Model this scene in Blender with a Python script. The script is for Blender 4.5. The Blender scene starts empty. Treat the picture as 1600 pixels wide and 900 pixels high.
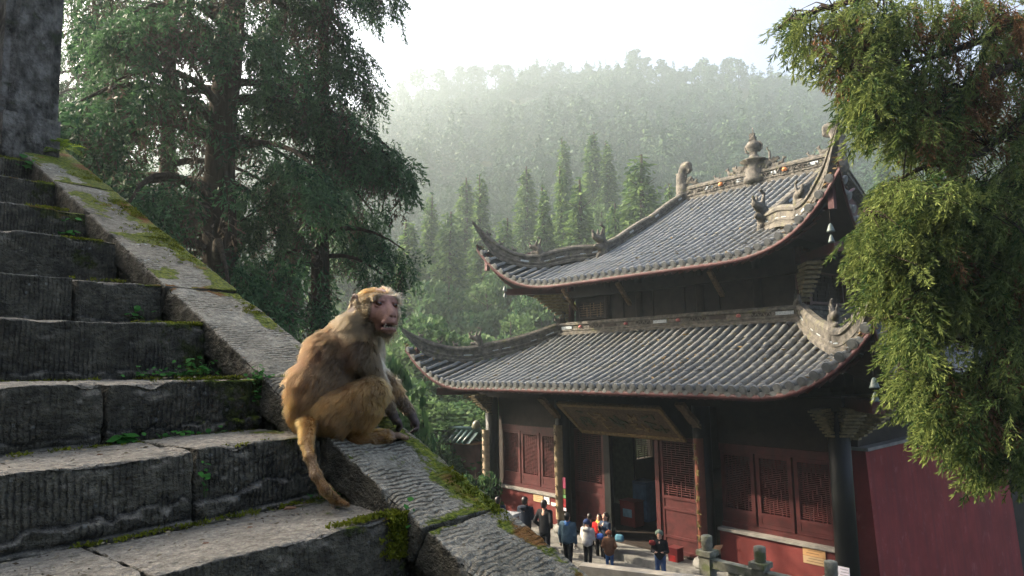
import bpy, math, random
import numpy as np
from mathutils import Vector, Matrix

random.seed(7)
rng = np.random.default_rng(11)
sc = bpy.context.scene
COL = sc.collection

# ------------------------------------------------------------------ camera
CAM = np.array([0.0, 0.0, 5.9])
RM = np.array([[0.7581, -0.0542, -0.6498], [-0.6518, -0.0931, -0.7527], [-0.0197, 0.9942, -0.1059]])
FPX = 1067.0
cd = bpy.data.cameras.new('camera')
cam = bpy.data.objects.new('camera', cd)
COL.objects.link(cam)
m4 = Matrix([list(RM[0]) + [0], list(RM[1]) + [0], list(RM[2]) + [5.9], [0, 0, 0, 1]])
cam.matrix_world = m4
cd.sensor_width = 36.0
cd.lens = FPX / 1600 * 36
cd.clip_start = 0.05
cd.clip_end = 3000
sc.camera = cam

# ------------------------------------------------------------------ sky, sun, exposure
SUN_EL = math.radians(31)
SUN_AZ = math.radians(122)             # angle from +X towards +Y
w = bpy.data.worlds.new('World')
sc.world = w
w.use_nodes = True
wn = w.node_tree.nodes
bg = wn['Background']
sky = wn.new('ShaderNodeTexSky')
sky.sky_type = 'NISHITA'
sky.sun_disc = False
sky.sun_elevation = SUN_EL
sky.sun_rotation = math.radians(90) - SUN_AZ
sky.air_density = 0.5
sky.dust_density = 7.0
sky.ozone_density = 0.0
w.node_tree.links.new(sky.outputs[0], bg.inputs[0])
bg.inputs[1].default_value = 0.15

sd = bpy.data.lights.new('sun', 'SUN')
sun = bpy.data.objects.new('sun', sd)
COL.objects.link(sun)
sd.energy = 4.2
sd.angle = math.radians(0.6)
sd.color = (1.0, 0.85, 0.63)
sdir = Vector((math.cos(SUN_EL) * math.cos(SUN_AZ), math.cos(SUN_EL) * math.sin(SUN_AZ), math.sin(SUN_EL)))
sun.rotation_euler = sdir.to_track_quat('Z', 'Y').to_euler()
sun.location = (0, 0, 60)

sc.view_settings.view_transform = 'Standard'
sc.view_settings.look = 'None'
sc.view_settings.gamma = 1
sc.view_settings.exposure = 2.7
sc.cycles.volume_bounces = 2
sc.cycles.max_bounces = 6
sc.cycles.diffuse_bounces = 3
sc.cycles.transparent_max_bounces = 4
sc.cycles.use_denoising = True

# ------------------------------------------------------------------ frames
R_AX = np.array([0.7581, -0.6518, 0.0]); R_AX /= np.linalg.norm(R_AX)     # horizontal right of the view
F_AX = np.array([0.6518, 0.7581, 0.0]); F_AX /= np.linalg.norm(F_AX)      # horizontal forward

def at(px, py, d):
    """photo pixel and depth along the view -> world point"""
    v = RM @ np.array([(px - 800) / FPX, -(py - 450) / FPX, -1.0])
    return CAM + v * d

def onz(px, py, z):
    v = RM @ np.array([(px - 800) / FPX, -(py - 450) / FPX, -1.0])
    return CAM + v * ((z - CAM[2]) / v[2])

STAIR_ROT = math.radians(10.14)
SX = np.array([math.cos(STAIR_ROT), math.sin(STAIR_ROT), 0.0])
SY = np.array([-math.sin(STAIR_ROT), math.cos(STAIR_ROT), 0.0])

def st(xs, ys, z):
    return SX * xs + SY * ys + np.array([0, 0, z])

# ------------------------------------------------------------------ helpers
def tag(o, label=None, cat=None, group=None, kind=None):
    if label: o['label'] = label
    if cat: o['category'] = cat
    if group: o['group'] = group
    if kind: o['kind'] = kind
    return o

def link(o, parent=None):
    COL.objects.link(o)
    if parent is not None: o.parent = parent
    return o

def empty(name, loc=(0, 0, 0), rz=0.0, parent=None):
    o = bpy.data.objects.new(name, None)
    o.location = loc
    o.rotation_euler = (0, 0, rz)
    o.empty_display_size = 0.1
    return link(o, parent)

def np_mesh(name, V, F, mats=None, smooth=False, mi=None):
    V = np.ascontiguousarray(V, dtype=np.float32)
    F = np.ascontiguousarray(F, dtype=np.int32)
    k = F.shape[1]
    me = bpy.data.meshes.new(name)
    me.vertices.add(len(V)); me.vertices.foreach_set('co', V.ravel())
    me.loops.add(F.size); me.loops.foreach_set('vertex_index', F.ravel())
    me.polygons.add(len(F)); me.polygons.foreach_set('loop_start', np.arange(0, F.size, k, dtype=np.int32))
    if mats:
        for m in (mats if isinstance(mats, (list, tuple)) else [mats]): me.materials.append(m)
    if mi is not None: me.polygons.foreach_set('material_index', np.asarray(mi, dtype=np.int32))
    me.update(calc_edges=True)
    me.validate()
    if smooth: me.polygons.foreach_set('use_smooth', np.ones(len(me.polygons), dtype=bool))
    return me

def mobj(name, me, parent=None, loc=None):
    o = bpy.data.objects.new(name, me)
    if loc is not None: o.location = loc
    return link(o, parent)

class MB:
    """collects polygons, then links them as one mesh"""
    def __init__(self):
        self.v = []; self.f = []; self.s = []
    def add(self, V, F, smooth=False):
        b = len(self.v)
        self.v += [tuple(map(float, p)) for p in V]
        self.f += [tuple(int(i) + b for i in q) for q in F]
        self.s += [smooth] * len(F)
    def box(self, c, s, rz=0.0, M=None):
        hx, hy, hz = s[0] / 2, s[1] / 2, s[2] / 2
        P = np.array([[x, y, z] for x in (-hx, hx) for y in (-hy, hy) for z in (-hz, hz)], float)
        if M is not None: P = P @ np.asarray(M, float).T
        elif rz:
            a, b = math.cos(rz), math.sin(rz)
            P = P @ np.array([[a, b, 0], [-b, a, 0], [0, 0, 1]])
        P = P + np.asarray(c, float)
        self.add(P, [(0, 1, 3, 2), (4, 6, 7, 5), (0, 4, 5, 1), (2, 3, 7, 6), (0, 2, 6, 4), (1, 5, 7, 3)])
    def boxx(self, x0, x1, y0, y1, z0, z1):
        self.box(((x0 + x1) / 2, (y0 + y1) / 2, (z0 + z1) / 2), (x1 - x0, y1 - y0, z1 - z0))
    def tube(self, pts, rad, n=8, caps=True, smooth=True):
        pts = [np.asarray(p, float) for p in pts]
        m = len(pts)
        if not hasattr(rad, '__len__'): rad = [rad] * m
        rings = []; up0 = None
        for i in range(m):
            t = pts[min(i + 1, m - 1)] - pts[max(i - 1, 0)]
            t /= (np.linalg.norm(t) + 1e-9)
            if up0 is None:
                up0 = np.array([0, 0, 1.0]) if abs(t[2]) < 0.9 else np.array([1.0, 0, 0])
            a = np.cross(t, up0); a /= (np.linalg.norm(a) + 1e-9)
            b = np.cross(a, t); up0 = b
            for k in range(n):
                th = 2 * math.pi * k / n
                rings.append(pts[i] + rad[i] * (math.cos(th) * a + math.sin(th) * b))
        F = []
        for i in range(m - 1):
            for k in range(n):
                k2 = (k + 1) % n
                F.append((i * n + k, i * n + k2, (i + 1) * n + k2, (i + 1) * n + k))
        if caps:
            F.append(tuple(range(n - 1, -1, -1))); F.append(tuple(range((m - 1) * n, m * n)))
        self.add(rings, F, smooth)
    def lathe(self, c, prof, n=12):
        V = []; F = []
        for (r, z) in prof:
            for k in range(n):
                th = 2 * math.pi * k / n
                V.append((c[0] + r * math.cos(th), c[1] + r * math.sin(th), c[2] + z))
        for i in range(len(prof) - 1):
            for k in range(n):
                k2 = (k + 1) % n
                F.append((i * n + k, i * n + k2, (i + 1) * n + k2, (i + 1) * n + k))
        F.append(tuple(range(n - 1, -1, -1))); F.append(tuple(range((len(prof) - 1) * n, len(prof) * n)))
        self.add(V, F, True)
    def sweep(self, path, prof, side):
        """profile (u along side, v up) along a path; side = one horizontal vector"""
        side = np.asarray(side, float); n = len(prof); V = []; F = []
        for p in path:
            for (u, v) in prof: V.append(np.asarray(p, float) + side * u + np.array([0, 0, v]))
        for i in range(len(path) - 1):
            for k in range(n):
                k2 = (k + 1) % n
                F.append((i * n + k, i * n + k2, (i + 1) * n + k2, (i + 1) * n + k))
        F.append(tuple(range(n - 1, -1, -1))); F.append(tuple(range((len(path) - 1) * n, len(path) * n)))
        self.add(V, F)
    def build(self, name, mat, parent=None, loc=None, rz=None):
        me = bpy.data.meshes.new(name)
        me.from_pydata(self.v, [], self.f)
        me.materials.append(mat)
        me.polygons.foreach_set('use_smooth', np.array(self.s, dtype=bool))
        me.update()
        o = mobj(name, me, parent, loc)
        if rz is not None: o.rotation_euler = (0, 0, rz)
        return o

# ---- numpy noise
def _h(ix, iy, iz, seed):
    n = (ix * 374761393 + iy * 668265263 + iz * 2147483647 % 1000003 * 69069 + seed * 974634777) & 0xFFFFFFFF
    n = ((n ^ (n >> 13)) * 1274126177) & 0xFFFFFFFF
    n = n ^ (n >> 16)
    return (n & 0xFFFF) / 65535.0

def vnoise(P, scale=1.0, seed=0):
    """value noise in -1..1 for (n,3) points"""
    Q = np.asarray(P, float) * scale
    I = np.floor(Q).astype(np.int64); Fr = Q - I
    Fr = Fr * Fr * (3 - 2 * Fr)
    out = 0
    for dx in (0, 1):
        wx = Fr[:, 0] if dx else 1 - Fr[:, 0]
        for dy in (0, 1):
            wy = Fr[:, 1] if dy else 1 - Fr[:, 1]
            for dz in (0, 1):
                wz = Fr[:, 2] if dz else 1 - Fr[:, 2]
                out = out + wx * wy * wz * _h(I[:, 0] + dx, I[:, 1] + dy, I[:, 2] + dz, seed)
    return out * 2 - 1

def fbm(P, scale=1.0, seed=0, oct=3):
    s = 0; a = 1.0; t = 0
    for k in range(oct):
        s = s + a * vnoise(P, scale * 2 ** k, seed + 17 * k); t += a; a *= 0.5
    return s / t

def sstep(a, b, x):
    t = np.clip((x - a) / (b - a), 0, 1)
    return t * t * (3 - 2 * t)

# ------------------------------------------------------------------ materials
class NT:
    def __init__(self, name, rough=0.8, spec=0.3):
        self.m = bpy.data.materials.new(name); self.m.use_nodes = True
        self.t = self.m.node_tree; self.n = self.t.nodes; self.l = self.t.links
        self.b = self.n['Principled BSDF']
        self.b.inputs['Roughness'].default_value = rough
        self.b.inputs['Specular IOR Level'].default_value = spec
        self.co = self.n.new('ShaderNodeTexCoord')
    def vec(self, which='Object', scale=(1, 1, 1), rot=(0, 0, 0)):
        mp = self.n.new('ShaderNodeMapping'); mp.inputs['Scale'].default_value = scale
        mp.inputs['Rotation'].default_value = rot
        self.l.new(self.co.outputs[which], mp.inputs['Vector']); return mp.outputs[0]
    def noise(self, scale, detail=4, rough=0.55, vec=None, dist=0.0):
        x = self.n.new('ShaderNodeTexNoise'); x.inputs['Scale'].default_value = scale
        x.inputs['Detail'].default_value = detail; x.inputs['Roughness'].default_value = rough
        x.inputs['Distortion'].default_value = dist
        self.l.new(vec if vec is not None else self.co.outputs['Object'], x.inputs['Vector']); return x.outputs['Fac']
    def voro(self, scale, vec=None, feat='F1', rnd=1.0):
        x = self.n.new('ShaderNodeTexVoronoi'); x.inputs['Scale'].default_value = scale; x.feature = feat; x.inputs['Randomness'].default_value = rnd
        self.l.new(vec if vec is not None else self.co.outputs['Object'], x.inputs['Vector']); return x.outputs['Distance']
    def ramp(self, fac, stops):
        x = self.n.new('ShaderNodeValToRGB'); e = x.color_ramp.elements
        while len(e) > 1: e.remove(e[-1])
        for i, (p, c) in enumerate(stops):
            q = e[0] if i == 0 else e.new(p)
            q.position = p; q.color = (c, c, c, 1) if not hasattr(c, '__len__') else (*c[:3], 1)
        self.l.new(fac, x.inputs[0]); return x.outputs[0]
    def mix(self, fac, a, b, mode='MIX'):
        x = self.n.new('ShaderNodeMix'); x.data_type = 'RGBA'; x.blend_type = mode
        for s, v in ((x.inputs[0], fac), (x.inputs[6], a), (x.inputs[7], b)):
            if hasattr(v, 'is_output'): self.l.new(v, s)
            elif hasattr(v, '__len__'): s.default_value = (*v[:3], 1)
            else: s.default_value = v if s == x.inputs[0] else (v, v, v, 1)
        return x.outputs[2]
    def math(self, op, a, b=0.0):
        x = self.n.new('ShaderNodeMath'); x.operation = op
        for s, v in ((x.inputs[0], a), (x.inputs[1], b)):
            if hasattr(v, 'is_output'): self.l.new(v, s)
            else: s.default_value = v
        return x.outputs[0]
    def attr(self, name, what='Fac'):
        x = self.n.new('ShaderNodeAttribute'); x.attribute_name = name; return x.outputs[what]
    def vadd(self, v, fac, amt):
        """coordinates pushed about by a noise value"""
        s = self.n.new('ShaderNodeVectorMath'); s.operation = 'SCALE'; s.inputs['Scale'].default_value = amt
        self.l.new(fac, s.inputs[0]); a = self.n.new('ShaderNodeVectorMath'); a.operation = 'ADD'
        self.l.new(v, a.inputs[0]); self.l.new(s.outputs[0], a.inputs[1]); return a.outputs[0]
    def noisecol(self, scale, detail=3):
        x = self.n.new('ShaderNodeTexNoise'); x.inputs['Scale'].default_value = scale; x.inputs['Detail'].default_value = detail
        self.l.new(self.co.outputs['Object'], x.inputs['Vector']); return x.outputs['Color']
    def rand(self):
        x = self.n.new('ShaderNodeObjectInfo'); return x.outputs['Random']
    def sep(self, out, k):
        x = self.n.new('ShaderNodeSeparateXYZ'); self.l.new(out, x.inputs[0]); return x.outputs[k]
    def nrm(self):
        x = self.n.new('ShaderNodeNewGeometry'); return x.outputs['Normal']
    def color(self, out): 
        if hasattr(out, 'is_output'): self.l.new(out, self.b.inputs['Base Color'])
        else: self.b.inputs['Base Color'].default_value = (*out, 1)
    def rough(self, out): self.l.new(out, self.b.inputs['Roughness'])
    def bump(self, h, strength=0.4, dist=0.01):
        x = self.n.new('ShaderNodeBump'); x.inputs['Strength'].default_value = strength
        x.inputs['Distance'].default_value = dist
        self.l.new(h, x.inputs['Height']); self.l.new(x.outputs[0], self.b.inputs['Normal'])

def plain(name, col, rough=0.7, spec=0.3, var=0.25, scale=6.0, bump=0.0, metal=0.0):
    """one base colour broken up by soft noise of its own"""
    t = NT(name, rough, spec)
    n = t.noise(scale, 5)
    lo = [c * (1 - var) for c in col]; hi = [min(1, c * (1 + var)) for c in col]
    t.color(t.ramp(n, [(0.3, lo), (0.7, hi)]))
    if bump: t.bump(t.noise(scale * 5, 4), bump, 0.01)
    t.b.inputs['Metallic'].default_value = metal
    return t.m

def leafmat(name, c1, c2, trans=0.35, scale=1.2, rough=0.55):
    """foliage: two tints by a per-leaf value, a share of light let through"""
    t = NT(name, rough, 0.06)
    f = t.attr('tint')
    c = t.ramp(f, [(0.0, c1), (1.0, c2)])
    t.color(c)
    tr = t.n.new('ShaderNodeBsdfTranslucent'); t.l.new(c, tr.inputs['Color'])
    mx = t.n.new('ShaderNodeMixShader'); mx.inputs[0].default_value = trans
    out = t.n['Material Output']
    t.l.new(t.b.outputs[0], mx.inputs[1]); t.l.new(tr.outputs[0], mx.inputs[2]); t.l.new(mx.outputs[0], out.inputs['Surface'])
    return t.m

def set_tint(me, vals):
    a = me.attributes.new('tint', 'FLOAT', 'FACE')
    a.data.foreach_set('value', np.asarray(vals, dtype=np.float32))
# ================================================================== ground, hill and haze
T_PX = [-900, -400, 0, 150, 400, 550, 650, 800, 930, 1060, 1290, 1500, 2000, 2600]
T_EL = [.20, .23, .27, .30, .36, .398, .420, .442, .452, .447, .425, .40, .35, .28]

def ground_z(x, y):
    x = np.asarray(x, float); y = np.asarray(y, float)
    a = x * F_AX[0] + y * F_AX[1]; b = x * R_AX[0] + y * R_AX[1]
    xs = x * SX[0] + y * SX[1]; ys = x * SY[0] + y * SY[1]
    zs = np.clip(5.9 - 1.19 + 0.5 * ys - 0.95, 0, 6.6)
    wid = 5.0 + np.clip(ys - 2, 0, 14) * 0.62
    bank = zs * (1 - sstep(1.9, 1.9 + wid, xs))
    P = np.stack([x, y, np.zeros_like(x)], -1).reshape(-1, 3)
    n1 = fbm(P, 1 / 22.0, 3, 3).reshape(x.shape)
    n2 = fbm(P, 1 / 3.0, 9, 2).reshape(x.shape)
    pe = 800 + FPX * b / np.maximum(a, 30)
    hm = 5.9 + 310 * np.interp(pe, T_PX, T_EL) - 10.0
    s = np.clip((a - 58) / 252, 0, 1.0)
    hill = hm * s ** 1.12 * (1 - 0.3 * sstep(318, 425, a))
    h = np.maximum(bank, hill) - 3.2 * sstep(15.0, 16.2, x) * sstep(8.4, 7.4, y) * sstep(46, 40, a)
    back = np.clip(5.9 - 1.19 + 0.5 * ys - 0.95, -1, 9) + 0.6 * np.clip(-2.2 - xs, 0, 30)   # stair slope, raised unseen behind the steps to shade them
    h = np.where(xs < -0.9, np.maximum(h * (xs > -1.6), np.minimum(back, 22)), h)
    return h + n1 * np.clip((a - 46) / 40, 0, 4.0) + n2 * 0.25 * np.clip(bank, 0, 1) * (xs > 2.0)

aa = np.concatenate([np.linspace(-60, -16, 18), np.linspace(-15, 45, 96), np.linspace(48, 330, 100), np.linspace(340, 430, 10)])
bb = np.concatenate([np.linspace(-330, -40, 34), np.linspace(-38, 38, 116), np.linspace(42, 330, 34)])
A, B = np.meshgrid(aa, bb, indexing='ij')
GX = A * F_AX[0] + B * R_AX[0]; GY = A * F_AX[1] + B * R_AX[1]
GZ = ground_z(GX, GY)
V = np.stack([GX, GY, GZ], -1).reshape(-1, 3)
ni, nj = A.shape
I = np.arange(ni * nj).reshape(ni, nj)
F = np.stack([I[:-1, :-1], I[:-1, 1:], I[1:, 1:], I[1:, :-1]], -1).reshape(-1, 4)[:, ::-1]
t = NT('forest_floor', 0.95, 0.1)
n = t.noise(0.6, 6)
t.color(t.ramp(n, [(0.3, (0.02, 0.022, 0.012)), (0.55, (0.045, 0.055, 0.02)), (0.75, (0.07, 0.05, 0.03))]))
t.bump(t.noise(4, 5), 0.6, 0.05)
ground = mobj('ground', np_mesh('ground', V, F, t.m, smooth=True))
tag(ground, 'leaf littered forest floor rising into the wooded hill', kind='structure')

# courtyard paving
t = NT('courtyard_stone', 0.75, 0.3)
n = t.noise(1.5, 6)
t.color(t.ramp(n, [(0.3, (0.085, 0.085, 0.08)), (0.7, (0.145, 0.14, 0.13))]))
t.bump(t.noise(30, 4), 0.3, 0.01)
M_COURT = t.m
mb = MB()
mb.boxx(9.2, 15.2, -8, 28, -0.2, 0.004)
court = mb.build('courtyard_pavement', MB and plain('courtyard_joint', (0.05, 0.052, 0.045), 0.9), None)
tag(court, 'grey stone courtyard paving in front of the hall', kind='structure')
slab_me = []
for k in range(4):
    s = MB(); s.boxx(-0.59, 0.59, -0.44, 0.44, -0.02, 0.012 + 0.003 * k); slab_me.append(s)
protos = [s.build('paving_slab', M_COURT, court, (0, 0, 0)) for s in slab_me]
k = 0
for i in range(5):
    for j in range(34):
        x = 9.8 + i * 1.2; y = 2.0 + j * 0.9 + (0.45 if i % 2 else 0)
        if y > 27: continue
        if k < 4: o = protos[k]
        else:
            o = protos[rng.integers(4)].copy(); link(o, court)
        o.location = (x, y, 0.0); k += 1

# ---------------------------------------------------------------- leaf cloud generators: quads (n,4,3) and a tint per quad
def leaf_quads(C, D, L, W, r):
    """centres, long directions, lengths, widths -> quads"""
    N = r.normal(size=C.shape); S = np.cross(D, N); S /= np.linalg.norm(S, axis=1, keepdims=True) + 1e-9
    a = D * (L * 0.5)[:, None]; s = S * (W * 0.5)[:, None]
    return np.stack([C - a, C + s - a * 0.1, C + a, C - s - a * 0.1], 1)

def unit(v): return v / (np.linalg.norm(v, axis=-1, keepdims=True) + 1e-9)

def conifer(h, r, n, leaf, seed, tiers=13, base=0.08, power=0.85):
    g = np.random.default_rng(seed)
    t = base + (1 - base) * (1 - np.sqrt(1 - g.random(n) * 0.995)) ** 0.9
    ti = np.floor(t * tiers); fr = t * tiers - ti
    th = g.random(n) * 2 * np.pi
    off = _h(ti.astype(int), (np.floor((th + ti) * 1.6)).astype(int), np.zeros(n, int), seed)
    rad = r * ((1 - t) ** power * 0.93 + 0.03) * (0.62 + 0.5 * (1 - fr)) * (0.6 + 0.55 * off)
    q = np.sqrt(0.12 + 0.88 * g.random(n))
    z = h * (t - 0.10 * q * (1 - t)) + g.normal(size=n) * 0.012 * h
    C = np.stack([np.cos(th) * rad * q, np.sin(th) * rad * q, z], 1)
    C[:, :2] += g.normal(size=(n, 2)) * 0.03 * r
    D = np.stack([np.cos(th), np.sin(th), -0.35 - 0.3 * q], 1) + g.normal(size=(n, 3)) * 0.45
    Q = leaf_quads(C, unit(D), leaf * (0.7 + 0.6 * g.random(n)), leaf * 0.42 * (0.7 + 0.6 * g.random(n)), g)
    tint = np.clip(0.25 + 0.5 * off + 0.25 * g.normal(size=n), 0, 1)
    return Q, tint

def broadleaf(h, r, n, leaf, seed, blobs=26, z0=0.3, flat=1.0):
    g = np.random.default_rng(seed)
    bc = unit(g.normal(size=(blobs, 3))) * (0.35 + 0.6 * g.random((blobs, 1)) ** 0.6)
    bc[:, 2] = np.abs(bc[:, 2]) * 1.1 - 0.25
    bc = bc * np.array([r * 0.8, r * 0.8, h * (1 - z0) * 0.62]) + np.array([0, 0, h * z0 + h * 0.12])
    br = r * (0.2 + 0.24 * g.random(blobs)); bt = g.random(blobs)
    k = g.integers(blobs, size=n)
    u = unit(g.normal(size=(n, 3))); u[:, 2] = np.where(u[:, 2] < -0.35, -u[:, 2], u[:, 2])
    C = bc[k] + u * (br[k] * (0.72 + 0.33 * g.random(n)))[:, None] * np.array([1, 1, 0.75 * flat])
    D = unit(u * 0.5 + g.normal(size=(n, 3)))
    Q = leaf_quads(C, D, leaf * (0.7 + 0.6 * g.random(n)), leaf * 0.62 * (0.7 + 0.6 * g.random(n)), g)
    return Q, np.clip(0.2 + 0.55 * bt[k] + 0.2 * g.normal(size=n), 0, 1)

def hillpine(h, r, n, leaf, seed):
    """old ridge pine: a few flat layered pads on a bare stem"""
    g = np.random.default_rng(seed)
    m = 7
    zc = h * (0.5 + 0.47 * (np.arange(m) + g.random(m) * 0.6) / m)
    th = g.random(m) * 6.28; ro = r * 0.45 * g.random(m)
    k = g.integers(m, size=n); pr = r * (0.75 - 0.4 * (k / m)) 
    a = g.random(n) * 6.28; q = np.sqrt(g.random(n))
    C = np.stack([np.cos(th[k]) * ro[k] + np.cos(a) * q * pr, np.sin(th[k]) * ro[k] + np.sin(a) * q * pr,
                  zc[k] + h * 0.045 * g.normal(size=n) * (1 - 0.6 * q)], 1)
    Q = leaf_quads(C, unit(g.normal(size=(n, 3)) * np.array([1, 1, 0.5])), leaf * (0.7 + 0.6 * g.random(n)), leaf * 0.55 * np.ones(n), g)
    return Q, np.clip(0.4 + 0.25 * g.normal(size=n), 0, 1)

def cloud_mesh(name, Q, tint, mat):
    n = len(Q)
    me = np_mesh(name, Q.reshape(-1, 3), np.arange(n * 4).reshape(n, 4), mat)
    set_tint(me, tint)
    return me

M_CONIF = leafmat('conifer_needles', (0.020, 0.055, 0.022), (0.105, 0.165, 0.045), 0.38)
M_BROAD = leafmat('broad_leaves', (0.022, 0.062, 0.026), (0.095, 0.155, 0.055), 0.38)
M_YELLOW = leafmat('yellowing_leaves', (0.12, 0.14, 0.025), (0.30, 0.26, 0.05), 0.45)
M_FOREST = leafmat('hill_forest_leaves', (0.014, 0.045, 0.022), (0.058, 0.094, 0.042), 0.05)
t = NT('bark', 0.95, 0.1)
v = t.vec('Object', (9, 9, 1.2))
n = t.noise(1.6, 6, 0.65, v)
t.color(t.ramp(n, [(0.3, (0.014, 0.011, 0.008)), (0.6, (0.045, 0.034, 0.025)), (0.8, (0.08, 0.062, 0.048))]))
t.bump(n, 0.9, 0.04)
M_BARK = t.m

# ---------------------------------------------------------------- the far wood: one mass
def scatter_forest():
    g = np.random.default_rng(5)
    protos = []
    for k in range(3): protos.append(conifer(13, 3.4, 330, 1.0, 50 + k, tiers=8))
    for k in range(4): protos.append(broadleaf(10, 4.6, 360, 0.95, 60 + k, blobs=14, z0=0.15))
    for k in range(3): protos.append(conifer(12, 3.1, 1300, 0.5, 80 + k, tiers=12))
    for k in range(4): protos.append(broadleaf(8, 3.6, 1300, 0.45, 90 + k, blobs=24, z0=0.1))
    QS = []; TS = []
    tries = 0; pts = []
    while len(pts) < 2700 and tries < 40000:
        tries += 1
        a = 140 + 180 * g.random() ** .9; b = (g.random() * 2 - 1) * 1.0 * a
        if b > 0.95 * a or b < -0.92 * a: continue
        pts.append((a, b))
    for _ in range(560):
        a = 80 + 68 * g.random(); b = (g.random() * 2 - 1) * .85 * a; pts.append((a, b))
    for (a, b) in pts:
        x = a * F_AX[0] + b * R_AX[0]; y = a * F_AX[1] + b * R_AX[1]
        z = float(ground_z(np.array([x]), np.array([y]))[0])
        nz = vnoise(np.array([[a, b, 0.0]]), 1 / 26.0, 77)[0]
        k = g.integers(3) if g.random() < (0.34 + 0.5 * nz) else 3 + g.integers(4)
        if a < 149: k = 7 + k
        Q, T = protos[k]
        s = 0.75 + 0.5 * g.random(); th = g.random() * 6.28
        c, sn = math.cos(th), math.sin(th)
        Rz = np.array([[c, -sn, 0], [sn, c, 0], [0, 0, 1]])
        QS.append((Q.reshape(-1, 3) @ Rz.T * s + np.array([x, y, z - 0.4])).reshape(-1, 4, 3))
        TS.append(np.clip(T * 0.45 + 0.42 * g.random() + 0.02 + 0.22 * nz, 0, 1))
    me = cloud_mesh('hillside_forest', np.concatenate(QS), np.concatenate(TS), M_FOREST)
    o = mobj('hillside_forest', me)
    tag(o, 'hazy mixed forest covering the far hillside', kind='stuff')
scatter_forest()

# unseen wood added behind the steps to keep sun and sky light off
def back_wood():
    g = np.random.default_rng(15)
    protos = [conifer(12, 3.0, 900, 0.6, 180 + k, tiers=11) for k in range(2)] + [broadleaf(9, 3.6, 900, 0.6, 190 + k, blobs=22, z0=0.1) for k in range(2)]
    QS = []; TS = []
    for i in range(115):
        xs = -5.5 - 27 * g.random(); ys = -22 + 62 * g.random()
        x, y = (SX * xs + SY * ys)[:2]; z = float(ground_z(np.array([x]), np.array([y]))[0])
        if -FPX * 0.0 + (x * F_AX[0] + y * F_AX[1]) > 0 and 800 + FPX * (x * R_AX[0] + y * R_AX[1]) / (x * F_AX[0] + y * F_AX[1]) > -260: continue
        Q, T = protos[g.integers(4)]; s = 0.8 + 0.5 * g.random(); th = g.random() * 6.28; c, sn = math.cos(th), math.sin(th)
        QS.append((Q.reshape(-1, 3) @ np.array([[c, -sn, 0], [sn, c, 0], [0, 0, 1]]).T * s + np.array([x, y, z - 0.4])).reshape(-1, 4, 3)); TS.append(T)
    o = mobj('shade_wood', cloud_mesh('shade_wood', np.concatenate(QS), np.concatenate(TS), M_FOREST))
    tag(o, 'unseen wood added on the slope behind the steps for shade', kind='stuff')
back_wood()

# ---------------------------------------------------------------- single trees: a thing with trunk and crown
def trunk_mesh(name, h, r0, limbs, seed, lean=0.02, reach=0.28):
    g = np.random.default_rng(seed); mb = MB()
    n = 8; pts = []; x = y = 0
    for i in range(n + 1):
        pts.append((x, y, h * i / n)); x += g.normal() * lean * h / n; y += g.normal() * lean * h / n
    mb.tube(pts, [r0 * (1.25 if i == 0 else 1.0) * (1 - 0.9 * i / n) + 0.02 for i in range(n + 1)], 8)
    for _ in range(limbs):
        k = g.integers(2, n); p = np.array(pts[k]); a = g.random() * 6.28
        L = h * reach * (1 - 0.6 * k / n)
        d = np.array([math.cos(a), math.sin(a), 0.5 + 0.3 * g.random()])
        mb.tube([p, p + d * L * 0.5, p + d * L + np.array([0, 0, 0.1 * L])], [r0 * 0.3 * (1 - k / n) + 0.02, r0 * 0.2 * (1 - k / n) + 0.015, 0.01], 5)
    me = bpy.data.meshes.new(name); me.from_pydata(mb.v, [], mb.f); me.materials.append(M_BARK)
    me.polygons.foreach_set('use_smooth', np.ones(len(me.polygons), dtype=bool)); me.update()
    return me

CROWN = {}; TRUNK = {}
for k, (h, r, n, lf) in enumerate([(15, 2.5, 8000, .36), (16, 2.3, 8000, .36), (13, 3.0, 8000, .36), (17, 3.4, 10500, .36)]):
    CROWN['c%d' % k] = cloud_mesh('crown', *conifer(h, r, n, lf, 200 + k, tiers=15 + 2 * k), M_CONIF); TRUNK['c%d' % k] = trunk_mesh('trunk', h * 0.96, 0.26, 10, 210 + k, 0.02, 0.08)
for k, (h, r, n, lf) in enumerate([(10, 4.0, 7500, .36), (8.5, 3.6, 7000, .34), (11, 3.8, 7500, .36)]):
    CROWN['b%d' % k] = cloud_mesh('crown', *broadleaf(h, r, n, lf, 220 + k, blobs=34), M_BROAD); TRUNK['b%d' % k] = trunk_mesh('trunk', h * 0.8, 0.2, 14, 230 + k, 0.05)
CROWN['y0'] = cloud_mesh('crown', *broadleaf(7, 2.6, 5000, .3, 240, blobs=30), M_YELLOW); TRUNK['y0'] = TRUNK['b1']
CROWN['s0'] = cloud_mesh('crown', *broadleaf(3.2, 2.2, 4200, .2, 250, blobs=26, z0=0.0), M_BROAD); TRUNK['s0'] = trunk_mesh('trunk', 2.2, 0.07, 10, 251, 0.08)
for k in range(3):
    CROWN['p%d' % k] = cloud_mesh('crown', *hillpine(10, 3.6, 520, .9, 260 + k), M_FOREST); TRUNK['p%d' % k] = trunk_mesh('trunk', 9.6, 0.22, 6, 263 + k, 0.04)
for k in range(2):
    CROWN['q%d' % k] = cloud_mesh('crown', *broadleaf(9, 3.6, 620, .85, 270 + k, blobs=15, z0=0.2), M_FOREST); TRUNK['q%d' % k] = TRUNK['p0']

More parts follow.
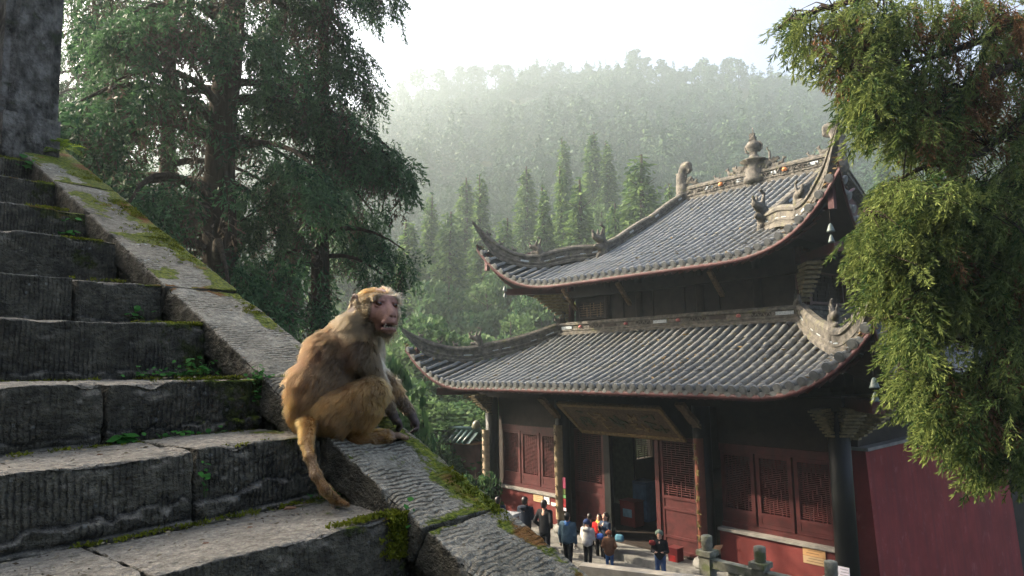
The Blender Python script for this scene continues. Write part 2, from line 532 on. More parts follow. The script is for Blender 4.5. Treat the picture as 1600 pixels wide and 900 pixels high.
def tree(kind, loc, s, rz, name, label, group, sz=None):
    e = empty(name, loc, rz); e.scale = (s, s, sz if sz else s)
    tag(e, label, 'bush' if name.endswith('shrub') else 'tree', group)
    tr = mobj('trunk', TRUNK[kind], e); cr = mobj('crown', CROWN[kind], e)
    if kind == 'y0': tr.scale = (0.8, 0.8, 0.8)
    return e

def tree_px(kind, px, top, d, s, name, label, group, full, wide=1.0):
    """tree at depth d whose top shows at (px, top) and whose full height is `full` of its mesh"""
    p = at(px, top, d); g0 = float(ground_z(np.array([p[0]]), np.array([p[1]]))[0])
    sz = max(0.5, (p[2] - g0 + 0.3) / full)
    return tree(kind, (p[0], p[1], g0 - 0.3), s * (1.9 if kind[0] == 'c' else 1.15) * (0.8 + 0.4 * rng.random()), rng.random() * 6.28, name, label, group, sz)

GC = 'conifers on the slope behind the hall'
CON = [
 ('c3', 996, 226, 62, 1.02, 'tallest sunlit conifer rising just left of the dragon ridge finial'),
 ('c1', 902, 266, 62, 0.95, 'narrow conifer at the middle of the trio left of the tallest sunlit conifer'),
 ('c0', 878, 246, 70, 0.95, 'slim pointed conifer standing behind the paired shorter conifers'),
 ('c1', 849, 278, 64, 0.85, 'dark spire shaped conifer above the middle of the upper left eave'),
 ('c2', 957, 304, 58, 0.55, 'small conifer between the tallest sunlit conifer and the narrow one'),
 ('c0', 821, 250, 82, 1.1, 'pale hazy conifer with a broad blurred top'),
 ('c1', 751, 262, 74, 0.95, 'hazy conifer directly above the upper roof left tip'),
 ('c0', 727, 268, 80, 0.9, 'thin hazy conifer just left of the one above the roof tip'),
 ('c1', 672, 292, 72, 0.9, 'faint pointed conifer close to the big dark tree edge'),
 ('c2', 700, 318, 66, 0.85, 'rounded hazy conifer lower down between the faint pointed pair'),
 ('c3', 1046, 272, 66, 0.75, 'yellowish broad conifer half hidden behind the upper roof hip'),
 ('c1', 880, 206, 92, 1.0, 'faint grey conifer high behind the slim pointed one'),
 ('c0', 924, 196, 96, 1.05, 'faint grey conifer highest of the row below the bare slope'),
 ('c1', 948, 212, 90, 0.9, 'faint narrow conifer left behind the tallest sunlit one'),
 ('c2', 788, 330, 68, 0.8, 'soft green conifer filling the gap above the roof corner animals'),
 ('c1', 1375, 215, 84, 1.0, 'hazy conifer seen in the gap under the near tree boughs'),
 ('c0', 1450, 240, 78, 1.0, 'hazy conifer low in the gap of the near tree'),
 ('c2', 545, 236, 70, 1.0, 'pale conifer seen through the gap in the big left tree'),
 ('c0', 640, 330, 60, 0.9, 'grey green conifer just beyond the big left tree'),
]
for (kd, px, top, d, s, lab) in CON:
    tree_px(kd, px, top, d, s, 'conifer_tree', lab, GC, {'c0': 15, 'c1': 16, 'c2': 13, 'c3': 17}[kd])

GB = 'broadleaf trees in the valley behind the hall'
BRO = [
 ('b0', 690, 432, 38, 0.95, 'pale green broadleaf tree with spreading bare limbs beside the monkey head'),
 ('b1', 735, 470, 46, 0.9, 'soft green broadleaf tree right of the spreading limbed one'),
 ('y0', 752, 507, 36, 0.55, 'small yellow green tree behind the lower roof corner animals'),
 ('b2', 800, 455, 52, 1.0, 'round green broadleaf tree left of the upper storey wall'),
 ('b1', 845, 400, 56, 1.0, 'green broadleaf tree under the upper left eave'),
 ('b0', 700, 380, 58, 1.1, 'hazy broadleaf tree between the monkey and the upper roof tip'),
 ('b2', 760, 400, 60, 1.1, 'hazy round tree below the upper roof left tip'),
 ('y0', 985, 330, 56, 0.9, 'yellow broadleaf tree at the foot of the tallest sunlit conifer'),
 ('y0', 925, 345, 56, 0.8, 'yellow green tree right of the upper roof hip animals'),
 ('b1', 870, 345, 60, 1.0, 'green broadleaf tree behind the hip ridge beast'),
 ('b0', 800, 370, 62, 1.1, 'pale broadleaf tree just right of the upper roof left tip'),
 ('b2', 935, 285, 84, 1.2, 'flat topped pale broadleaf tree high behind the small conifer'),
 ('b0', 660, 545, 34, 0.9, 'dark green broadleaf tree below the lower roof left tip'),
 ('b1', 730, 590, 32, 0.75, 'bright green tree left of the hall column under the eave'),
 ('b2', 640, 600, 30, 0.8, 'dark leafy tree right of the monkey hand'),
 ('b1', 600, 500, 40, 1.0, 'green tree hidden mostly behind the monkey head'),
 ('b0', 1420, 250, 74, 1.1, 'hazy broadleaf tree in the gap below the near tree top bough'),
 ('b2', 1500, 235, 70, 1.1, 'hazy broadleaf tree by the right edge gap'),
 ('b1', 560, 560, 40, 1.0, 'green tree low behind the monkey back'),
]
for (kd, px, top, d, s, lab) in BRO:
    tree_px(kd, px, top, d, s, 'broadleaf_tree', lab, GB, {'b0': 10, 'b1': 8.5, 'b2': 11, 'y0': 7}[kd])

GS = 'shrubs left of the hall'
for i, (px, top, d, s, lab) in enumerate([
 (655, 625, 27, 0.8, 'leafy shrub above the green tiled wall near the monkey hand'),
 (690, 640, 28, 0.8, 'leafy shrub above the middle of the green tiled wall'),
 (735, 655, 29, 0.75, 'leafy shrub above the right end of the green tiled wall'),
 (700, 700, 22.5, 0.55, 'pale leafed shrub in front of the green tiled wall'),
 (745, 695, 24, 0.6, 'pale leafed shrub behind the stone fence by the hall corner'),
 (725, 735, 21, 0.45, 'low shrub below the stone fence rails'),
 (770, 640, 30, 0.9, 'tall shrub beside the left hall column')]):
    p = at(px, top, d); g0 = float(ground_z(np.array([p[0]]), np.array([p[1]]))[0])
    tree('s0', (p[0], p[1], g0 - 0.1), s, rng.random() * 6, 'leafy_shrub', lab, GS, max(0.4, (p[2] - g0) / 3.1))

GR = 'trees along the hill crest'
for i in range(46):
    px = 600 + i * 17.5 + rng.normal() * 5; a = 306 + rng.normal() * 4
    x0 = at(px, 560, a); z = float(ground_z(np.array([x0[0]]), np.array([x0[1]]))[0])
    kd = ['p0', 'p1', 'p2', 'q0', 'q1'][rng.integers(5)]
    s = 0.95 + 0.65 * rng.random()
    tree(kd, (x0[0], x0[1], z - 0.3), s, rng.random() * 6, 'crest_tree', 'dark tree silhouetted on the hazy hill crest', GR)

# ---------------------------------------------------------------- the air
mb = MB(); 
hb = np.array([[a, b] for a in (-75, 445) for b in (-345, 345)])
ZT, ZB = float(GZ.max()) + 18.0, float(GZ.min()) - 1.2
Vh = [(a * F_AX[0] + b * R_AX[0], a * F_AX[1] + b * R_AX[1], z) for (a, b) in hb for z in (ZB, ZT)]
mb.add(Vh, [(0, 1, 3, 2), (4, 6, 7, 5), (0, 4, 5, 1), (2, 3, 7, 6), (0, 2, 6, 4), (1, 5, 7, 3)])
mb.f = [q[::-1] for q in mb.f]
hm = bpy.data.materials.new('haze_air'); hm.use_nodes = True
hn = hm.node_tree.nodes
hn.remove(hn['Principled BSDF'])
pv = hn.new('ShaderNodeVolumePrincipled')
pv.inputs['Color'].default_value = (0.345, 0.405, 0.42, 1)
pv.inputs['Density'].default_value = 0.0026
pv.inputs['Density Attribute'].default_value = ''
pv.inputs['Anisotropy'].default_value = 0.5
hm.node_tree.links.new(pv.outputs[0], hn['Material Output'].inputs['Volume'])
haze = mb.build('haze', hm)
tag(haze, 'pale morning haze filling the valley', kind='stuff')
# ================================================================== stone staircase and its sloping cheek
STAIRS = empty('stone_staircase', (0, 0, 5.9), STAIR_ROT)
tag(STAIRS, 'weathered chiselled stone staircase rising to the left under the monkey', 'stairs')
CHEEK = empty('stair_balustrade', (0, 0, 5.9), STAIR_ROT)
tag(CHEEK, 'sloping mossy stone cheek wall running up the right side of the steps', 'wall')

def stone_mat(name, dark, light, slab=False):
    t = NT(name, 0.88, 0.25)
    w1 = t.noise(8.0, 3); w2 = t.noise(46.0, 3, 0.6)
    # marks of the chisel: upright rows on risers, slanting ones on treads, cross rows on the sloping slabs
    def rows(vec, freq, a1, a2):
        q = t.math('MULTIPLY', t.sep(vec, 0), freq)
        q = t.math('ADD', q, t.math('ADD', t.math('MULTIPLY', w1, a1), t.math('MULTIPLY', w2, a2)))
        return t.math('MULTIPLY', t.math('PINGPONG', q, 0.5), 2.0)
    if slab:
        kv = rows(t.vec('Object', (1, 1, 1), (0, 0, -math.pi / 2)), 60.0, 1.6, 0.9); ku = kv
    else:
        kv = rows(t.vec('Object'), 66.0, 1.4, 0.8)
        ku = rows(t.vec('Object', (1, 1, 1), (0, 0, -1.05)), 44.0, 2.2, 0.8)
    n1 = t.noise(3.0, 7, 0.6); n2 = t.noise(34.0, 5, 0.65); n3 = t.noise(11.0, 5, 0.6)
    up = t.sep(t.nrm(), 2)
    base = t.ramp(n1, [(0.28, dark), (0.5, [(a + b) / 2 for a, b in zip(dark, light)]), (0.75, light)])
    base = t.mix(0.75, base, t.ramp(n2, [(0.3, 0.45), (0.7, 1.35)]), 'MULTIPLY')
    base = t.mix(0.6, base, t.ramp(t.noise(150.0, 3, 0.7), [(0.32, 0.45), (0.68, 1.45)]), 'MULTIPLY')
    # upright faces: black algae plus shade painted in; treads paler from wear and light
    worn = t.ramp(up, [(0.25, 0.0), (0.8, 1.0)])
    alg_shade = t.ramp(n3, [(0.35, (0.030, 0.028, 0.019)), (0.7, (0.105, 0.096, 0.068))])
    alg_shade = t.mix(0.8, alg_shade, t.ramp(n2, [(0.3, 0.5), (0.72, 1.7)]), 'MULTIPLY')
    base = t.mix(worn, alg_shade, base)
    upm = t.ramp(up, [(0.4, 0.0), (0.75, 1.0)])
    knob = t.mix(upm, kv, ku)
    knock = t.ramp(knob, [(0.0, 0.0), (0.30, 0.55), (0.6, 1.0)])
    show = t.ramp(t.noise(4.5, 4, 0.6), [(0.38, 0.05), (0.58, 1.0)])
    show = t.math('MULTIPLY', show, t.ramp(t.noise(30.0, 3, 0.6, t.vec('Object', (1.3, 0.7, 1.0))), [(0.32, 0.2 if slab else 0.05), (0.48 if slab else 0.54, 1.0)]))
    rv = t.rand()
    if not slab: show = t.math('MULTIPLY', show, t.ramp(rv, [(0.0, 0.25), (0.5, 1.0)]))
    base = t.mix(0.6, base, t.ramp(rv, [(0.0, 0.72), (0.35, 1.25), (0.7, 0.9), (1.0, 1.15)]), 'MULTIPLY')
    lump = t.ramp(t.noise(46.0, 3, 0.7, t.vec('Object', (1.5, 0.8, 1.0) if slab else (1, 1, 1.3))), [(0.32, 0.0), (0.66, 1.0)])
    base = t.mix(t.math('MULTIPLY', t.math('SUBTRACT', 1.0, lump), 0.3), base, (0.04, 0.038, 0.03))
    if slab: show = t.math('MULTIPLY', show, t.ramp(up, [(0.3, 0.12), (0.7, 1.0)]))
    else: show = t.math('MULTIPLY', show, t.mix(upm, 1.0, t.ramp(t.noise(55.0, 2, 0.5, t.vec('Object', (1.0, 0.45, 1), (0, 0, -1.05))), [(0.45, 0.0), (0.56, 0.9)])))
    groove = t.math('MULTIPLY', t.math('SUBTRACT', 1.0, knock), show)
    base = t.mix(t.math('MULTIPLY', groove, 0.85 if slab else 0.62), base, (0.022, 0.021, 0.018))
    base = t.mix(t.math('MULTIPLY', t.attr('dirt'), 0.75), base, (0.03, 0.029, 0.025))
    # pale lichen discs
    li = t.math('MULTIPLY', t.ramp(t.voro(26.0), [(0.13, 1.0), (0.2, 0.0)]), t.attr('lichen'))
    li = t.math('MULTIPLY', li, t.ramp(t.noise(9.0, 3), [(0.48, 0.0), (0.56, 1.0)]))
    base = t.mix(li, base, (0.42, 0.45, 0.42))
    # moss and orange crust
    mk = t.math('ADD', t.attr('moss'), t.math('MULTIPLY', t.math('SUBTRACT', t.noise(16.0, 6, 0.7), 0.5), 1.5))
    mk = t.ramp(mk, [(0.5, 0.0), (0.62, 1.0)])
    mc = t.ramp(t.noise(60.0, 4), [(0.3, (0.035, 0.055, 0.008)), (0.55, (0.12, 0.15, 0.012)), (0.75, (0.24, 0.25, 0.02))])
    mc = t.mix(t.ramp(t.noise(5.0, 4), [(0.56, 0.0), (0.66, 1.0)]), mc, (0.16, 0.075, 0.018))
    mdark = t.ramp(t.noise(40, 4), [(0.3, (0.012, 0.016, 0.005)), (0.7, (0.05, 0.06, 0.012))])
    mc = t.mix(t.ramp(up, [(0.2, 0.0), (0.6, 1.0)]), mdark, mc)
    base = t.mix(mk, base, mc)
    t.color(base)
    h = t.math('ADD', t.math('MULTIPLY', n2, 0.6), t.math('MULTIPLY', t.noise(120.0, 3), 0.4))
    h = t.math('ADD', h, t.math('MULTIPLY', mk, 0.7))
    h = t.math('ADD', h, t.math('SUBTRACT', t.math('MULTIPLY', lump, 1.2), t.math('MULTIPLY', groove, 2.2 if slab else 1.5)))
    t.bump(h, 1.0, 0.008)
    return t.m

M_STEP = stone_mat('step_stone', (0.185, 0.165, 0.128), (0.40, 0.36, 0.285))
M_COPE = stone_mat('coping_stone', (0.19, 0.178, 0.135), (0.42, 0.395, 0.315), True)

def grid_box(nx, ny, nz):
    """surface lattice of a unit box, corners shared"""
    idx = {}
    Vs = []; Fs = []
    def grid(fn, na, nb, flip):
        a, b = np.meshgrid(np.arange(na + 1), np.arange(nb + 1), indexing='ij')
        P = fn(a.ravel(), b.ravel())
        off = sum(len(v) for v in Vs)
        Vs.append(P)
        I = np.arange(len(P)).reshape(na + 1, nb + 1) + off
        q = np.stack([I[:-1, :-1], I[1:, :-1], I[1:, 1:], I[:-1, 1:]], -1).reshape(-1, 4)
        Fs.append(q[:, ::-1] if flip else q)
    S = lambda x, y, z: np.stack([x, y, z], 1)
    grid(lambda a, b: S(a, b, 0 * a), nx, ny, True); grid(lambda a, b: S(a, b, 0 * a + nz), nx, ny, False)
    grid(lambda a, b: S(a, 0 * a, b), nx, nz, False); grid(lambda a, b: S(a, 0 * a + ny, b), nx, nz, True)
    grid(lambda a, b: S(0 * a, a, b), ny, nz, True); grid(lambda a, b: S(0 * a + nx, a, b), ny, nz, False)
    P = np.concatenate(Vs); F = np.concatenate(Fs)
    key = P[:, 0] * 10 ** 8 + P[:, 1] * 10 ** 4 + P[:, 2]
    u, first, inv = np.unique(key, return_index=True, return_inverse=True)
    return P[first] / np.array([nx, ny, nz], float), inv.ravel()[F]

def rounded(P, lo, hi, r):
    """box lattice pulled onto a rounded box; returns points and outward normals"""
    X = lo + P * (hi - lo)
    inner = np.clip(X, lo + r[:, None], hi - r[:, None])
    d = X - inner; L = np.linalg.norm(d, axis=1, keepdims=True)
    N = d / np.maximum(L, 1e-9)
    return inner + N * r[:, None], N

def ridge_saw(x):
    f = x - np.floor(x)
    return np.abs(np.sin(np.pi * f)) ** 0.6

def step_block(x0, x1, y0, y1, z0, z1, seed, res, ledge=0.0, mossy=1.0, z_back=0.0):
    lo = np.array([x0, y0, z0]); hi = np.array([x1, y1, z1])
    n = np.maximum(2, ((hi - lo) / res).astype(int))
    P, F = grid_box(*n)
    X = lo + P * (hi - lo)
    r = 0.004 + 0.008 * np.clip(fbm(X, 14, seed, 3) + 0.2, 0, 1)
    V, N = rounded(P, lo, hi, r)
    fr = np.clip(-N[:, 1], 0, 1) ** 2; tp = np.clip(N[:, 2], 0, 1) ** 2; sd = np.clip(np.abs(N[:, 0]), 0, 1) ** 2
    lowf = fbm(V, 4.0, seed, 3) * 0.009 + fbm(V, 16.0, seed + 5, 4) * 0.006
    # upright chisel grooves on the riser
    wob = fbm(V, 7, seed + 3, 2) * 0.35
    g = 0.65 + 0 * wob; cav = 0 * wob
    fade = sstep(-0.25, 0.35, fbm(V, 5.0, seed + 8, 2) + 0.25) * sstep(0, 0.03, z1 - V[:, 2])
    chip = vnoise(V * np.array([1, 1, 1.0]), 48, seed + 4)
    d = lowf + fr * fade * ((g - 0.65) * 0.013 + chip * 0.0045) + fr * np.maximum(vnoise(V, 85, seed + 41), 0) * 0.004
    gi = np.floor(V[:, 0] / 0.0235 + wob).astype(np.int64); oj = _h(gi, 0 * gi, 0 * gi, seed) * 3.7
    cell = _h(gi, np.floor(V[:, 2] / 0.038 + oj).astype(np.int64), 0 * gi, seed + 2)
    d += fr * fade * (cell - 0.5) * 0.004
    d += sd * fbm(V, 20, seed + 2, 3) * 0.008
    # short slanting chisel dashes on the tread
    q = (V[:, 0] * 0.8 + V[:, 1] * 0.6) / 0.021 + fbm(V, 9, seed + 9, 2) * 0.8
    dash = ridge_saw(q) * sstep(0.0, 0.35, vnoise(V * np.array([30, 14, 1]), 1.0, seed + 6) + 0.2)
    d += tp * (vnoise(V, 60, seed + 42) * 0.0015)
    cavt = 0 * d
    # broken strata along the foot of the riser
    if ledge:
        zl = z0 + ledge * (0.75 + 0.6 * fbm(V * np.array([1, 0, 0]), 3.2, seed + 12, 6)) + 0.02 + 0.012 * vnoise(V * np.array([1, 0, 0]), 38, seed + 13)
        stp = sstep(0.003, -0.003, V[:, 2] - zl)
        d += fr * stp * (0.012 + 0.012 * vnoise(V, 30, seed + 14) - 0.03 * np.clip(vnoise(V * np.array([1, 0, 0]), 6, seed + 18), 0, 1)) - fr * np.exp(-((V[:, 2] - zl) / 0.005) ** 2) * 0.008
        zl2 = z0 + ledge * 0.35 + 0.012 * fbm(V * np.array([1, 0, 0]), 4, seed + 15, 2)
        cavt = cavt + fr * np.exp(-((V[:, 2] - zl) / 0.006) ** 2) * 1.1 + fr * np.exp(-((V[:, 2] - zl2) / 0.006) ** 2)
        d += fr * sstep(0.004, -0.004, V[:, 2] - zl2) * 0.008 - fr * np.exp(-((V[:, 2] - zl2) / 0.005) ** 2) * 0.012
    # knocked-off arris
    ed = np.exp(-((V[:, 2] - z1) ** 2 + (V[:, 1] - y0) ** 2) / 0.03 ** 2)
    d -= ed * np.clip(vnoise(V * np.array([1, 0, 0]), 11, seed + 20) - 0.1, 0, 1) * 0.028
    V = V + N * d[:, None]
    edge = np.exp(-((V[:, 2] - z1) ** 2 + (V[:, 1] - y0) ** 2) / 0.022 ** 2)
    m = 0.02 + mossy * (0.72 * sstep(0.85, 1.38, V[:, 0]) * (0.55 + 0.8 * fbm(V, 6, seed + 30, 3)) + edge * 0.42 * sstep(1.0, 1.32, V[:, 0]))
    m += 0.38 * np.exp(-((V[:, 1] - (y1 - 0.075)) / 0.02) ** 2) * tp * (0.5 + 0.8 * vnoise(V, 8, seed + 31))
    return V, F, m, (0.22 * sstep(-0.2, 0.5, fbm(V, 3, seed + 33, 2)), cavt)

def stone_obj(name, V, F, moss, lich, mat, parent):
    me = np_mesh(name, V, F, mat, smooth=False)
    lich, cv = lich if isinstance(lich, tuple) else (lich, np.zeros(len(V)))
    for nm, val in (('moss', moss), ('lichen', lich), ('dirt', cv)):
        a = me.attributes.new(nm, 'FLOAT', 'POINT'); a.data.foreach_set('value', np.asarray(val, dtype=np.float32))
    return mobj(name, me, parent)

NOSE = [(1.54, -.43), (1.93, -.235), (2.32, -.041), (2.75, .175), (3.15, .377), (3.66, .63), (4.11, .855), (4.6, 1.1), (5.07, 1.335)]
JOIN = [[.675], [.955], [.86], [.2], [1.035], [.5], [.75], [.3], [.8]]
low = [(1.54 - .39 * k, -.43 - .196 * k) for k in range(1, 5)]
for k, (y, z) in enumerate(NOSE):
    y1 = (NOSE[k + 1][0] if k < 8 else y + 0.5) + 0.07
    z0 = (NOSE[k - 1][1] if k else low[0][1]) - 0.012
    cuts = [-0.9, 0.3] + [j for j in JOIN[k] if j > 0.35] + [1.385]
    res = [0.0052, 0.0052, 0.006, 0.008, 0.009, 0.011, 0.012, 0.013, 0.014][k]
    for i in range(len(cuts) - 1):
        dz = (0.006 if i > 1 else 0.0) * (1 if k % 2 else -1)
        Vv, Ff, mo, li = step_block(cuts[i] + 0.004, cuts[i + 1] - (0.007 if i < len(cuts) - 2 else 0.0), y + (0.008 if (i + k) % 2 else 0), y1 + 0.001 * i, z0 - 0.001 * i, z + dz, 100 + 7 * k + i, res if i else 0.03,
                               ledge=[0, .07, .05, .035, .05, .03, .02, .02, 0][k], mossy=1.0)
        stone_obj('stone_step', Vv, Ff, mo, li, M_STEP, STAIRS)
for (y, z) in low:
    Vv, Ff, mo, li = step_block(-0.9, 1.385, y, y + 0.46, z - 0.21, z, 300 + int(-z * 50), 0.02)
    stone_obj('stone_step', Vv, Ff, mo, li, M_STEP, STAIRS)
# landing at the head of the flight
Vv, Ff, mo, li = step_block(-0.9, 1.385, 5.57, 6.9, 1.3, 1.56, 400, 0.02)
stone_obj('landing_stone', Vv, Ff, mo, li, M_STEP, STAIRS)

# ---- coping slabs on the slope
SL = math.atan(0.5); CS, SN = math.cos(SL), math.sin(SL)
def slope_pt(xs, u, wv):
    """u along the slope (from ys=0), wv out of the slab"""
    return np.stack([xs, u * CS - wv * SN, -1.19 + u * SN + wv * CS], -1)

def coping(u0, u1, seed, res, groove, mossy, lichen, dx=0.0, dw=0.0):
    lo = np.array([1.375 + dx, u0, -0.12 + dw]); hi = np.array([1.715 + dx * 0.5, u1, dw])
    n = np.maximum(2, ((hi - lo) / np.array([res, res, res * 2])).astype(int))
    P, F = grid_box(*n)
    X = lo + P * (hi - lo)
    r = 0.004 + 0.004 * np.clip(fbm(X, 12, seed, 2) + 0.4, 0, 1)
    V, N = rounded(P, lo, hi, r)
    tp = np.clip(N[:, 2], 0, 1) ** 2; sd = 1 - tp
    d = fbm(V, 5, seed, 3) * 0.008 + fbm(V, 24, seed + 1, 3) * 0.0035
    cavt = 0 * d
    if groove:
        wob = fbm(V * np.array([1.0, 1.6, 1]), 7, seed + 2, 2) * 0.75
        s = V[:, 1] / 0.0185 + wob
        g = ridge_saw(s)
        cell = _h(np.floor(s).astype(np.int64), np.floor(V[:, 0] / 0.035 + 3.1 * _h(np.floor(s).astype(np.int64), 0 * s.astype(np.int64), 0 * s.astype(np.int64), seed)).astype(np.int64), np.zeros(len(s), np.int64), seed + 3)
        fl = sstep(0.25, 0.75, fbm(V, 6.5, seed + 4, 2) + 0.72)
        margin = sstep(0.0, 0.035, V[:, 0] - lo[0] - 0.01)
        d += tp * fl * margin * ((cell - 0.5) * 0.004 * groove) + tp * vnoise(V, 70, seed + 43) * 0.0013
        cavt = 0 * d
        d -= tp * (1 - fl) * 0.003
    d += sd * fbm(V, 26, seed + 6, 3) * 0.006
    # chipped inner edge
    e = np.exp(-((V[:, 0] - lo[0]) ** 2 + (V[:, 2] - hi[2]) ** 2) / 0.02 ** 2)
    d -= e * np.clip(vnoise(V * np.array([0, 1, 0]), 14, seed + 8) - 0.05, 0, 1) * 0.022
    V = V + N * d[:, None]
    out = sstep(1.5, 1.72, V[:, 0])
    band = np.exp(-((V[:, 0] - (1.672 + 0.03 * vnoise(V * np.array([0, 1, 0]), 7, seed + 10))) / 0.03) ** 2)
    m = mossy * (0.20 + 0.33 * out + 0.25 * band + 0.55 * fbm(V, 5.5, seed + 9, 3)) * tp
    endj = np.minimum(np.abs(V[:, 1] - u0), np.abs(V[:, 1] - u1))
    m += tp * 0.3 * mossy * np.exp(-(endj / 0.03) ** 2)
    W = slope_pt(V[:, 0], V[:, 1], V[:, 2])
    return W, F, m, (lichen * tp * sstep(-0.15, 0.4, fbm(V, 3.5, seed + 11, 2)) + 0.25 * tp, cavt)

UJ = [y / CS for y in (-0.62, 0.45, 1.45, 2.29, 3.1, 3.78, 4.62, 5.56)]
for i in range(len(UJ) - 1):
    res = [0.02, 0.0055, 0.0055, 0.006, 0.008, 0.010, 0.012][i]
    gro = [1, 1.25, 1.1, 0.75, 0.25, 0.2, 0.2][i]; mos = [0.5, .95, 1.0, .85, 1.75, 1.9, 1.8][i]; lic = [.5, .7, .7, .5, 1.9, 1.7, 1.5][i]
    W, F_, m, l = coping(UJ[i] + 0.0025, UJ[i + 1] - 0.0025, 500 + 20 * i, res, gro, mos, lic, dx=[0, 0.004, 0, 0.008, 0, 0.004, 0][i], dw=[0, .001, 0, -.003, .003, 0, .002][i])
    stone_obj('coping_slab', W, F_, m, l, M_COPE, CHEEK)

# ---- the wall under the slabs: coursed blocks stepped below the slope
k = 0
for (ya, yb) in [(-0.62, 0.2), (0.2, 0.95), (0.95, 1.55), (1.55, 2.2), (2.2, 2.9), (2.9, 3.7), (3.7, 4.6), (4.6, 5.56)]:
    n = [2, 40, 60, 60, 50, 40, 30, 20][k] if k else 10
    P, F_ = grid_box(8, max(4, n // 2), max(4, n // 2))
    lo = np.array([1.405, ya + 0.004, -2.6]); hi = np.array([1.69, yb - 0.004, 0.0])
    top = lambda yy: -1.19 + 0.5 * yy - 0.125
    X = np.empty_like(P); X[:, 0] = lo[0] + P[:, 0] * (hi[0] - lo[0]); X[:, 1] = lo[1] + P[:, 1] * (hi[1] - lo[1])
    zb = top(ya) - 1.3
    X[:, 2] = zb + P[:, 2] ** 0.6 * (top(X[:, 1]) - zb)
    nx = np.where(P[:, 0] < 0.01, -1.0, np.where(P[:, 0] > 0.99, 1.0, 0.0))
    X[:, 0] += nx * (fbm(X, 9, 700 + k, 3) * 0.014 + vnoise(X, 45, 720 + k) * 0.003)
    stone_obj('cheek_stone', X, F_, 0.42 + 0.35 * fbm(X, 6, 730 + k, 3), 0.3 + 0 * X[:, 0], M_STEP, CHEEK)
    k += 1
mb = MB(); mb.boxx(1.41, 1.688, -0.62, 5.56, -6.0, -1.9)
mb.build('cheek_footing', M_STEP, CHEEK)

# ---- gate pillar at the head of the cheek
PIL = empty('gate_pillar', tuple(st(1.43, 5.42, 5.9 + 1.5)), STAIR_ROT)
tag(PIL, 'old grey stone gate pillar with chamfered edges at the top of the cheek wall', 'pillar')
t = NT('pillar_stone', 0.9, 0.2)
n1 = t.noise(10.0, 8, 0.7, t.vec('Object', (1, 1, 0.6))); n2 = t.noise(40, 4)
c = t.ramp(n1, [(0.36, (0.018, 0.017, 0.013)), (0.5, (0.10, 0.094, 0.08)), (0.7, (0.27, 0.255, 0.23))])
t.color(t.mix(t.ramp(t.noise(7, 5), [(0.6, 0.0), (0.7, 0.8)]), c, (0.04, 0.05, 0.02))); t.bump(t.math('ADD', n1, n2), 1.0, 0.03)
M_PIL = t.m
def oct_prism(cx, cy, hw, ch, z0, z1):
    pts = [(-hw + ch, -hw), (hw - ch, -hw), (hw, -hw + ch), (hw, hw - ch), (hw - ch, hw), (-hw + ch, hw), (-hw, hw - ch), (-hw, -hw + ch)]
    n = 24; V = [(cx + x, cy + y, z0 + (z1 - z0) * i / n) for i in range(n + 1) for (x, y) in pts]
    Fq = [(i * 8 + j, i * 8 + (j + 1) % 8, (i + 1) * 8 + (j + 1) % 8, (i + 1) * 8 + j) for i in range(n) for j in range(8)]
    return V, Fq + [tuple(range(7, -1, -1)), tuple(range(n * 8, n * 8 + 8))]
mb = MB(); mb.add(*oct_prism(0, 0.02, 0.125, 0.03, 0.2, 3.6)); mb.build('pillar_shaft', M_PIL, PIL)
for s in (-1, 1):
    mb = MB(); mb.boxx(s * 0.147 - 0.02, s * 0.147 + 0.02, -0.07, 0.11, 0.205, 3.6); mb.build('pillar_rebate', M_PIL, PIL)
mb = MB(); mb.boxx(-0.165, 0.165, -0.145, 0.2, -0.25, 0.2); mb.build('pillar_base', M_PIL, PIL)
P2 = empty('gate_pillar', tuple(st(1.05, 5.75, 5.9 + 1.56)), STAIR_ROT)
tag(P2, 'brown stone gate post at the left frame edge behind the grey pillar', 'pillar')
mb = MB(); mb.add(*oct_prism(0.155, 0, 0.14, 0.02, 0.0, 3.4)); mb.build('pillar_shaft', plain('post_stone', (0.085, 0.07, 0.055), 0.9, 0.2, 0.5, 5, 0.7), P2)
mb = MB(); mb.boxx(-0.01, 0.32, -0.17, 0.15, 0.0, 0.3); mb.build('pillar_base', M_PIL, P2)

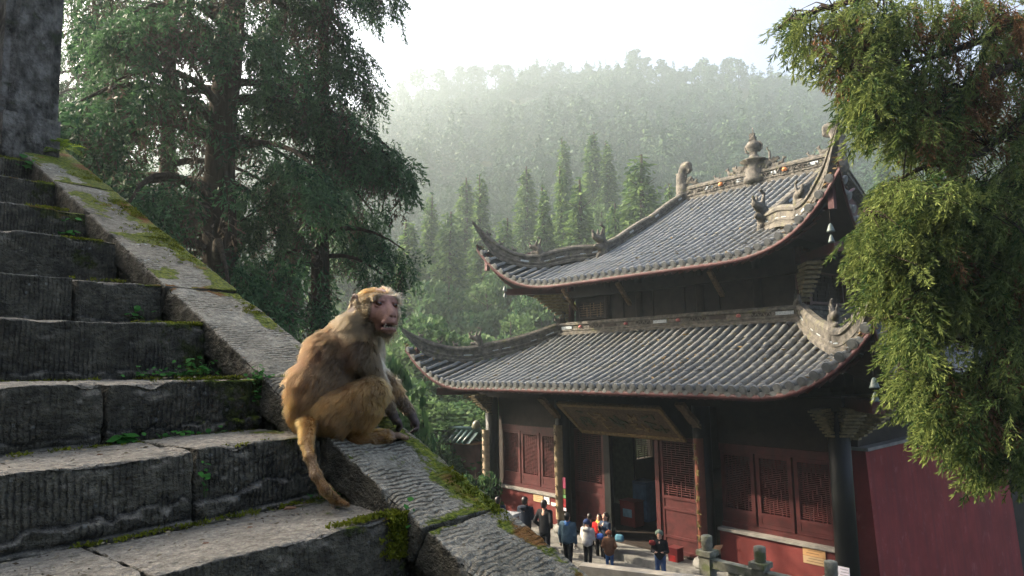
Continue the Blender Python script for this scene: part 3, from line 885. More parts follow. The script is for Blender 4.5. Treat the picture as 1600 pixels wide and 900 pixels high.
# ---- moss cushions standing proud on slab edges and nosings: nobody could count them
M_MOSS = leafmat('moss_tufts', (0.028, 0.045, 0.006), (0.20, 0.215, 0.018), 0.3)
def moss_tufts():
    g = np.random.default_rng(91); C = []; 
    for _ in range(1500):                                  # along the outer slab edge
        u = g.uniform(0.4, 5.6) / CS
        v = vnoise(np.array([[0, u, 0]]), 4.0, 3)[0]
        if v < -0.05 + (0.12 if u < 2.6 else -0.25): continue
        x = 1.70 - abs(g.normal()) * (0.035 if u < 3.3 else 0.075)
        C.append(slope_pt(np.array(x), np.array(u), np.array(0.002)))
    for (y, z) in NOSE:                                    # on nosings near the cheek
        for _ in range(150):
            x = 1.375 - abs(g.normal()) * 0.11
            if vnoise(np.array([[x, y, z]]), 12, 6)[0] < -0.1: continue
            C.append(np.array([x, y + 0.015 + abs(g.normal()) * 0.012, z - 0.001]))
        for _ in range(70):                                # in the corner at the back of the tread
            x = g.uniform(0.6, 1.38); C.append(np.array([x, y + 0.375 - abs(g.normal()) * 0.015, z + 0.002]))
    for _ in range(420):                                   # the mossy riser end under the monkey
        x = 1.385 - abs(g.normal()) * 0.03; C.append(np.array([x, 1.53 + g.normal() * 0.003, -.43 - g.random() * 0.12]))
    C = np.array(C)
    K = 9
    P = np.repeat(C, K, 0) + g.normal(size=(len(C) * K, 3)) * np.array([0.006, 0.006, 0.0025])
    D = unit(g.normal(size=P.shape) * np.array([0.7, 0.7, 0.4]) + np.array([0, 0, 0.7]))
    Q = leaf_quads(P + D * 0.003, D, 0.009 + 0.006 * g.random(len(P)), 0.004 + 0.003 * g.random(len(P)), g)
    o = mobj('moss', cloud_mesh('moss', Q, np.clip(0.5 + 0.4 * vnoise(P, 20, 4) + 0.15 * g.normal(size=len(P)), 0, 1), M_MOSS), None)
    o.location = (0, 0, 5.9); o.rotation_euler = (0, 0, STAIR_ROT)
    tag(o, 'bright yellow green moss cushions on the slab edges and step noses', kind='stuff')
moss_tufts()

# ---- small plants rooted in the joints
M_LEAF = leafmat('creeper_leaves', (0.025, 0.10, 0.02), (0.07, 0.22, 0.04), 0.35)
M_FERN = leafmat('fern_fronds', (0.09, 0.17, 0.02), (0.22, 0.30, 0.04), 0.45)
def creeper(loc, spread, n, size, label):
    g = np.random.default_rng(int(abs(loc[0] * 991 + loc[1] * 713)) + n)
    e = empty('creeping_plant', tuple(st(loc[0], loc[1], 5.9 + loc[2])), STAIR_ROT); tag(e, label, 'plant')
    V = []; Fq = []; T = []
    for i in range(n):
        c = np.array([g.normal() * spread[0], g.normal() * spread[1], abs(g.normal()) * spread[2] + 0.012])
        nrm = unit(np.array([g.normal() * 0.4, -0.45 + g.normal() * 0.35, 1.0])); a = unit(np.cross(nrm, g.normal(size=3))); b = np.cross(nrm, a)
        s = size * (0.6 + 0.7 * g.random()); base = len(V)
        for (u, v, wv) in [(0, -1, 0), (.75, -.35, .12), (.8, .35, .12), (0, .95, -.1), (-.8, .35, .12), (-.75, -.35, .12)]:
            V.append(c + a * u * s + b * v * s + nrm * wv * s)
        Fq += [(base, base + 1, base + 2, base + 3), (base, base + 3, base + 4, base + 5)]; T += [g.random()] * 2
    me = np_mesh('leaves', np.array(V), np.array(Fq), M_LEAF); set_tint(me, T); mobj('leaves', me, e)
    mb = MB()
    for i in range(max(3, n // 4)):
        p = np.array(V[6 * i]); mb.tube([(p[0] * 0.4, p[1] * 0.4, -0.004), (p[0] * 0.8, p[1] * 0.8, p[2] * 0.6), tuple(p)], [0.0012, 0.001, 0.0008], 4)
    mb.build('stem', plain('creeper_stem', (0.05, 0.08, 0.02)), e) if i == max(3, n // 4) - 1 else None
creeper((1.30, 2.64, -.041), (.05, .015, .03), 60, .010, 'tuft of small green leaves at the inner corner of the fourth step')
creeper((1.18, 2.68, -.041), (.06, .012, .012), 40, .009, 'low green leaves along the back of the tread beside the leafy corner tuft')
creeper((0.90, 2.295, -.235), (.022, .012, .008), 9, .022, 'broad leafed green plant in the joint below the split step block')
creeper((1.10, 2.295, -.235), (.09, .008, .008), 24, .009, 'scattered little leaves along the riser foot right of the broad leafed plant')
creeper((0.975, 1.91, -.36), (.008, .008, .05), 12, .008, 'tiny leaves growing up the open joint between two step blocks')
creeper((1.37, 1.88, -.43), (.04, .015, .012), 30, .008, 'small leaves beside the tip of the monkey tail')
creeper((1.38, 1.52, -.50), (.015, .006, .04), 16, .010, 'green leaves hanging on the mossy end of the lowest step')
creeper((1.40, 1.50, -.64), (.02, .01, .02), 14, .012, 'leaf rosette low in the corner under the lowest step')
creeper((1.36, 2.30, -.06), (.03, .015, .015), 50, .008, 'leaves trailing over the step end behind the monkey back')
creeper((1.37, 2.31, -.14), (.012, .006, .05), 40, .008, 'leaves running down the cheek stone behind the monkey back')
creeper((1.28, 3.13, .2), (.03, .006, .03), 10, .016, 'large pale leaves on the sixth riser near the slab')
creeper((1.29, 4.08, .70), (.03, .008, .04), 10, .02, 'blue green leaves on the mossy riser near the upper slab')
creeper((1.36, 5.03, 1.26), (.03, .012, .05), 14, .022, 'leafy weed at the top step beside the coping')
def fern(loc, n, L, label, rz=0):
    g = np.random.default_rng(n + int(L * 1000)); e = empty('fern', tuple(st(loc[0], loc[1], 5.9 + loc[2])), STAIR_ROT + rz); tag(e, label, 'fern')
    for k in range(n):
        a = g.uniform(-2.6, 0.6); d = np.array([math.cos(a), math.sin(a), 0.0]); V = []; Fq = []; T = []
        Lk = L * g.uniform(0.7, 1.1); m = 16
        for i in range(m):
            s = (i + 1) / m; p = d * Lk * s * 0.9 + np.array([0, 0, Lk * (0.75 * s - 0.75 * s * s)])
            side = np.array([-d[1], d[0], 0.0]); w_ = Lk * 0.16 * math.sin(math.pi * min(1, 0.12 + s * 0.88)) + 0.003
            for sg in (-1, 1):
                b = len(V); q = side * sg * w_
                V += [p, p + q * 0.5 + d * w_ * 0.25 + np.array([0, 0, .002]), p + q + d * w_ * 0.35, p + q * 0.5 - d * w_ * 0.05]; Fq.append((b, b + 1, b + 2, b + 3)); T.append(g.random())
        me = np_mesh('frond', np.array(V), np.array(Fq), M_FERN); set_tint(me, T); mobj('frond', me, e)
fern((1.62, 5.36, 1.52), 7, .26, 'fern with arching yellow green fronds at the pillar foot')
fern((1.50, 5.26, 1.46), 6, .16, 'small fern on the coping end left of the arching fern', 0.4)
# grit and needle scraps swept into the corners of the treads
def grit():
    g = np.random.default_rng(44); C = []
    for k, (y, z) in enumerate(NOSE[:7]):
        n = [240, 170, 120, 80, 60, 40, 30][k]
        x = g.uniform(.4, 1.37, n); yy = y + .03 + .34 * g.random(n) ** .45
        C.append(np.stack([x, yy, np.full(n, z + .004)], 1))
    u = g.uniform(.3, 4.2, 260); C.append(slope_pt(g.uniform(1.39, 1.70, 260), u, np.full(260, .004)))
    C = np.concatenate(C); D = unit(g.normal(size=C.shape) * np.array([1, 1, .12])); L = .004 + .009 * g.random(len(C)) ** 2
    o = mobj('leaf_grit', cloud_mesh('leaf_grit', leaf_quads(C, D, L * 1.5, L * .6, g), g.random(len(C)), leafmat('leaf_grit', (.05, .035, .02), (.34, .29, .20), .1)))
    o.location = (0, 0, 5.9); o.rotation_euler = (0, 0, STAIR_ROT); tag(o, 'scattered leaf scraps and grit on the treads and slabs', kind='stuff')
grit()
# fallen leaves
M_DEAD = leafmat('fallen_leaf', (0.09, 0.045, 0.03), (0.28, 0.17, 0.11), 0.2)
for i, (x, y, z, s, lab) in enumerate([(1.19, 1.83, -.43, .02, 'curled pinkish fallen leaf on the step behind the monkey tail'), (1.0, 1.72, -.43, .008, 'tiny pale leaf scrap on the lowest tread'),
                      (0.85, 1.66, -.43, .008, 'dark leaf scrap on the lowest tread'), (0.75, 2.05, -.235, .008, 'dry leaf scrap on the second tread')]):
    P = np.array([(-1, 0, .1), (-.3, .6, .5), (.9, .35, .35), (1.1, -.2, .1), (.2, -.7, .4), (-.6, -.5, .45), (0, 0, .05)]) * s
    me = np_mesh('fallen_leaf', P, np.array([(6, 0, 1), (6, 1, 2), (6, 2, 3), (6, 3, 4), (6, 4, 5), (6, 5, 0)]), M_DEAD); set_tint(me, [0.6 - .1 * i] * 6)
    o = mobj('fallen_leaf', me, None, tuple(st(x, y, 5.9 + z + 0.004))); tag(o, lab, 'leaf', 'leaf scraps on the treads')
# ================================================================== smooth-union modelling: tapered limbs and ellipsoids meshed as one skin
def sd_field(prims, X, Y, Z, k):
    """X, Y, Z are 1-D axes; every primitive is only worked out inside its own box"""
    f = np.full((len(X), len(Y), len(Z)), 1e3, np.float32)
    for p in prims:
        kind = p[0]; kk = k
        if kind in ('cap', 'cut_cap'):
            a = np.asarray(p[1], np.float32); b = np.asarray(p[2], np.float32); ra, rb = p[3], p[4]
            if len(p) > 5: kk = p[5]
            bl = np.minimum(a - ra, b - rb); bh = np.maximum(a + ra, b + rb)
        else:
            c = np.asarray(p[1], np.float32); r = np.asarray(p[2], np.float32)
            if len(p) > 4: kk = p[4]
            bl = c - r.max(); bh = c + r.max()
        mg = kk * 1.6 + (X[1] - X[0]) * 3
        i = [(max(0, int(np.searchsorted(A, bl[d] - mg)) - 1), min(len(A), int(np.searchsorted(A, bh[d] + mg)) + 1)) for d, A in enumerate((X, Y, Z))]
        sl = tuple(slice(*q) for q in i)
        if any(q[0] >= q[1] for q in i): continue
        x, y, z = X[sl[0]][:, None, None], Y[sl[1]][None, :, None], Z[sl[2]][None, None, :]
        if kind in ('cap', 'cut_cap'):
            d = b - a; L2 = float(d @ d) + 1e-12
            t = np.clip(((x - a[0]) * d[0] + (y - a[1]) * d[1] + (z - a[2]) * d[2]) / L2, 0, 1)
            g = np.sqrt((x - a[0] - t * d[0]) ** 2 + (y - a[1] - t * d[1]) ** 2 + (z - a[2] - t * d[2]) ** 2) - (ra + (rb - ra) * t)
        else:
            U, V, W = x - c[0], y - c[1], z - c[2]
            if len(p) > 3 and p[3] is not None:
                M = np.asarray(p[3], np.float32)
                U, V, W = M[0, 0] * U + M[0, 1] * V + M[0, 2] * W, M[1, 0] * U + M[1, 1] * V + M[1, 2] * W, M[2, 0] * U + M[2, 1] * V + M[2, 2] * W
            q = np.sqrt((U / r[0]) ** 2 + (V / r[1]) ** 2 + (W / r[2]) ** 2)
            g = (q - 1) * float(np.min(r)) * 0.5 + (q - 1) * float(np.mean(r)) * 0.5
        fs = f[sl]
        if kind.startswith('cut'):
            h = np.clip(0.5 - 0.5 * (fs + g) / kk, 0, 1); f[sl] = fs * (1 - h) - g * h + kk * h * (1 - h)
        else:
            h = np.clip(0.5 + 0.5 * (fs - g) / kk, 0, 1); f[sl] = fs * (1 - h) + g * h - kk * h * (1 - h)
    return f

def surface_nets(f, lo, h):
    nx, ny, nz = f.shape
    s = f < 0
    cs = [(i, j, k) for i in (0, 1) for j in (0, 1) for k in (0, 1)]
    sl = lambda A, c: A[c[0]:nx - 1 + c[0], c[1]:ny - 1 + c[1], c[2]:nz - 1 + c[2]]
    cnt = sum(sl(s, c).astype(np.int8) for c in cs)
    act = (cnt > 0) & (cnt < 8)
    ids = -np.ones(act.shape, np.int64); idx = np.argwhere(act); ids[act] = np.arange(len(idx))
    acc = np.zeros((len(idx), 3)); n = np.zeros(len(idx))
    val = {c: f[idx[:, 0] + c[0], idx[:, 1] + c[1], idx[:, 2] + c[2]] for c in cs}
    for a in cs:
        for ax in range(3):
            if a[ax]: continue
            b = list(a); b[ax] = 1; b = tuple(b)
            va, vb = val[a], val[b]; m = (va < 0) != (vb < 0)
            t = va / np.where(np.abs(va - vb) < 1e-12, 1, va - vb)
            P = np.tile(np.array(a, float), (len(idx), 1)); P[:, ax] += t
            acc[m] += P[m]; n[m] += 1
    V = (idx + acc / np.maximum(n, 1)[:, None]) * h + np.asarray(lo)
    quads = []
    for ax in range(3):
        o = [1, 2] if ax == 0 else ([2, 0] if ax == 1 else [0, 1])
        sh = [slice(1, d - 1) for d in f.shape]
        s0 = list(sh); s1 = list(sh); s0[ax] = slice(0, f.shape[ax] - 1); s1[ax] = slice(1, f.shape[ax])
        e = s[tuple(s0)] != s[tuple(s1)]
        p = np.argwhere(e); inside = s[tuple(s0)][e]
        base = p.copy(); base[:, o[0]] += 1; base[:, o[1]] += 1
        def cid(d0, d1):
            q = base.copy(); q[:, o[0]] -= d0; q[:, o[1]] -= d1; return ids[q[:, 0], q[:, 1], q[:, 2]]
        Q = np.stack([cid(1, 1), cid(0, 1), cid(0, 0), cid(1, 0)], 1)
        Q[~inside] = Q[~inside][:, ::-1]
        quads.append(Q)
    F = np.concatenate(quads); F = F[(F >= 0).all(1)]
    return V, F

def sdf_geo(prims, h, k, pad=0.03, relax=1):
    pts = []
    for p in prims:
        if p[0].startswith('cut'): continue
        if p[0] == 'cap':
            for c, r in ((p[1], p[3]), (p[2], p[4])): pts += [np.asarray(c) - r, np.asarray(c) + r]
        else: pts += [np.asarray(p[1]) - max(p[2]), np.asarray(p[1]) + max(p[2])]
    pts = np.array(pts); lo = pts.min(0) - pad; hi = pts.max(0) + pad
    g = [np.arange(lo[i], hi[i] + h, h, dtype=np.float32) for i in range(3)]
    f = sd_field(prims, g[0], g[1], g[2], k)
    V, F = surface_nets(f, lo, h)
    for _ in range(relax):
        e = np.concatenate([F[:, [0, 1]], F[:, [1, 2]], F[:, [2, 3]], F[:, [3, 0]]])
        S = np.zeros_like(V); c = np.zeros(len(V))
        for d in range(3): S[:, d] = np.bincount(e[:, 0], V[e[:, 1], d], len(V)) + np.bincount(e[:, 1], V[e[:, 0], d], len(V))
        c = np.bincount(e[:, 0], minlength=len(V)) + np.bincount(e[:, 1], minlength=len(V))
        V = 0.5 * V + 0.5 * S / np.maximum(c, 1)[:, None]
    return V, F

def sdf_obj(name, prims, h, k, mat, parent=None, loc=None, relax=1):
    V, F = sdf_geo(prims, h, k, pad=3 * h, relax=relax)
    return mobj(name, np_mesh(name, V, F, mat, smooth=True), parent, loc)

def vert_normals(V, F):
    n = np.cross(V[F[:, 2]] - V[F[:, 0]], V[F[:, 3]] - V[F[:, 1]])
    N = np.zeros_like(V)
    for i in range(4):
        for d in range(3): N[:, d] += np.bincount(F[:, i], n[:, d], len(V))
    return unit(N)
# ================================================================== the temple hall
YC, XR = 13.5, 24.2
HALL = empty('temple_hall', (XR, YC, 0.0))
tag(HALL, 'two tiered temple hall with flying tiled eaves and dark red lattice front', 'temple')

t = NT('roof_tile_clay', 0.42, 0.5)
rv = t.rand(); n = t.noise(2.2, 5); n2 = t.noise(26, 4)
c = t.ramp(n, [(0.3, (0.060, 0.067, 0.071)), (0.5, (0.112, 0.120, 0.124)), (0.75, (0.185, 0.184, 0.170))])
c = t.mix(t.math('MULTIPLY', rv, 0.35), c, (0.075, 0.085, 0.09))
c = t.mix(t.ramp(t.attr('tint'), [(0.0, 0.0), (1.0, 0.3)]), c, (0.11, 0.13, 0.14))
c = t.mix(t.ramp(t.noise(7, 5), [(0.60, 0.0), (0.70, 0.75)]), c, (0.22, 0.19, 0.10))
c = t.mix(t.ramp(t.noise(1.1, 5), [(0.54, 0.0), (0.70, 0.7)]), c, (0.085, 0.085, 0.07))
t.color(c); t.bump(n2, 0.3, 0.01); t.rough(t.ramp(n2, [(0.3, 0.42), (0.7, 0.7)]))
M_TILE = t.m
t = NT('pan_tile_clay', 0.7, 0.3)
t.color(t.ramp(t.noise(8, 5), [(0.3, (0.022, 0.025, 0.026)), (0.7, (0.055, 0.058, 0.058))])); t.bump(t.noise(30, 4), 0.4, 0.01)
M_PAN = t.m
t = NT('ridge_plaster', 0.85, 0.25)
n = t.noise(6, 6, 0.65)
c = t.ramp(n, [(0.3, (0.026, 0.025, 0.023)), (0.5, (0.076, 0.071, 0.062)), (0.72, (0.155, 0.142, 0.118))])
c = t.mix(t.ramp(t.noise(4, 5), [(0.58, 0.0), (0.68, 0.7)]), c, (0.10, 0.10, 0.045))
t.color(c); t.bump(t.math('ADD', n, t.noise(40, 3)), 0.7, 0.02)
M_RIDGE = t.m
M_CHINA = plain('mosaic_china', (0.27, 0.31, 0.33), 0.35, 0.5, 0.35, 25)
M_PINK = plain('mosaic_red', (0.42, 0.13, 0.12), 0.5, 0.4, 0.3, 20)
M_REDW = plain('red_lacquer_wood', (0.056, 0.0105, 0.0110), 0.5, 0.4, 0.35, 5, 0.15)
M_REDF = plain('eave_board_red', (0.056, 0.018, 0.020), 0.65, 0.3, 0.35, 3, 0.2)
M_DARK = plain('smoked_dark_wood', (0.022, 0.016, 0.013), 0.75, 0.25, 0.4, 4, 0.3)
M_BLACK = plain('black_lacquer', (0.008, 0.009, 0.009), 0.5, 0.25, 0.3, 3)
t = NT('red_plaster', 0.85, 0.2)
n = t.noise(1.1, 6, 0.6); n2 = t.noise(5, 5)
c = t.ramp(n, [(0.3, (0.165, 0.024, 0.024)), (0.7, (0.25, 0.044, 0.040))])
c = t.mix(t.ramp(n2, [(0.62, 0.0), (0.75, 0.5)]), c, (0.27, 0.10, 0.10))
st_ = t.noise(3.2, 6, 0.65, t.vec('Object', (1.6, 1.6, 0.10)))
c = t.mix(t.ramp(st_, [(0.44, 0.0), (0.62, 0.55)]), c, (0.125, 0.030, 0.034))
c = t.mix(t.ramp(t.noise(2.3, 7, 0.7, t.vec('Object', (1, 1, .8))), [(0.58, 0.0), (0.64, 0.35), (0.75, 0.6)]), c, (0.30, 0.115, 0.105))
t.color(c); t.bump(t.noise(14, 4), 0.15, 0.01)
M_REDP = t.m
M_DADO = plain('dado_red_plaster', (.115, .024, .022), .85, .2, .25, 2, .15)
M_SILL = plain('grey_sill_stone', (0.20, 0.19, 0.175), 0.8, 0.25, 0.25, 5, 0.3)
M_PLINTH = plain('plinth_stone', (0.16, 0.16, 0.15), 0.8, 0.25, 0.3, 4, 0.4)
M_GOLDW = plain('carved_gilt_wood', (0.22, 0.145, 0.06), 0.55, 0.4, 0.45, 12, 0.3)
M_OLDW = plain('carved_old_wood', (0.13, 0.085, 0.045), 0.65, 0.3, 0.5, 14, 0.5)
M_CORBEL = plain('lit_corbel', (.19, .15, .075), .65, .3, .5, 9, .5)  # old wood colour brightened for the light on the brackets
M_BRONZE = plain('green_bronze', (0.07, 0.095, 0.09), 0.5, 0.4, 0.25, 20)

# ---- roof surfaces
def lo_x(v): return -10.2 - 0.5 * np.clip((np.abs(v) - 4) / 4.24, 0, 1.2) ** 2
def lo_prof(x):
    s = np.clip((x + 10.2) / 4.0, -0.2, 1.0); return 5.12 + 1.68 * (0.72 * s + 0.28 * s * np.abs(s))
def lo_lift(v): return 1.6 * np.clip((np.abs(v) - 5.0) / 3.25, 0, 1.1) ** 2.6
def lo_front(x, v): return lo_prof(x) + lo_lift(v)
def lo_hipx(v):                                   # front slope ends on the hip line
    return np.where(np.abs(v) <= 4.62, -6.22, -6.2 - (np.abs(v) - 4.62) * (4.5 / 3.62))
def lo_side(u, x):                                # u = distance out from the wall line, x along the side
    s = np.clip((3.13 - u) / 3.13, -0.2, 1.0)
    lift = 1.6 * np.clip((np.abs(x) - 7.3) / 3.4, 0, 1.1) ** 2.6
    return 5.12 + 1.68 * (0.72 * s + 0.28 * s * np.abs(s)) + lift
def up_x(v): return -7.9 - 0.5 * np.clip((np.abs(v) - 3.3) / 3.53, 0, 1.2) ** 2
def up_prof(x):
    s = (x + 7.9) / 7.9; return 8.55 + 3.95 * (0.80 * s + 0.20 * s * np.abs(s))
def up_lift(v): return 1.95 * np.clip((np.abs(v) - 2.8) / 4.03, 0, 1.1) ** 3.0
def up_front(x, v): return up_prof(x) + up_lift(v)
def up_hipx(v): return np.where(np.abs(v) <= 3.2, -0.05, -5.2 - (np.abs(v) - 3.2) * (3.2 / 3.63))
def up_side(u, x):
    s = np.clip((3.3 - u) / 3.3, -0.2, 1.0)
    lift = 1.95 * np.clip((np.abs(x) - 4.6) / 3.8, 0, 1.1) ** 3.0
    return 8.55 + 1.35 * (0.8 * s + 0.2 * s * np.abs(s)) + lift

def sheet(fn, nu, nv):
    """fn(a,b)->xyz over the unit square"""
    a, b = np.meshgrid(np.linspace(0, 1, nu), np.linspace(0, 1, nv), indexing='ij')
    P = fn(a.ravel(), b.ravel()); I = np.arange(nu * nv).reshape(nu, nv)
    return P, np.stack([I[:-1, :-1], I[1:, :-1], I[1:, 1:], I[:-1, 1:]], -1).reshape(-1, 4)

def slope_sheet(kind, face, dz, ext=0.0, inner=None):
    """one roof plane as a point grid; face 0 front, 1 back, 2 left (+v), 3 right"""
    def fn(a, b):
        if face < 2:
            vt = 8.24 if kind == 'lo' else 6.83
            v = (a * 2 - 1) * vt
            xe = (lo_x if kind == 'lo' else up_x)(v) - ext; xh = (lo_hipx if kind == 'lo' else up_hipx)(v)
            if inner is not None: xh = np.minimum(xh, inner)
            xh = np.maximum(xh, xe)
            x = xe + (xh - xe) * b
            z = (lo_front if kind == 'lo' else up_front)(x, v) + dz
            return np.stack([x if face == 0 else -x, v, z], 1)
        xt = 10.7 if kind == 'lo' else 8.4
        x = (a * 2 - 1) * xt
        w0 = 4.62 if kind == 'lo' else 3.2; x0 = 6.2 if kind == 'lo' else 5.2
        full = 3.62 if kind == 'lo' else 3.63; mid = 3.13 if kind == 'lo' else 3.3
        run = 4.5 if kind == 'lo' else 3.2
        ue = mid + (full - mid) * np.clip((np.abs(x) - x0) / run, 0, 1) ** 2 + ext
        uh = np.clip((np.abs(x) - x0) / run, 0, 1) * full
        uh = np.minimum(uh, ue)
        u = ue + (uh - ue) * b
        z = (lo_side if kind == 'lo' else up_side)(u, x) + dz
        return np.stack([x, (w0 + u) * (1 if face == 2 else -1), z], 1)
    return fn

ROOFS = {}
for kind, nm, lab in (('lo', 'lower_roof', 'broad lower roof of grey barrel tiles'), ('up', 'upper_roof', 'steep upper roof of grey barrel tiles')):
    Vs = []; Fs = []; off = 0
    for face in range(4):
        P, Fq = sheet(slope_sheet(kind, face, -0.035), 90, 14)
        if face in (0, 3): Fq = Fq
        Vs.append(P); Fs.append(Fq + off); off += len(P)
    ROOFS[kind] = mobj(nm, np_mesh(nm, np.concatenate(Vs), np.concatenate(Fs), M_PAN, smooth=True), HALL)
    ROOFS[kind]['label'] = lab
    # soffit, a slab's thickness below, as one dark boarded ceiling
    Vs = []; Fs = []; off = 0
    for face in range(4):
        P, Fq = sheet(slope_sheet(kind, face, -0.2, -0.03), 60, 6)
        Vs.append(P); Fs.append(Fq + off); off += len(P)
    mobj('eave_soffit', np_mesh('eave_soffit', np.concatenate(Vs), np.concatenate(Fs), M_DARK), HALL)
    # fascia strip all round, following the flying corners
    for face in range(4):
        fn = slope_sheet(kind, face, 0.0); a = np.linspace(0, 1, 90); E = fn(a, 0 * a)
        E2 = slope_sheet(kind, face, 0.0, -0.05)(a, 0 * a)
        V = np.concatenate([E + [0, 0, -.06], E + [0, 0, -.21], E2 + [0, 0, -.06], E2 + [0, 0, -.21]]); m = 90
        Fq = []
        for i in range(m - 1):
            Fq += [(i, i + 1, m + i + 1, m + i), (2 * m + i, 3 * m + i, 3 * m + i + 1, 2 * m + i + 1), (m + i, m + i + 1, 3 * m + i + 1, 3 * m + i), (i, 2 * m + i, 2 * m + i + 1, i + 1)]
        mobj('eave_board', np_mesh('eave_board', V, np.array(Fq), M_REDF), HALL)

# ---- barrel tiles
def barrel(L, r0, r1, n=6):
    V = []; Fq = []
    for (x, r, dz) in ((0, r0, .006), (L, r1, 0), ):
        for k in range(n + 1):
            th = math.pi * k / n; V.append((x, r * math.cos(th), r * math.sin(th) * 1.05 + dz))
    for k in range(n): Fq.append((k, k + 1, n + 2 + k, n + 1 + k))
    V.append((0, 0, 0)); c = len(V) - 1
    V2 = np.array(V); F2 = [q[::-1] for q in Fq]
    tri = [(c, k + 1, k, k) for k in range(n)]
    return V2, F2, tri
BL = 0.37
bv, bf, bt = barrel(BL + 0.012, 0.091, 0.085)
def tile_mesh(name):
    me = bpy.data.meshes.new(name); me.from_pydata([tuple(p) for p in bv], [], [tuple(q) for q in bf] + [tuple(q[:3]) for q in bt])
    me.materials.append(M_TILE); me.polygons.foreach_set('use_smooth', np.array([True] * len(bf) + [False] * len(bt))); me.update(); return me
TILE_ME = tile_mesh('cover_tile')
capmb = MB()
capmb.tube([(-0.035, 0, 0.045), (0.02, 0, 0.045)], [0.104, 0.104], 14, True, False); capmb.tube([(-0.045, 0, 0.045), (-0.03, 0, 0.045)], [0.062, 0.062], 10, True, False)
CAP_ME = bpy.data.meshes.new('tile_end_disc'); CAP_ME.from_pydata(capmb.v, [], capmb.f); CAP_ME.materials.append(M_TILE); CAP_ME.update()

def columns(kind, face):
    """start and direction of every barrel tile on one roof plane"""
    out = []; ends = []
    pitch = 0.288 if kind == 'lo' else 0.298
    half = (8.24 if kind == 'lo' else 6.83) if face < 2 else (10.7 if kind == 'lo' else 8.4)
    m = int(half / pitch); fn = slope_sheet(kind, face, 0.0)
    for i in range(-m, m + 1):
        a = np.full(41, (i * pitch / half + 1) / 2); b = np.linspace(0, 1, 41)
        P = fn(a, b); seg = np.linalg.norm(np.diff(P, axis=0), axis=1); s = np.concatenate([[0], np.cumsum(seg)])
        if s[-1] < 0.12: continue
        ends.append((P[0], P[1] - P[0]))
        k = 0
        while k * BL < s[-1] - 0.08:
            p = np.array([np.interp(k * BL, s, P[:, d]) for d in range(3)]); q = np.array([np.interp(min(k * BL + BL, s[-1]), s, P[:, d]) for d in range(3)])
            if k * BL + BL > s[-1]: L = (s[-1] - k * BL) / BL
            else: L = 1.0
            out.append((p, q - p, L)); k += 1
    return out, ends

def basis(d):
    x = d / np.linalg.norm(d); z = np.array([0, 0, 1.0]); y = np.cross(z, x); y /= np.linalg.norm(y); z = np.cross(x, y)
    return np.stack([x, y, z], 1)

g = np.random.default_rng(33)
for kind in ('lo', 'up'):
    roof = ROOFS[kind]; rows = []
    for face in range(4):
        o, e = columns(kind, face)
        for r_ in o: rows.append((face,) + r_)
        Vs = []; Fs = []; off = 0
        dv = np.array([[-0.02, -0.12, 0.01], [-0.02, 0.12, 0.01], [-0.03, 0.08, -0.07], [-0.035, 0, -0.13], [-0.03, -0.08, -0.07]])
        for j, (p, d) in enumerate(e):
            Bm = basis(d)
            if face == 0 and np.linalg.norm(p) > 0:
                o_ = mobj('tile_end_disc', CAP_ME, roof); M = Matrix(np.vstack([np.hstack([Bm, p[:, None] + np.array([[0], [0], [0.0]])]), [0, 0, 0, 1]]).tolist()); o_.matrix_local = M
            if j + 1 < len(e):                              # the drip tile that closes the trough between two barrels
                c_ = (p + e[j + 1][0]) / 2 + np.array([0, 0, -0.01]); Vs.append(dv @ Bm.T + c_); Fs.append(np.arange(5)[None] + off); off += 5
        if face != 0:
            for (p, d) in e:
                Bm = basis(d); Vs2 = np.array(capmb.v) @ Bm.T + p
        mobj('drip_tiles', np_mesh('drip_tiles', np.concatenate(Vs), np.concatenate(Fs), M_TILE), roof)['kind'] = 'stuff'
        if face != 0:
            mbx = MB()
            for (p, d) in e:
                Bm = basis(d); mbx.add(np.array(capmb.v) @ Bm.T + p, capmb.f)
            mbx.build('tile_end_discs', M_TILE, roof)['kind'] = 'stuff'
    # nearest front tiles one by one, the rest as one mass
    camL = np.array([-XR, -YC, 5.9])
    order = sorted(range(len(rows)), key=lambda i: (rows[i][0] != 0, np.linalg.norm(rows[i][1] - camL)))
    single = set(order[:175 if kind == 'lo' else 120])
    Vs = []; Fs = []; TT = []; off = 0
    F5 = np.array([tuple(q) for q in bf])
    for i, (face, p, d, L) in enumerate(rows):
        jit = g.normal(size=3) * np.array([0.008, 0.006, 0.003]); tw = g.normal() * 0.018 * (3.5 if g.random() < .03 else 1)
        Bm = basis(d + np.array([0, tw * np.linalg.norm(d), 0]))
        sc_ = np.array([max(L, 0.2), 1.0, 1.0])
        if i in single:
            o_ = mobj('cover_tile', TILE_ME, roof); pp = p + jit
            o_.matrix_local = Matrix(np.vstack([np.hstack([Bm * sc_[None, :], pp[:, None]]), [0, 0, 0, 1]]).tolist())
        else:
            Vs.append((bv * sc_) @ Bm.T + p + jit); Fs.append(F5 + off); off += len(bv); TT += [g.random()] * len(F5)
    me = np_mesh('cover_tiles', np.concatenate(Vs), np.concatenate(Fs), M_TILE, smooth=True); set_tint(me, TT)
    mobj('cover_tiles', me, roof)['kind'] = 'stuff'

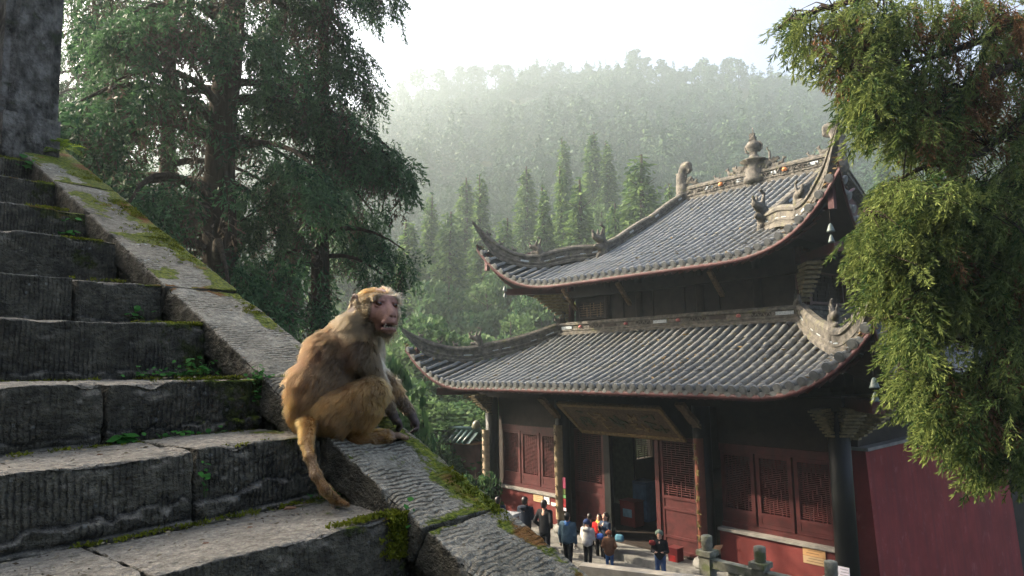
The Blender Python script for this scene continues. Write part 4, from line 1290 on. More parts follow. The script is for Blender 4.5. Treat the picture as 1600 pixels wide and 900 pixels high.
# ---- ridges
RP = [(-.17, 0), (-.17, .07), (-.11, .09), (-.11, .13), (-.13, .14), (-.13, .17), (-.09, .19), (-.09, .31), (-.14, .33), (-.14, .38), (-.08, .44), (.08, .44), (.14, .38), (.14, .33), (.09, .31), (.09, .19), (.13, .17), (.13, .14), (.11, .13), (.11, .09), (.17, .07), (.17, 0)]
def ridge_sweep(name, path, side, sw, sh, parent, cap=1.0):
    mb = MB(); n = len(RP); V = []; Fq = []
    for i, p in enumerate(path):
        for (u, vv) in RP: V.append(np.asarray(p) + np.asarray(side) * u * sw[i] + np.array([0, 0, vv * sh[i]]))
    for i in range(len(path) - 1):
        for k in range(n):
            k2 = (k + 1) % n; Fq.append((i * n + k, (i + 1) * n + k, (i + 1) * n + k2, i * n + k2))
    Fq.append(tuple(range(n))); Fq.append(tuple(range((len(path) - 1) * n + n - 1, (len(path) - 1) * n - 1, -1)))
    mb.add(V, Fq); return mb.build(name, M_RIDGE, parent)

LOHIP = [(0, 7.31), (.06, 7.22), (.16, 7.01), (.27, 6.83), (.37, 6.70), (.48, 6.60), (.57, 6.47), (.68, 6.45), (.77, 6.55), (.85, 6.72), (.93, 6.90), (1.0, 7.12), (1.02, 7.22)]
UPHIP = [(0.03, 10.13), (.10, 10.14), (.22, 10.15), (.36, 10.05), (.5, 9.87), (.62, 9.86), (.74, 10.08), (.87, 10.48), (.93, 10.78), (1.0, 11.12), (1.03, 11.3)]
def beast(name, p, s, seed, parent, facing=(0, -1), mat=None):
    """small ceramic animal: body, neck, head, tail, legs"""
    g2 = np.random.default_rng(seed); f = np.array([facing[0], facing[1], 0.0]); f /= np.linalg.norm(f); p = np.asarray(p, float); U = np.array([0, 0, 1.0])
    q = lambda a, b, c=0: p + f * a * s + U * b * s + np.cross(U, f) * c * s
    pr = [('cap', q(-.18, .28), q(.12, .34), .15 * s, .13 * s), ('cap', q(.12, .36), q(.24, .62), .11 * s, .07 * s), ('cap', q(.22, .64), q(.40, .60), .085 * s, .05 * s),
          ('cap', q(-.22, .32), q(-.42, .66), .07 * s, .03 * s), ('cap', q(-.42, .66), q(-.30, .82), .03 * s, .045 * s), ('cap', q(.2, .7), q(.14, .86), .045 * s, .015 * s)]
    for a in (-.15, .1):
        for c in (-.08, .08): pr.append(('cap', q(a, .24, c), q(a + .03 * g2.normal(), -.04, c), .055 * s, .05 * s))
    return sdf_obj(name, pr, 0.028 * s / 0.5 if s > .5 else 0.02, 0.05 * s, mat or M_RIDGE, parent)

def dragon_block(name, p, s, parent, facing, seed):
    """scrolled beast-head block that closes a ridge"""
    f = np.array([facing[0], facing[1], 0.0]); f /= np.linalg.norm(f); p = np.asarray(p, float); U = np.array([0, 0, 1.0]); sd_ = np.cross(U, f)
    q = lambda a, b, c=0: p + f * a * s + U * b * s + sd_ * c * s
    pr = [('cap', q(-.12, .0), q(-.08, .5), .16 * s, .15 * s), ('cap', q(-.02, .55), q(.26, .62), .15 * s, .09 * s), ('cap', q(.0, .3), q(.22, .34), .11 * s, .07 * s),
          ('cap', q(.26, .62), q(.34, .80), .06 * s, .04 * s), ('cap', q(-.1, .66), q(-.2, .96), .07 * s, .03 * s), ('cap', q(-.2, .96), q(-.06, 1.02), .035 * s, .045 * s),
          ('cap', q(.04, .7, .08), q(-.02, .9, .1), .05 * s, .02 * s), ('cap', q(.04, .7, -.08), q(-.02, .9, -.1), .05 * s, .02 * s), ('cap', q(-.2, .1), q(-.22, .4), .1 * s, .06 * s), ('cap', q(.1, .08), q(.16, -.1), .07 * s, .05 * s)]
    return sdf_obj(name, pr, 0.024, 0.045 * s, M_RIDGE, parent)

for kind in ('lo', 'up'):
    roof = ROOFS[kind]; D = LOHIP if kind == 'lo' else UPHIP
    a0 = np.array([-6.2, 4.62]) if kind == 'lo' else np.array([-5.2, 3.2]); b0 = np.array([-10.7, 8.24]) if kind == 'lo' else np.array([-8.4, 6.83])
    S = np.linspace(D[0][0], D[-1][0], 30); Zt = np.interp(S, [d[0] for d in D], [d[1] for d in D])
    for _ in range(3): Zt[1:-1] = 0.25 * Zt[:-2] + 0.5 * Zt[1:-1] + 0.25 * Zt[2:]
    for sx in (1, -1):
        for sv in (1, -1):
            pl = a0[None] + (b0 - a0)[None] * S[:, None]
            surf = (lo_front if kind == 'lo' else up_front)(pl[:, 0], pl[:, 1]) - .03
            tz = np.clip(Zt - surf, .30, .62) * np.where(S > .88, 1 - 0.78 * ((S - .88) / .15), 1.0); tz = np.maximum(tz, 0.1)
            path = np.stack([pl[:, 0] * sx, pl[:, 1] * sv, Zt - tz], 1)
            dirv = np.array([(b0 - a0)[0] * sx, (b0 - a0)[1] * sv]); dirv /= np.linalg.norm(dirv); side = np.array([-dirv[1], dirv[0], 0])
            wv = np.where(S > .78, 1 - 0.75 * (S - .78) / .25, 1.0)
            hr = ridge_sweep('hip_ridge', path, side, np.maximum(wv, .2), tz / 0.44, roof)
            vis = sx == 1 or True
            # mosaic panels let into both cheeks of the hip
            for j, s_ in enumerate(np.linspace(.08, .6, 7)):
                i = int(np.argmin(abs(S - s_)))
                for sg in (-1, 1):
                    mb = MB(); c = path[i] + side * sg * 0.092 + np.array([0, 0, .25])
                    th = math.atan2(dirv[1], dirv[0]); pitch_ = math.atan2(path[i + 1][2] - path[i - 1][2], np.linalg.norm(path[i + 1][:2] - path[i - 1][:2]))
                    Rm = np.array(Matrix.Rotation(th, 3, 'Z') @ Matrix.Rotation(-pitch_, 3, 'Y'))
                    mb.box(c, (0.22 if j % 3 else 0.32, 0.018, 0.07), M=Rm)
                    mb.build('ridge_panel', M_CHINA if (j * 7 + sg) % 3 else M_RIDGE, hr)
            if sx == 1:
                pass
            top = lambda s_: np.array([*(a0 + (b0 - a0) * s_) * np.array([sx, sv]), np.interp(s_, S, Zt)])
            for j, s_ in enumerate((.70, .80, .90) if kind == 'up' else (.68, .78, .90)):
                if sx == -1: continue
                beast('ridge_animal', top(s_) - np.array([0, 0, .03]), 0.30, j + 7, hr, dirv)
            if sx == 1:
                dragon_block('ridge_beast', top(.52 if kind == 'up' else .54) - np.array([0, 0, .25]), .85, hr, dirv, 3)
# ridge where the lower roof meets the upper wall
band = []
for (x0, x1, v0, v1) in ((-6.2, -6.2, -4.62, 4.62), (6.2, 6.2, -4.62, 4.62), (-6.2, 6.2, 4.62, 4.62), (-6.2, 6.2, -4.62, -4.62)):
    side = (1, 0, 0) if x0 == x1 else (0, 1, 0)
    br = ridge_sweep('wall_ridge', [(x0, v0, 6.80), (x1, v1, 6.80)], side, [1, 1], [1.05, 1.05], HALL)
    if x0 == x1 and x0 < 0:
        for j in range(13):                                  # fretted panels and red flowers along the face
            v = -4.2 + j * 0.7
            if j % 3 == 0:
                mb = MB(); mb.box((x0 - .1, v, 7.06), (.03, .52, .10)); mb.build('ridge_panel', M_DARK if j % 2 else M_CHINA, br)
            elif j % 3 == 1:
                mb = MB()
                for a in range(7):
                    mb.box((x0 - .1, v - .26 + a * .087, 7.06), (.025, .022, .11), M=np.array(Matrix.Rotation(0.6 if a % 2 else -0.6, 3, 'X')))
                mb.box((x0 - .098, v, 7.12), (.025, .6, .015)); mb.box((x0 - .098, v, 7.0), (.025, .6, .015))
                o_ = mb.build('ridge_fret', M_RIDGE, br)
                mb = MB(); mb.box((x0 - .088, v, 7.06), (.006, .6, .13)); mb.build('ridge_panel', M_DARK, br)
            else:
                mb = MB(); mb.lathe((x0 - .11, v, 7.02), [(.0, 0), (.06, .01), (.075, .05), (.05, .09), (0.01, .1)], 8); mb.build('ridge_flower', M_PINK, br)
        for sv in (1, -1):
            dragon_block('ridge_beast', (x0 - .02, sv * 4.55, 6.9), .75, br, (-1, sv * .7), 5)
# hanging ridges and the main ridge
def hang(x): return np.interp(x, [-5.3, -4.6, -3.05, -2.4, -1.34, 0], [10.15, 10.45, 11.28, 11.55, 12.2, 12.9])
for sx in (1, -1):
    for sv in (1, -1):
        xs_ = np.linspace(-5.35, -0.05, 14)
        path = [(x * (1 if sx == 1 else -1), sv * 3.2, hang(x) - 0.40) for x in xs_]
        hr = ridge_sweep('hanging_ridge', path, (0, 1, 0), [1] * 14, [0.95] * 14, ROOFS['up'])
        if sx == 1:
            dragon_block('ridge_beast', (-5.42, sv * 3.2, 9.62), 1.2, hr, (-1, 0), 6)
            for j in range(6):
                i = 2 + j * 2
                for sg in (-1, 1):
                    mb = MB(); p0, p1 = np.array(path[i]), np.array(path[i + 1 if i < 13 else i])
                    a = math.atan2(p1[2] - p0[2], p1[0] - p0[0]) if i < 13 else 0.4
                    mb.box((p0[0], sv * 3.2 + sg * .092, p0[2] + .24), (.26, .018, .07), M=np.array(Matrix.Rotation(-a, 3, 'Y')))
                    mb.build('ridge_panel', M_CHINA if j % 2 else M_RIDGE, hr)
main = ridge_sweep('main_ridge', [(0, -3.34, 12.42), (0, 3.34, 12.42)], (1, 0, 0), [1.15, 1.15], [1.5, 1.5], ROOFS['up'])
for j in range(13):
    v = -2.9 + j * 0.483
    if abs(v) < 0.3: continue
    mb = MB(); mb.box((-.108, v, 12.80), (.024, .36, .12)); mb.build('ridge_panel', [M_RIDGE, M_CHINA, M_DARK][j % 3], main)
for v in (1.35, -1.35):
    mb = MB(); mb.lathe((-.15, v, 12.74), [(0, 0), (.09, .02), (.1, .08), (.06, .14), (.01, .15)], 8); mb.build('ridge_flower', plain('orange_glaze', (.5, .17, .05), .5), main)
def chiwen(v0, sv):
    """dragon-fish ridge end with a curled crest"""
    q = lambda a, b, c=0: np.array([c, v0 - sv * a, 12.75 + b])
    pr = [('cap', q(-.05, -.3), q(.05, .25), .22, .22), ('cap', q(.05, .05), q(.48, .08), .18, .10), ('cap', q(.1, .35), q(.5, .22), .10, .05), ('cap', q(-.02, .3), q(-.02, .75), .20, .17),
          ('cap', q(-.02, .75), q(.10, 1.12), .17, .14), ('cap', q(.10, 1.12), q(.34, 1.22), .14, .12), ('cap', q(.34, 1.22), q(.42, 1.02), .12, .07), ('cap', q(.42, 1.02), q(.30, .92), .07, .05)]
    for i in range(8):
        th = -0.6 + i * 0.33; c0 = q(.14 + .02, 1.1); d = np.array([0, -sv * math.sin(th), math.cos(th)])
        pr.append(('cap', c0 + d * .18, c0 + d * .33, .055, .025))
    for i in range(5): pr.append(('cap', q(-.16, .1 + .2 * i), q(-.30, .2 + .2 * i), .07, .02))
    pr = [(p_[0], p_[1], p_[2], p_[3] * 1.3, p_[4] * 1.3) for p_ in pr]
    return sdf_obj('ridge_dragon', pr, 0.032, 0.05, M_RIDGE, main)
chiwen(3.28, 1); chiwen(-3.28, -1)
fin = MB(); fin.lathe((0, -.08, 12.6), [(.40, 0), (.44, .12), (.33, .2), (.38, .42), (.28, .62), (.30, .78), (.56, .84), (.40, .92), (.20, .98), (.18, 1.08), (.10, 1.12), (.12, 1.2), (.28, 1.34), (.31, 1.46), (.22, 1.6), (.09, 1.66), (.07, 1.72), (.14, 1.78), (.05, 1.86), (.018, 2.0), (.012, 2.22)], 14)
fo = fin.build('ridge_finial', M_RIDGE, main)
mb = MB()
for sg in (-1, 1):
    mb.tube([(0, -.08 + sg * .2, 13.8), (0, -.08 + sg * .33, 13.88), (0, -.08 + sg * .36, 14.05), (0, -.08 + sg * .24, 14.2)], [.035, .04, .035, .03], 6)
mb.build('finial_handles', M_RIDGE, fo)['kind'] = 'stuff'
for v, s_, f_ in ((.95, .62, 1), (-1.15, .55, -1), (.55, .4, -1)): beast('ridge_animal', (0, v, 12.97), s_, int(v * 10) + 40, main, (0, f_))
mb = MB(); mb.tube([(0, -.72, 12.9), (0, -.72, 13.7)], [.07, .045], 8); mb.tube([(0, -.72, 13.7), (0, -.62, 13.82), (0, -.72, 13.95), (0, -.82, 13.82), (0, -.72, 13.7)], [.03] * 5, 6); mb.build('ridge_pillar', M_RIDGE, main)
beast('ridge_animal', (0, -2.75, 12.97), .6, 77, main, (0, 1)); beast('ridge_animal', (0, -2.3, 12.97), .42, 78, main, (0, 1)); beast('ridge_animal', (0, 1.6, 12.97), .42, 79, main, (0, 1))
# carved scrollwork standing proud of the ridge faces: too fine to pick apart
def carving(name, p0, p1, n, zlo, zhi, face, parent, seed, size=.05):
    g3 = np.random.default_rng(seed); mb = MB(); p0 = np.asarray(p0, float); p1 = np.asarray(p1, float)
    for i in range(n):
        c = p0 + (p1 - p0) * g3.random() + np.array([0, 0, g3.uniform(zlo, zhi)]); s_ = size * g3.uniform(.5, 1.3)
        mb.box(c + np.asarray(face) * g3.uniform(0, .03), (s_ * .8, s_ * 1.6, s_ * .7), M=np.array(Matrix.Rotation(g3.uniform(-1, 1), 3, 'X') @ Matrix.Rotation(g3.uniform(-.5, .5), 3, 'Y')))
    o = mb.build(name, M_RIDGE, parent); o['kind'] = 'stuff'
carving('ridge_scrollwork', (-.12, -3.2, 12.42), (-.12, 3.2, 12.42), 260, .20, .44, (-1, 0, 0), main, 1)
carving('ridge_crest', (0, -3.2, 12.42), (0, 3.2, 12.42), 90, .48, .56, (-1, 0, 0), main, 2, .07)
carving('ridge_crest', (-.05, -1.0, 12.85), (-.05, .8, 12.85), 70, .1, .5, (-1, 0, 0), main, 3, .14)
carving('ridge_crest', (-.12, -.35, 12.5), (-.12, .25, 12.5), 40, .1, 1.0, (-1, 0, 0), main, 5, .15)
carving('ridge_crest', (-.02, 2.5, 13.0), (-.02, 3.25, 13.3), 26, -.05, .25, (-1, 0, 0), main, 4, .12)
# gables under the hanging ridges
for sv in (1, -1):
    mb = MB(); pr = [(-5.0, 9.85), (0, 12.45), (5.0, 9.85)]
    mb.add([(x, sv * 3.05, z) for x, z in pr] + [(x, sv * 3.12, z) for x, z in pr], [(0, 1, 2), (5, 4, 3), (0, 3, 4, 1), (1, 4, 5, 2), (0, 2, 5, 3)]); mb.build('gable_board', M_REDF, HALL)

carving('finial_scrollwork', (-.02, -.08, 12.6), (-.02, -.07, 12.6), 70, .3, 1.9, (-1, 0, 0), fo, 6, .13)
# needles and leaf litter lying in the troughs of the roofs
def litter():
    g4 = np.random.default_rng(71); C = []
    for kind, n in (('lo', 1500), ('up', 900)):
        for face in (0, 2, 3):
            fn = slope_sheet(kind, face, 0.015); a, b = g4.random(n), g4.random(n); P4 = fn(a, b)
            m = vnoise(P4, .45, 14) + .35 * g4.normal(size=n) > .12; C.append(P4[m])
    C = np.concatenate(C); C += g4.normal(size=C.shape) * np.array([.05, .05, .01])
    D = unit(g4.normal(size=C.shape) * np.array([1, 1, .15])); Q = leaf_quads(C + [0, 0, .05], D, .07 + .12 * g4.random(len(C)), .03 + .03 * g4.random(len(C)), g4)
    o = mobj('roof_litter', cloud_mesh('roof_litter', Q, g4.random(len(C)), leafmat('roof_leaf_litter', (.05, .035, .018), (.17, .12, .05), .1)), HALL); o['kind'] = 'stuff'
litter()

# ---- upper storey
mb = MB(); mb.boxx(-5.7, 5.7, -4.3, 4.3, 6.6, 8.9); core = mb.build('upper_wall', M_DARK, HALL)
for k in range(7):
    v = -3.78 + k * 1.26
    if k == 6: continue
    mb = MB(); mb.boxx(-5.79, -5.705, v - .6, v + .6, 7.3, 8.6); mb.build('wall_panel', M_DARK, HALL)
for v in (-4.45, -3.15, -1.2, 1.2, 3.15 - .55, 4.45):
    mb = MB(); mb.tube([(-5.8, v, 6.7), (-5.8, v, 8.9)], [.13, .13], 10); mb.build('column', M_DARK if abs(v) < 4 else M_REDW, HALL)
def lattice(parent, u0, u1, z0, z1, pos, axis, mat, frame=.06, step=.044, diag=False, name='lattice', bar=.010):
    """frame and thin glazing bars in a plane; axis 'v' spans along the facade, 'x' along the side"""
    mb = MB()
    def bx(a0, a1, b0, b1, d0, d1):
        if axis == 'v': mb.boxx(pos + d0, pos + d1, a0, a1, b0, b1)
        else: mb.boxx(a0, a1, pos + d0, pos + d1, b0, b1)
    n = int((z1 - z0) / step)
    for i in range(1, n):
        z = z0 + (z1 - z0) * i / n
        bx(u0, u1, z - bar, z + bar, -.012 - .001 * (i % 2), .012)
    m = max(3, int((u1 - u0) / (step * 2.2)))
    for i in range(1, m):
        u = u0 + (u1 - u0) * i / m
        k = 0; zz = z0
        while zz < z1:
            z2 = min(z1, zz + step * (2 + (i * 7 + k * 3) % 4))
            if (i + k) % 3: bx(u - bar, u + bar, zz, z2, -.016, .016)
            zz = z2; k += 1
    o = mb.build(name, mat, parent); o['kind'] = 'stuff'; return o
def frame_obj(name, u0, u1, z0, z1, pos, axis, mat, parent, w_=.07, d=.09):
    mb = MB()
    def bx(a0, a1, b0, b1, dd=0.0):
        if axis == 'v': mb.boxx(pos - d / 2 - dd, pos + d / 2 + dd, a0, a1, b0, b1)
        else: mb.boxx(a0, a1, pos - d / 2 - dd, pos + d / 2 + dd, b0, b1)
    bx(u0, u0 + w_, z0, z1); bx(u1 - w_, u1, z0, z1); bx(u0 + w_, u1 - w_, z0, z0 + w_, .002); bx(u0 + w_, u1 - w_, z1 - w_, z1, .002)
    return mb.build(name, mat, parent)
f_ = frame_obj('window_frame', 2.7, 4.0, 7.35, 8.0, -5.83, 'v', M_DARK, HALL); lattice(f_, 2.77, 3.93, 7.42, 7.93, -5.83, 'v', M_OLDW, step=.075)
for k in range(4):                                          # windows of the right flank
    x0 = -5.2 + k * 2.5
    f_ = frame_obj('window_frame', x0, x0 + 2.2, 7.35, 8.3, -4.36, 'x', M_REDW, HALL); lattice(f_, x0 + .07, x0 + 2.13, 7.42, 8.23, -4.36, 'x', M_DARK, step=.11)
for k in range(5):
    mb = MB(); mb.boxx(-5.35 + k * 2.5, -5.2 + k * 2.5, -4.47, -4.31, 6.9, 8.9); mb.build('column', M_REDW, HALL)

# ---- brackets: stepped carved corbels under the corners, struts under the beams
def corbel(p, d, z_top, z_bot, reach, wide, mat, parent, n=9):
    mb = MB(); d = np.array([d[0], d[1], 0.0]); d /= np.linalg.norm(d); th = math.atan2(d[1], d[0])
    root_ = empty('corner_bracket', tuple(p), 0, parent) if False else None
    for i in range(n):
        s = (i + .5) / n; L = reach * (1 - s) ** 0.8 + .10; z = z_top - (z_top - z_bot) * s; w_ = wide * (1 - .45 * s)
        mb.box(np.array(p) + d * (L / 2 - .05) + np.array([0, 0, z]), (L, w_, (z_top - z_bot) / n * .8), th)
        mb.box(np.array(p) + d * (L - .06) + np.array([0, 0, z - .02]), (.12, w_ * 1.35, (z_top - z_bot) / n * .55), th)
    return mb.build('corner_bracket', mat, parent)
for sv in (1, -1):
    corbel((-8.05, sv * 6.3, 0), (-.75, sv * .65), 4.72, 3.95, 1.1, .36, M_CORBEL, HALL)
    corbel((-8.15, sv * 6.2, 0), (-1, sv * .05), 4.7, 3.95, .95, .26, M_CORBEL, HALL)
    corbel((-7.9, sv * 6.45, 0), (.05, sv * 1), 4.7, 3.95, .9, .26, M_CORBEL, HALL)
    corbel((-5.8, sv * 4.5, 0), (-.75, sv * .65), 8.35, 7.35, 1.3, .34, M_CORBEL, HALL)
    mb = MB(); mb.box((-8.9, sv * 7.15, 4.82), (1.9, .24, .26), math.atan2(sv * .65, -.75)); mb.build('corner_beam', M_REDW, HALL)
    mb = MB(); mb.box((-6.75, sv * 5.5, 8.5), (2.2, .22, .24), math.atan2(sv * .75, -.7)); mb.build('corner_beam', M_REDW, HALL)
    # hanging post under the flying tip
    for (x, v, z0, z1) in ((-10.35, 7.95, 5.95, 6.45), (-8.15, 6.5, 9.3, 9.95)):
        mb = MB(); mb.boxx(x - .07, x + .07, sv * v - .07, sv * v + .07, z0, z1); mb.build('tip_board', M_REDF, HALL)
for v in (2.65, -2.65):
    mb = MB()
    for i in range(9):
        s = i / 8; mb.box((-8.2 - .85 * (1 - s), v, 4.62 - .72 * s), (.26 + .08 * math.sin(i * 2.1), .22 + .05 * math.cos(i * 1.7), .11), M=np.array(Matrix.Rotation(.7, 3, 'Y')))
    mb.build('carved_strut', M_OLDW, HALL)
for v in (1.6, -2.0, 4.2):
    mb = MB()
    for i in range(7):
        s = i / 6; mb.box((-5.85 - .55 * (1 - s), v, 8.4 - .6 * s), (.18, .14, .1), M=np.array(Matrix.Rotation(.7, 3, 'Y')))
    mb.build('carved_strut', M_OLDW, HALL)
rf = MB()
for i in range(61):
    v = -7.5 + i * .25
    z0, z1 = float(lo_front(-10.0, v)) - .27, float(lo_front(-8.0, v)) - .27
    rf.tube([(-10.0, v, z0), (-8.0, v, z1)], [.045, .045], 5)
for i in range(50):
    v = -6.1 + i * .25
    rf.tube([(-7.75, v, float(up_front(-7.75, v)) - .27), (-5.9, v, float(up_front(-5.9, v)) - .27)], [.042, .042], 5)
rf.build('rafters', M_REDW, HALL)['kind'] = 'stuff'

# ---- ground storey
mb = MB(); mb.boxx(-8.85, 8.85, -6.0, 7.2, -.3, .40); mb.build('plinth', M_PLINTH, HALL)
mb = MB(); mb.boxx(-9.25, -8.855, -6.0, 4.0, 0, .20); mb.build('plinth_step', M_PLINTH, HALL)
mb = MB(); mb.boxx(-9.6, -9.255, -6.2, 4.2, 0, .09); mb.build('plinth_step', M_PLINTH, HALL)
for v in (6.3, 2.65, -2.65, -6.3):
    mb = MB(); mb.tube([(-8.2, v, .4), (-8.2, v, 4.9)], [.25, .235], 20); mb.build('column', M_BLACK, HALL)
    mb = MB(); mb.lathe((-8.2, v, .4), [(.36, 0), (.4, .08), (.36, .18), (.3, .22)], 16); mb.build('column_base', M_PLINTH, HALL)
for (v0, v1) in ((3.0, 6.02), (-6.02, -3.0)):
    mb = MB(); mb.boxx(-8.12, -7.8, v0, v1, .40, 1.40); dw = mb.build('low_wall', M_DADO, HALL)
    mb = MB(); mb.boxx(-8.18, -7.76, v0 - .02, v1 + .02, 1.40, 1.475); mb.build('wall_sill', M_SILL, dw)
    mb = MB(); mb.boxx(-8.16, -7.80, v0, v1, .401, .52); mb.build('wall_footing', M_SILL, dw)
    mb = MB(); mb.boxx(-7.98, -7.86, v0, v1, 1.48, 1.6); mb.build('window_rail', M_REDW, HALL)
    mb = MB(); mb.boxx(-7.98, -7.86, v0, v1, 3.42, 3.62); mb.build('window_rail', M_REDW, HALL)
    mb = MB(); mb.boxx(-7.99, -7.85, v0, v1, 3.625, 4.9); mb.build('transom_board', M_DARK, HALL)
    wd = (v1 - v0) / 3
    for k in range(3):
        a, b = v0 + k * wd + .03, v0 + (k + 1) * wd - .03
        f_ = frame_obj('lattice_window', a, b, 1.61, 3.415, -7.92, 'v', M_REDW, HALL, .10)
        lattice(f_, a + .1, b - .1, 1.97, 3.315, -7.92, 'v', M_REDW)
        mb = MB(); mb.boxx(-7.955, -7.885, a + .1, b - .1, 1.71, 1.88); mb.build('window_panel', M_REDW, f_)
        mb = MB(); mb.boxx(-7.965, -7.875, a + .1, b - .1, 1.88, 1.965); mb.build('window_bar', M_REDW, f_)
mb = MB(); mb.boxx(-7.99, -7.85, -2.4, 2.4, 3.70, 4.9); mb.build('transom_board', M_DARK, HALL)
def leaf(a, b, x, rz=0.0, hinge=None):
    f_ = frame_obj('door_leaf', a, b, .46, 3.66, x, 'v', M_REDW, HALL, .10, .08)
    lattice(f_, a + .1, b - .1, 2.02, 3.56, x, 'v', M_REDW, step=.06)
    for (z0, z1, nm) in ((1.93, 2.02, 'door_rail'), (1.62, 1.70, 'door_rail'), (.86, .93, 'door_rail')):
        mb = MB(); mb.boxx(x - .045, x + .045, a + .1, b - .1, z0, z1); mb.build(nm, M_REDW, f_)
    for (z0, z1) in ((1.70, 1.93), (.93, 1.62), (.56, .86)):
        mb = MB(); mb.boxx(x - .02, x + .02, a + .1, b - .1, z0, z1); mb.build('door_panel', M_REDW, f_)
    return f_
leaf(1.12, 2.40, -7.9); leaf(-2.38, -1.02, -7.9)
mb = MB(); mb.boxx(-7.98, -7.82, .86, 1.10, .42, 3.7); mb.build('door_post', M_BLACK, HALL)
mb = MB(); mb.boxx(-7.98, -7.82, -1.0, -.86, .42, 3.7); mb.build('door_post', M_REDW, HALL)
mb = MB(); mb.boxx(-8.0, -7.8, -2.4, 2.4, .40, .46); mb.build('door_sill', M_DARK, HALL)
# walls round the inside: right flank plastered red, left flank with open lattices
mb = MB()
V8 = [(-7.3, -6.80, -3.4), (3.6, -6.80, -3.4), (3.6, -6.0, -3.4), (-7.3, -6.0, -3.4), (-7.2, -6.45, 3.62), (3.6, -6.45, 3.62), (3.6, -6.05, 3.62), (-7.2, -6.05, 3.62)]
mb.add(V8, [(3, 2, 1, 0), (4, 5, 6, 7), (0, 1, 5, 4), (1, 2, 6, 5), (2, 3, 7, 6), (3, 0, 4, 7)]); gw = mb.build('gable_wall', M_REDP, HALL)
mb = MB(); mb.boxx(-7.3, 3.7, -6.55, -5.98, 3.622, 3.70); mb.build('wall_coping', M_SILL, gw)
mb = MB(); mb.boxx(3.7, 7.7, -6.3, -6.0, -3.4, 3.7); mb.build('flank_wall', M_DARK, HALL)
mb = MB(); mb.boxx(-8.86, -7.2, -6.9, -6.02, -3.4, .395); mb.build('corner_plinth', M_DARK, HALL)
mb = MB(); mb.boxx(-7.23, 7.5, -6.3, -6.1, 3.70, 5.6); mb.build('transom_board', M_DARK, HALL)
mb = MB()
mb.boxx(-7.8, 7.8, 6.05, 6.4, .401, 1.5); mb.boxx(-7.8, 7.8, 6.06, 6.39, 2.9, 5.6)
for x, x2 in ((-7.8, -2.1), (-.9, -.4), (.8, 7.6)): mb.boxx(x, x2, 6.055, 6.395, 1.5, 2.9)
lw = mb.build('flank_wall', M_DARK, HALL); lw['kind'] = 'structure' if False else 'thing'
del lw['kind']
for x in (-2.1, -.4): lattice(lw, x, x + 1.2, 1.5, 2.9, 6.2, 'x', M_DARK, step=.085, bar=.026)
mb = MB(); mb.boxx(-7.7, 7.6, -5.98, 6.04, .402, .43); mb.build('inner_floor', M_DARK, HALL)  # dark sheet added over the plinth; the doorway's dimness is in its colour
mb = MB(); mb.boxx(7.6, 7.8, -6.0, 6.05, .401, 5.6); mb.build('rear_wall', M_DARK, HALL)
mb = MB(); mb.boxx(-7.8, 7.6, -6.0, 6.0, 5.0, 5.1); mb.build('inner_ceiling', M_DARK, HALL)
mb = MB(); mb.boxx(-8.6, -8.0, -6.6, 6.6, 4.62, 4.92); mb.build('eave_beam', M_DARK, HALL)
for sv in (1, -1):
    mb = MB(); mb.boxx(-7.95, 7.9, sv * 6.3 - .2, sv * 6.3 + .2, 4.63, 4.93); mb.build('eave_beam', M_DARK, HALL)
mb = MB(); mb.boxx(-6.1, -5.7, -4.6, 4.6, 8.15, 8.4); mb.build('eave_beam', M_DARK, HALL)

# ---- what hangs on the hall
def H(x, v, z): return (XR + x, YC + v, z)
# tilted carved plaque over the door
pl = empty('carved_plaque', H(-8.5, 0, 4.1)); tag(pl, 'wide gilt carved name plaque leaning forward over the doorway', 'plaque')
ang = math.atan2(1.15, .99)
Rp = np.array(Matrix.Rotation(-ang, 3, 'Y'))          # local z runs up the leaning face
mb = MB(); mb.box((0, 0, 0), (.07, 3.9, 1.5), M=Rp); mb.build('board', M_OLDW, pl)
mb = MB()
for (c, s_) in (((-.05, 0, .70), (.06, 3.98, .12)), ((-.05, 0, -.70), (.06, 3.98, .12)), ((-.052, 1.93, 0), (.06, .12, 1.28)), ((-.052, -1.93, 0), (.06, .12, 1.28))):
    mb.box(Rp @ np.array(c), s_, M=Rp)
mb.build('plaque_frame', M_GOLDW, pl)
gg = np.random.default_rng(8); 
for k in range(5):                                       # five worn relief motifs
    mb = MB(); v0 = 1.35 - k * .675
    for j in range(9):
        c = np.array([-.05, v0 + gg.uniform(-.22, .22), gg.uniform(-.38, .38)]); L = gg.uniform(.15, .38)
        mb.box(Rp @ c, (.035, .055 if j % 2 else L, L if j % 2 else .055), M=Rp @ np.array(Matrix.Rotation(gg.uniform(-.5, .5), 3, 'X')))
    o_ = mb.build('relief_motif', M_GOLDW if k % 2 else plain('relief_green%d' % k, (.075, .085, .045), .6, .3, .4, 12), pl); o_['kind'] = 'stuff'
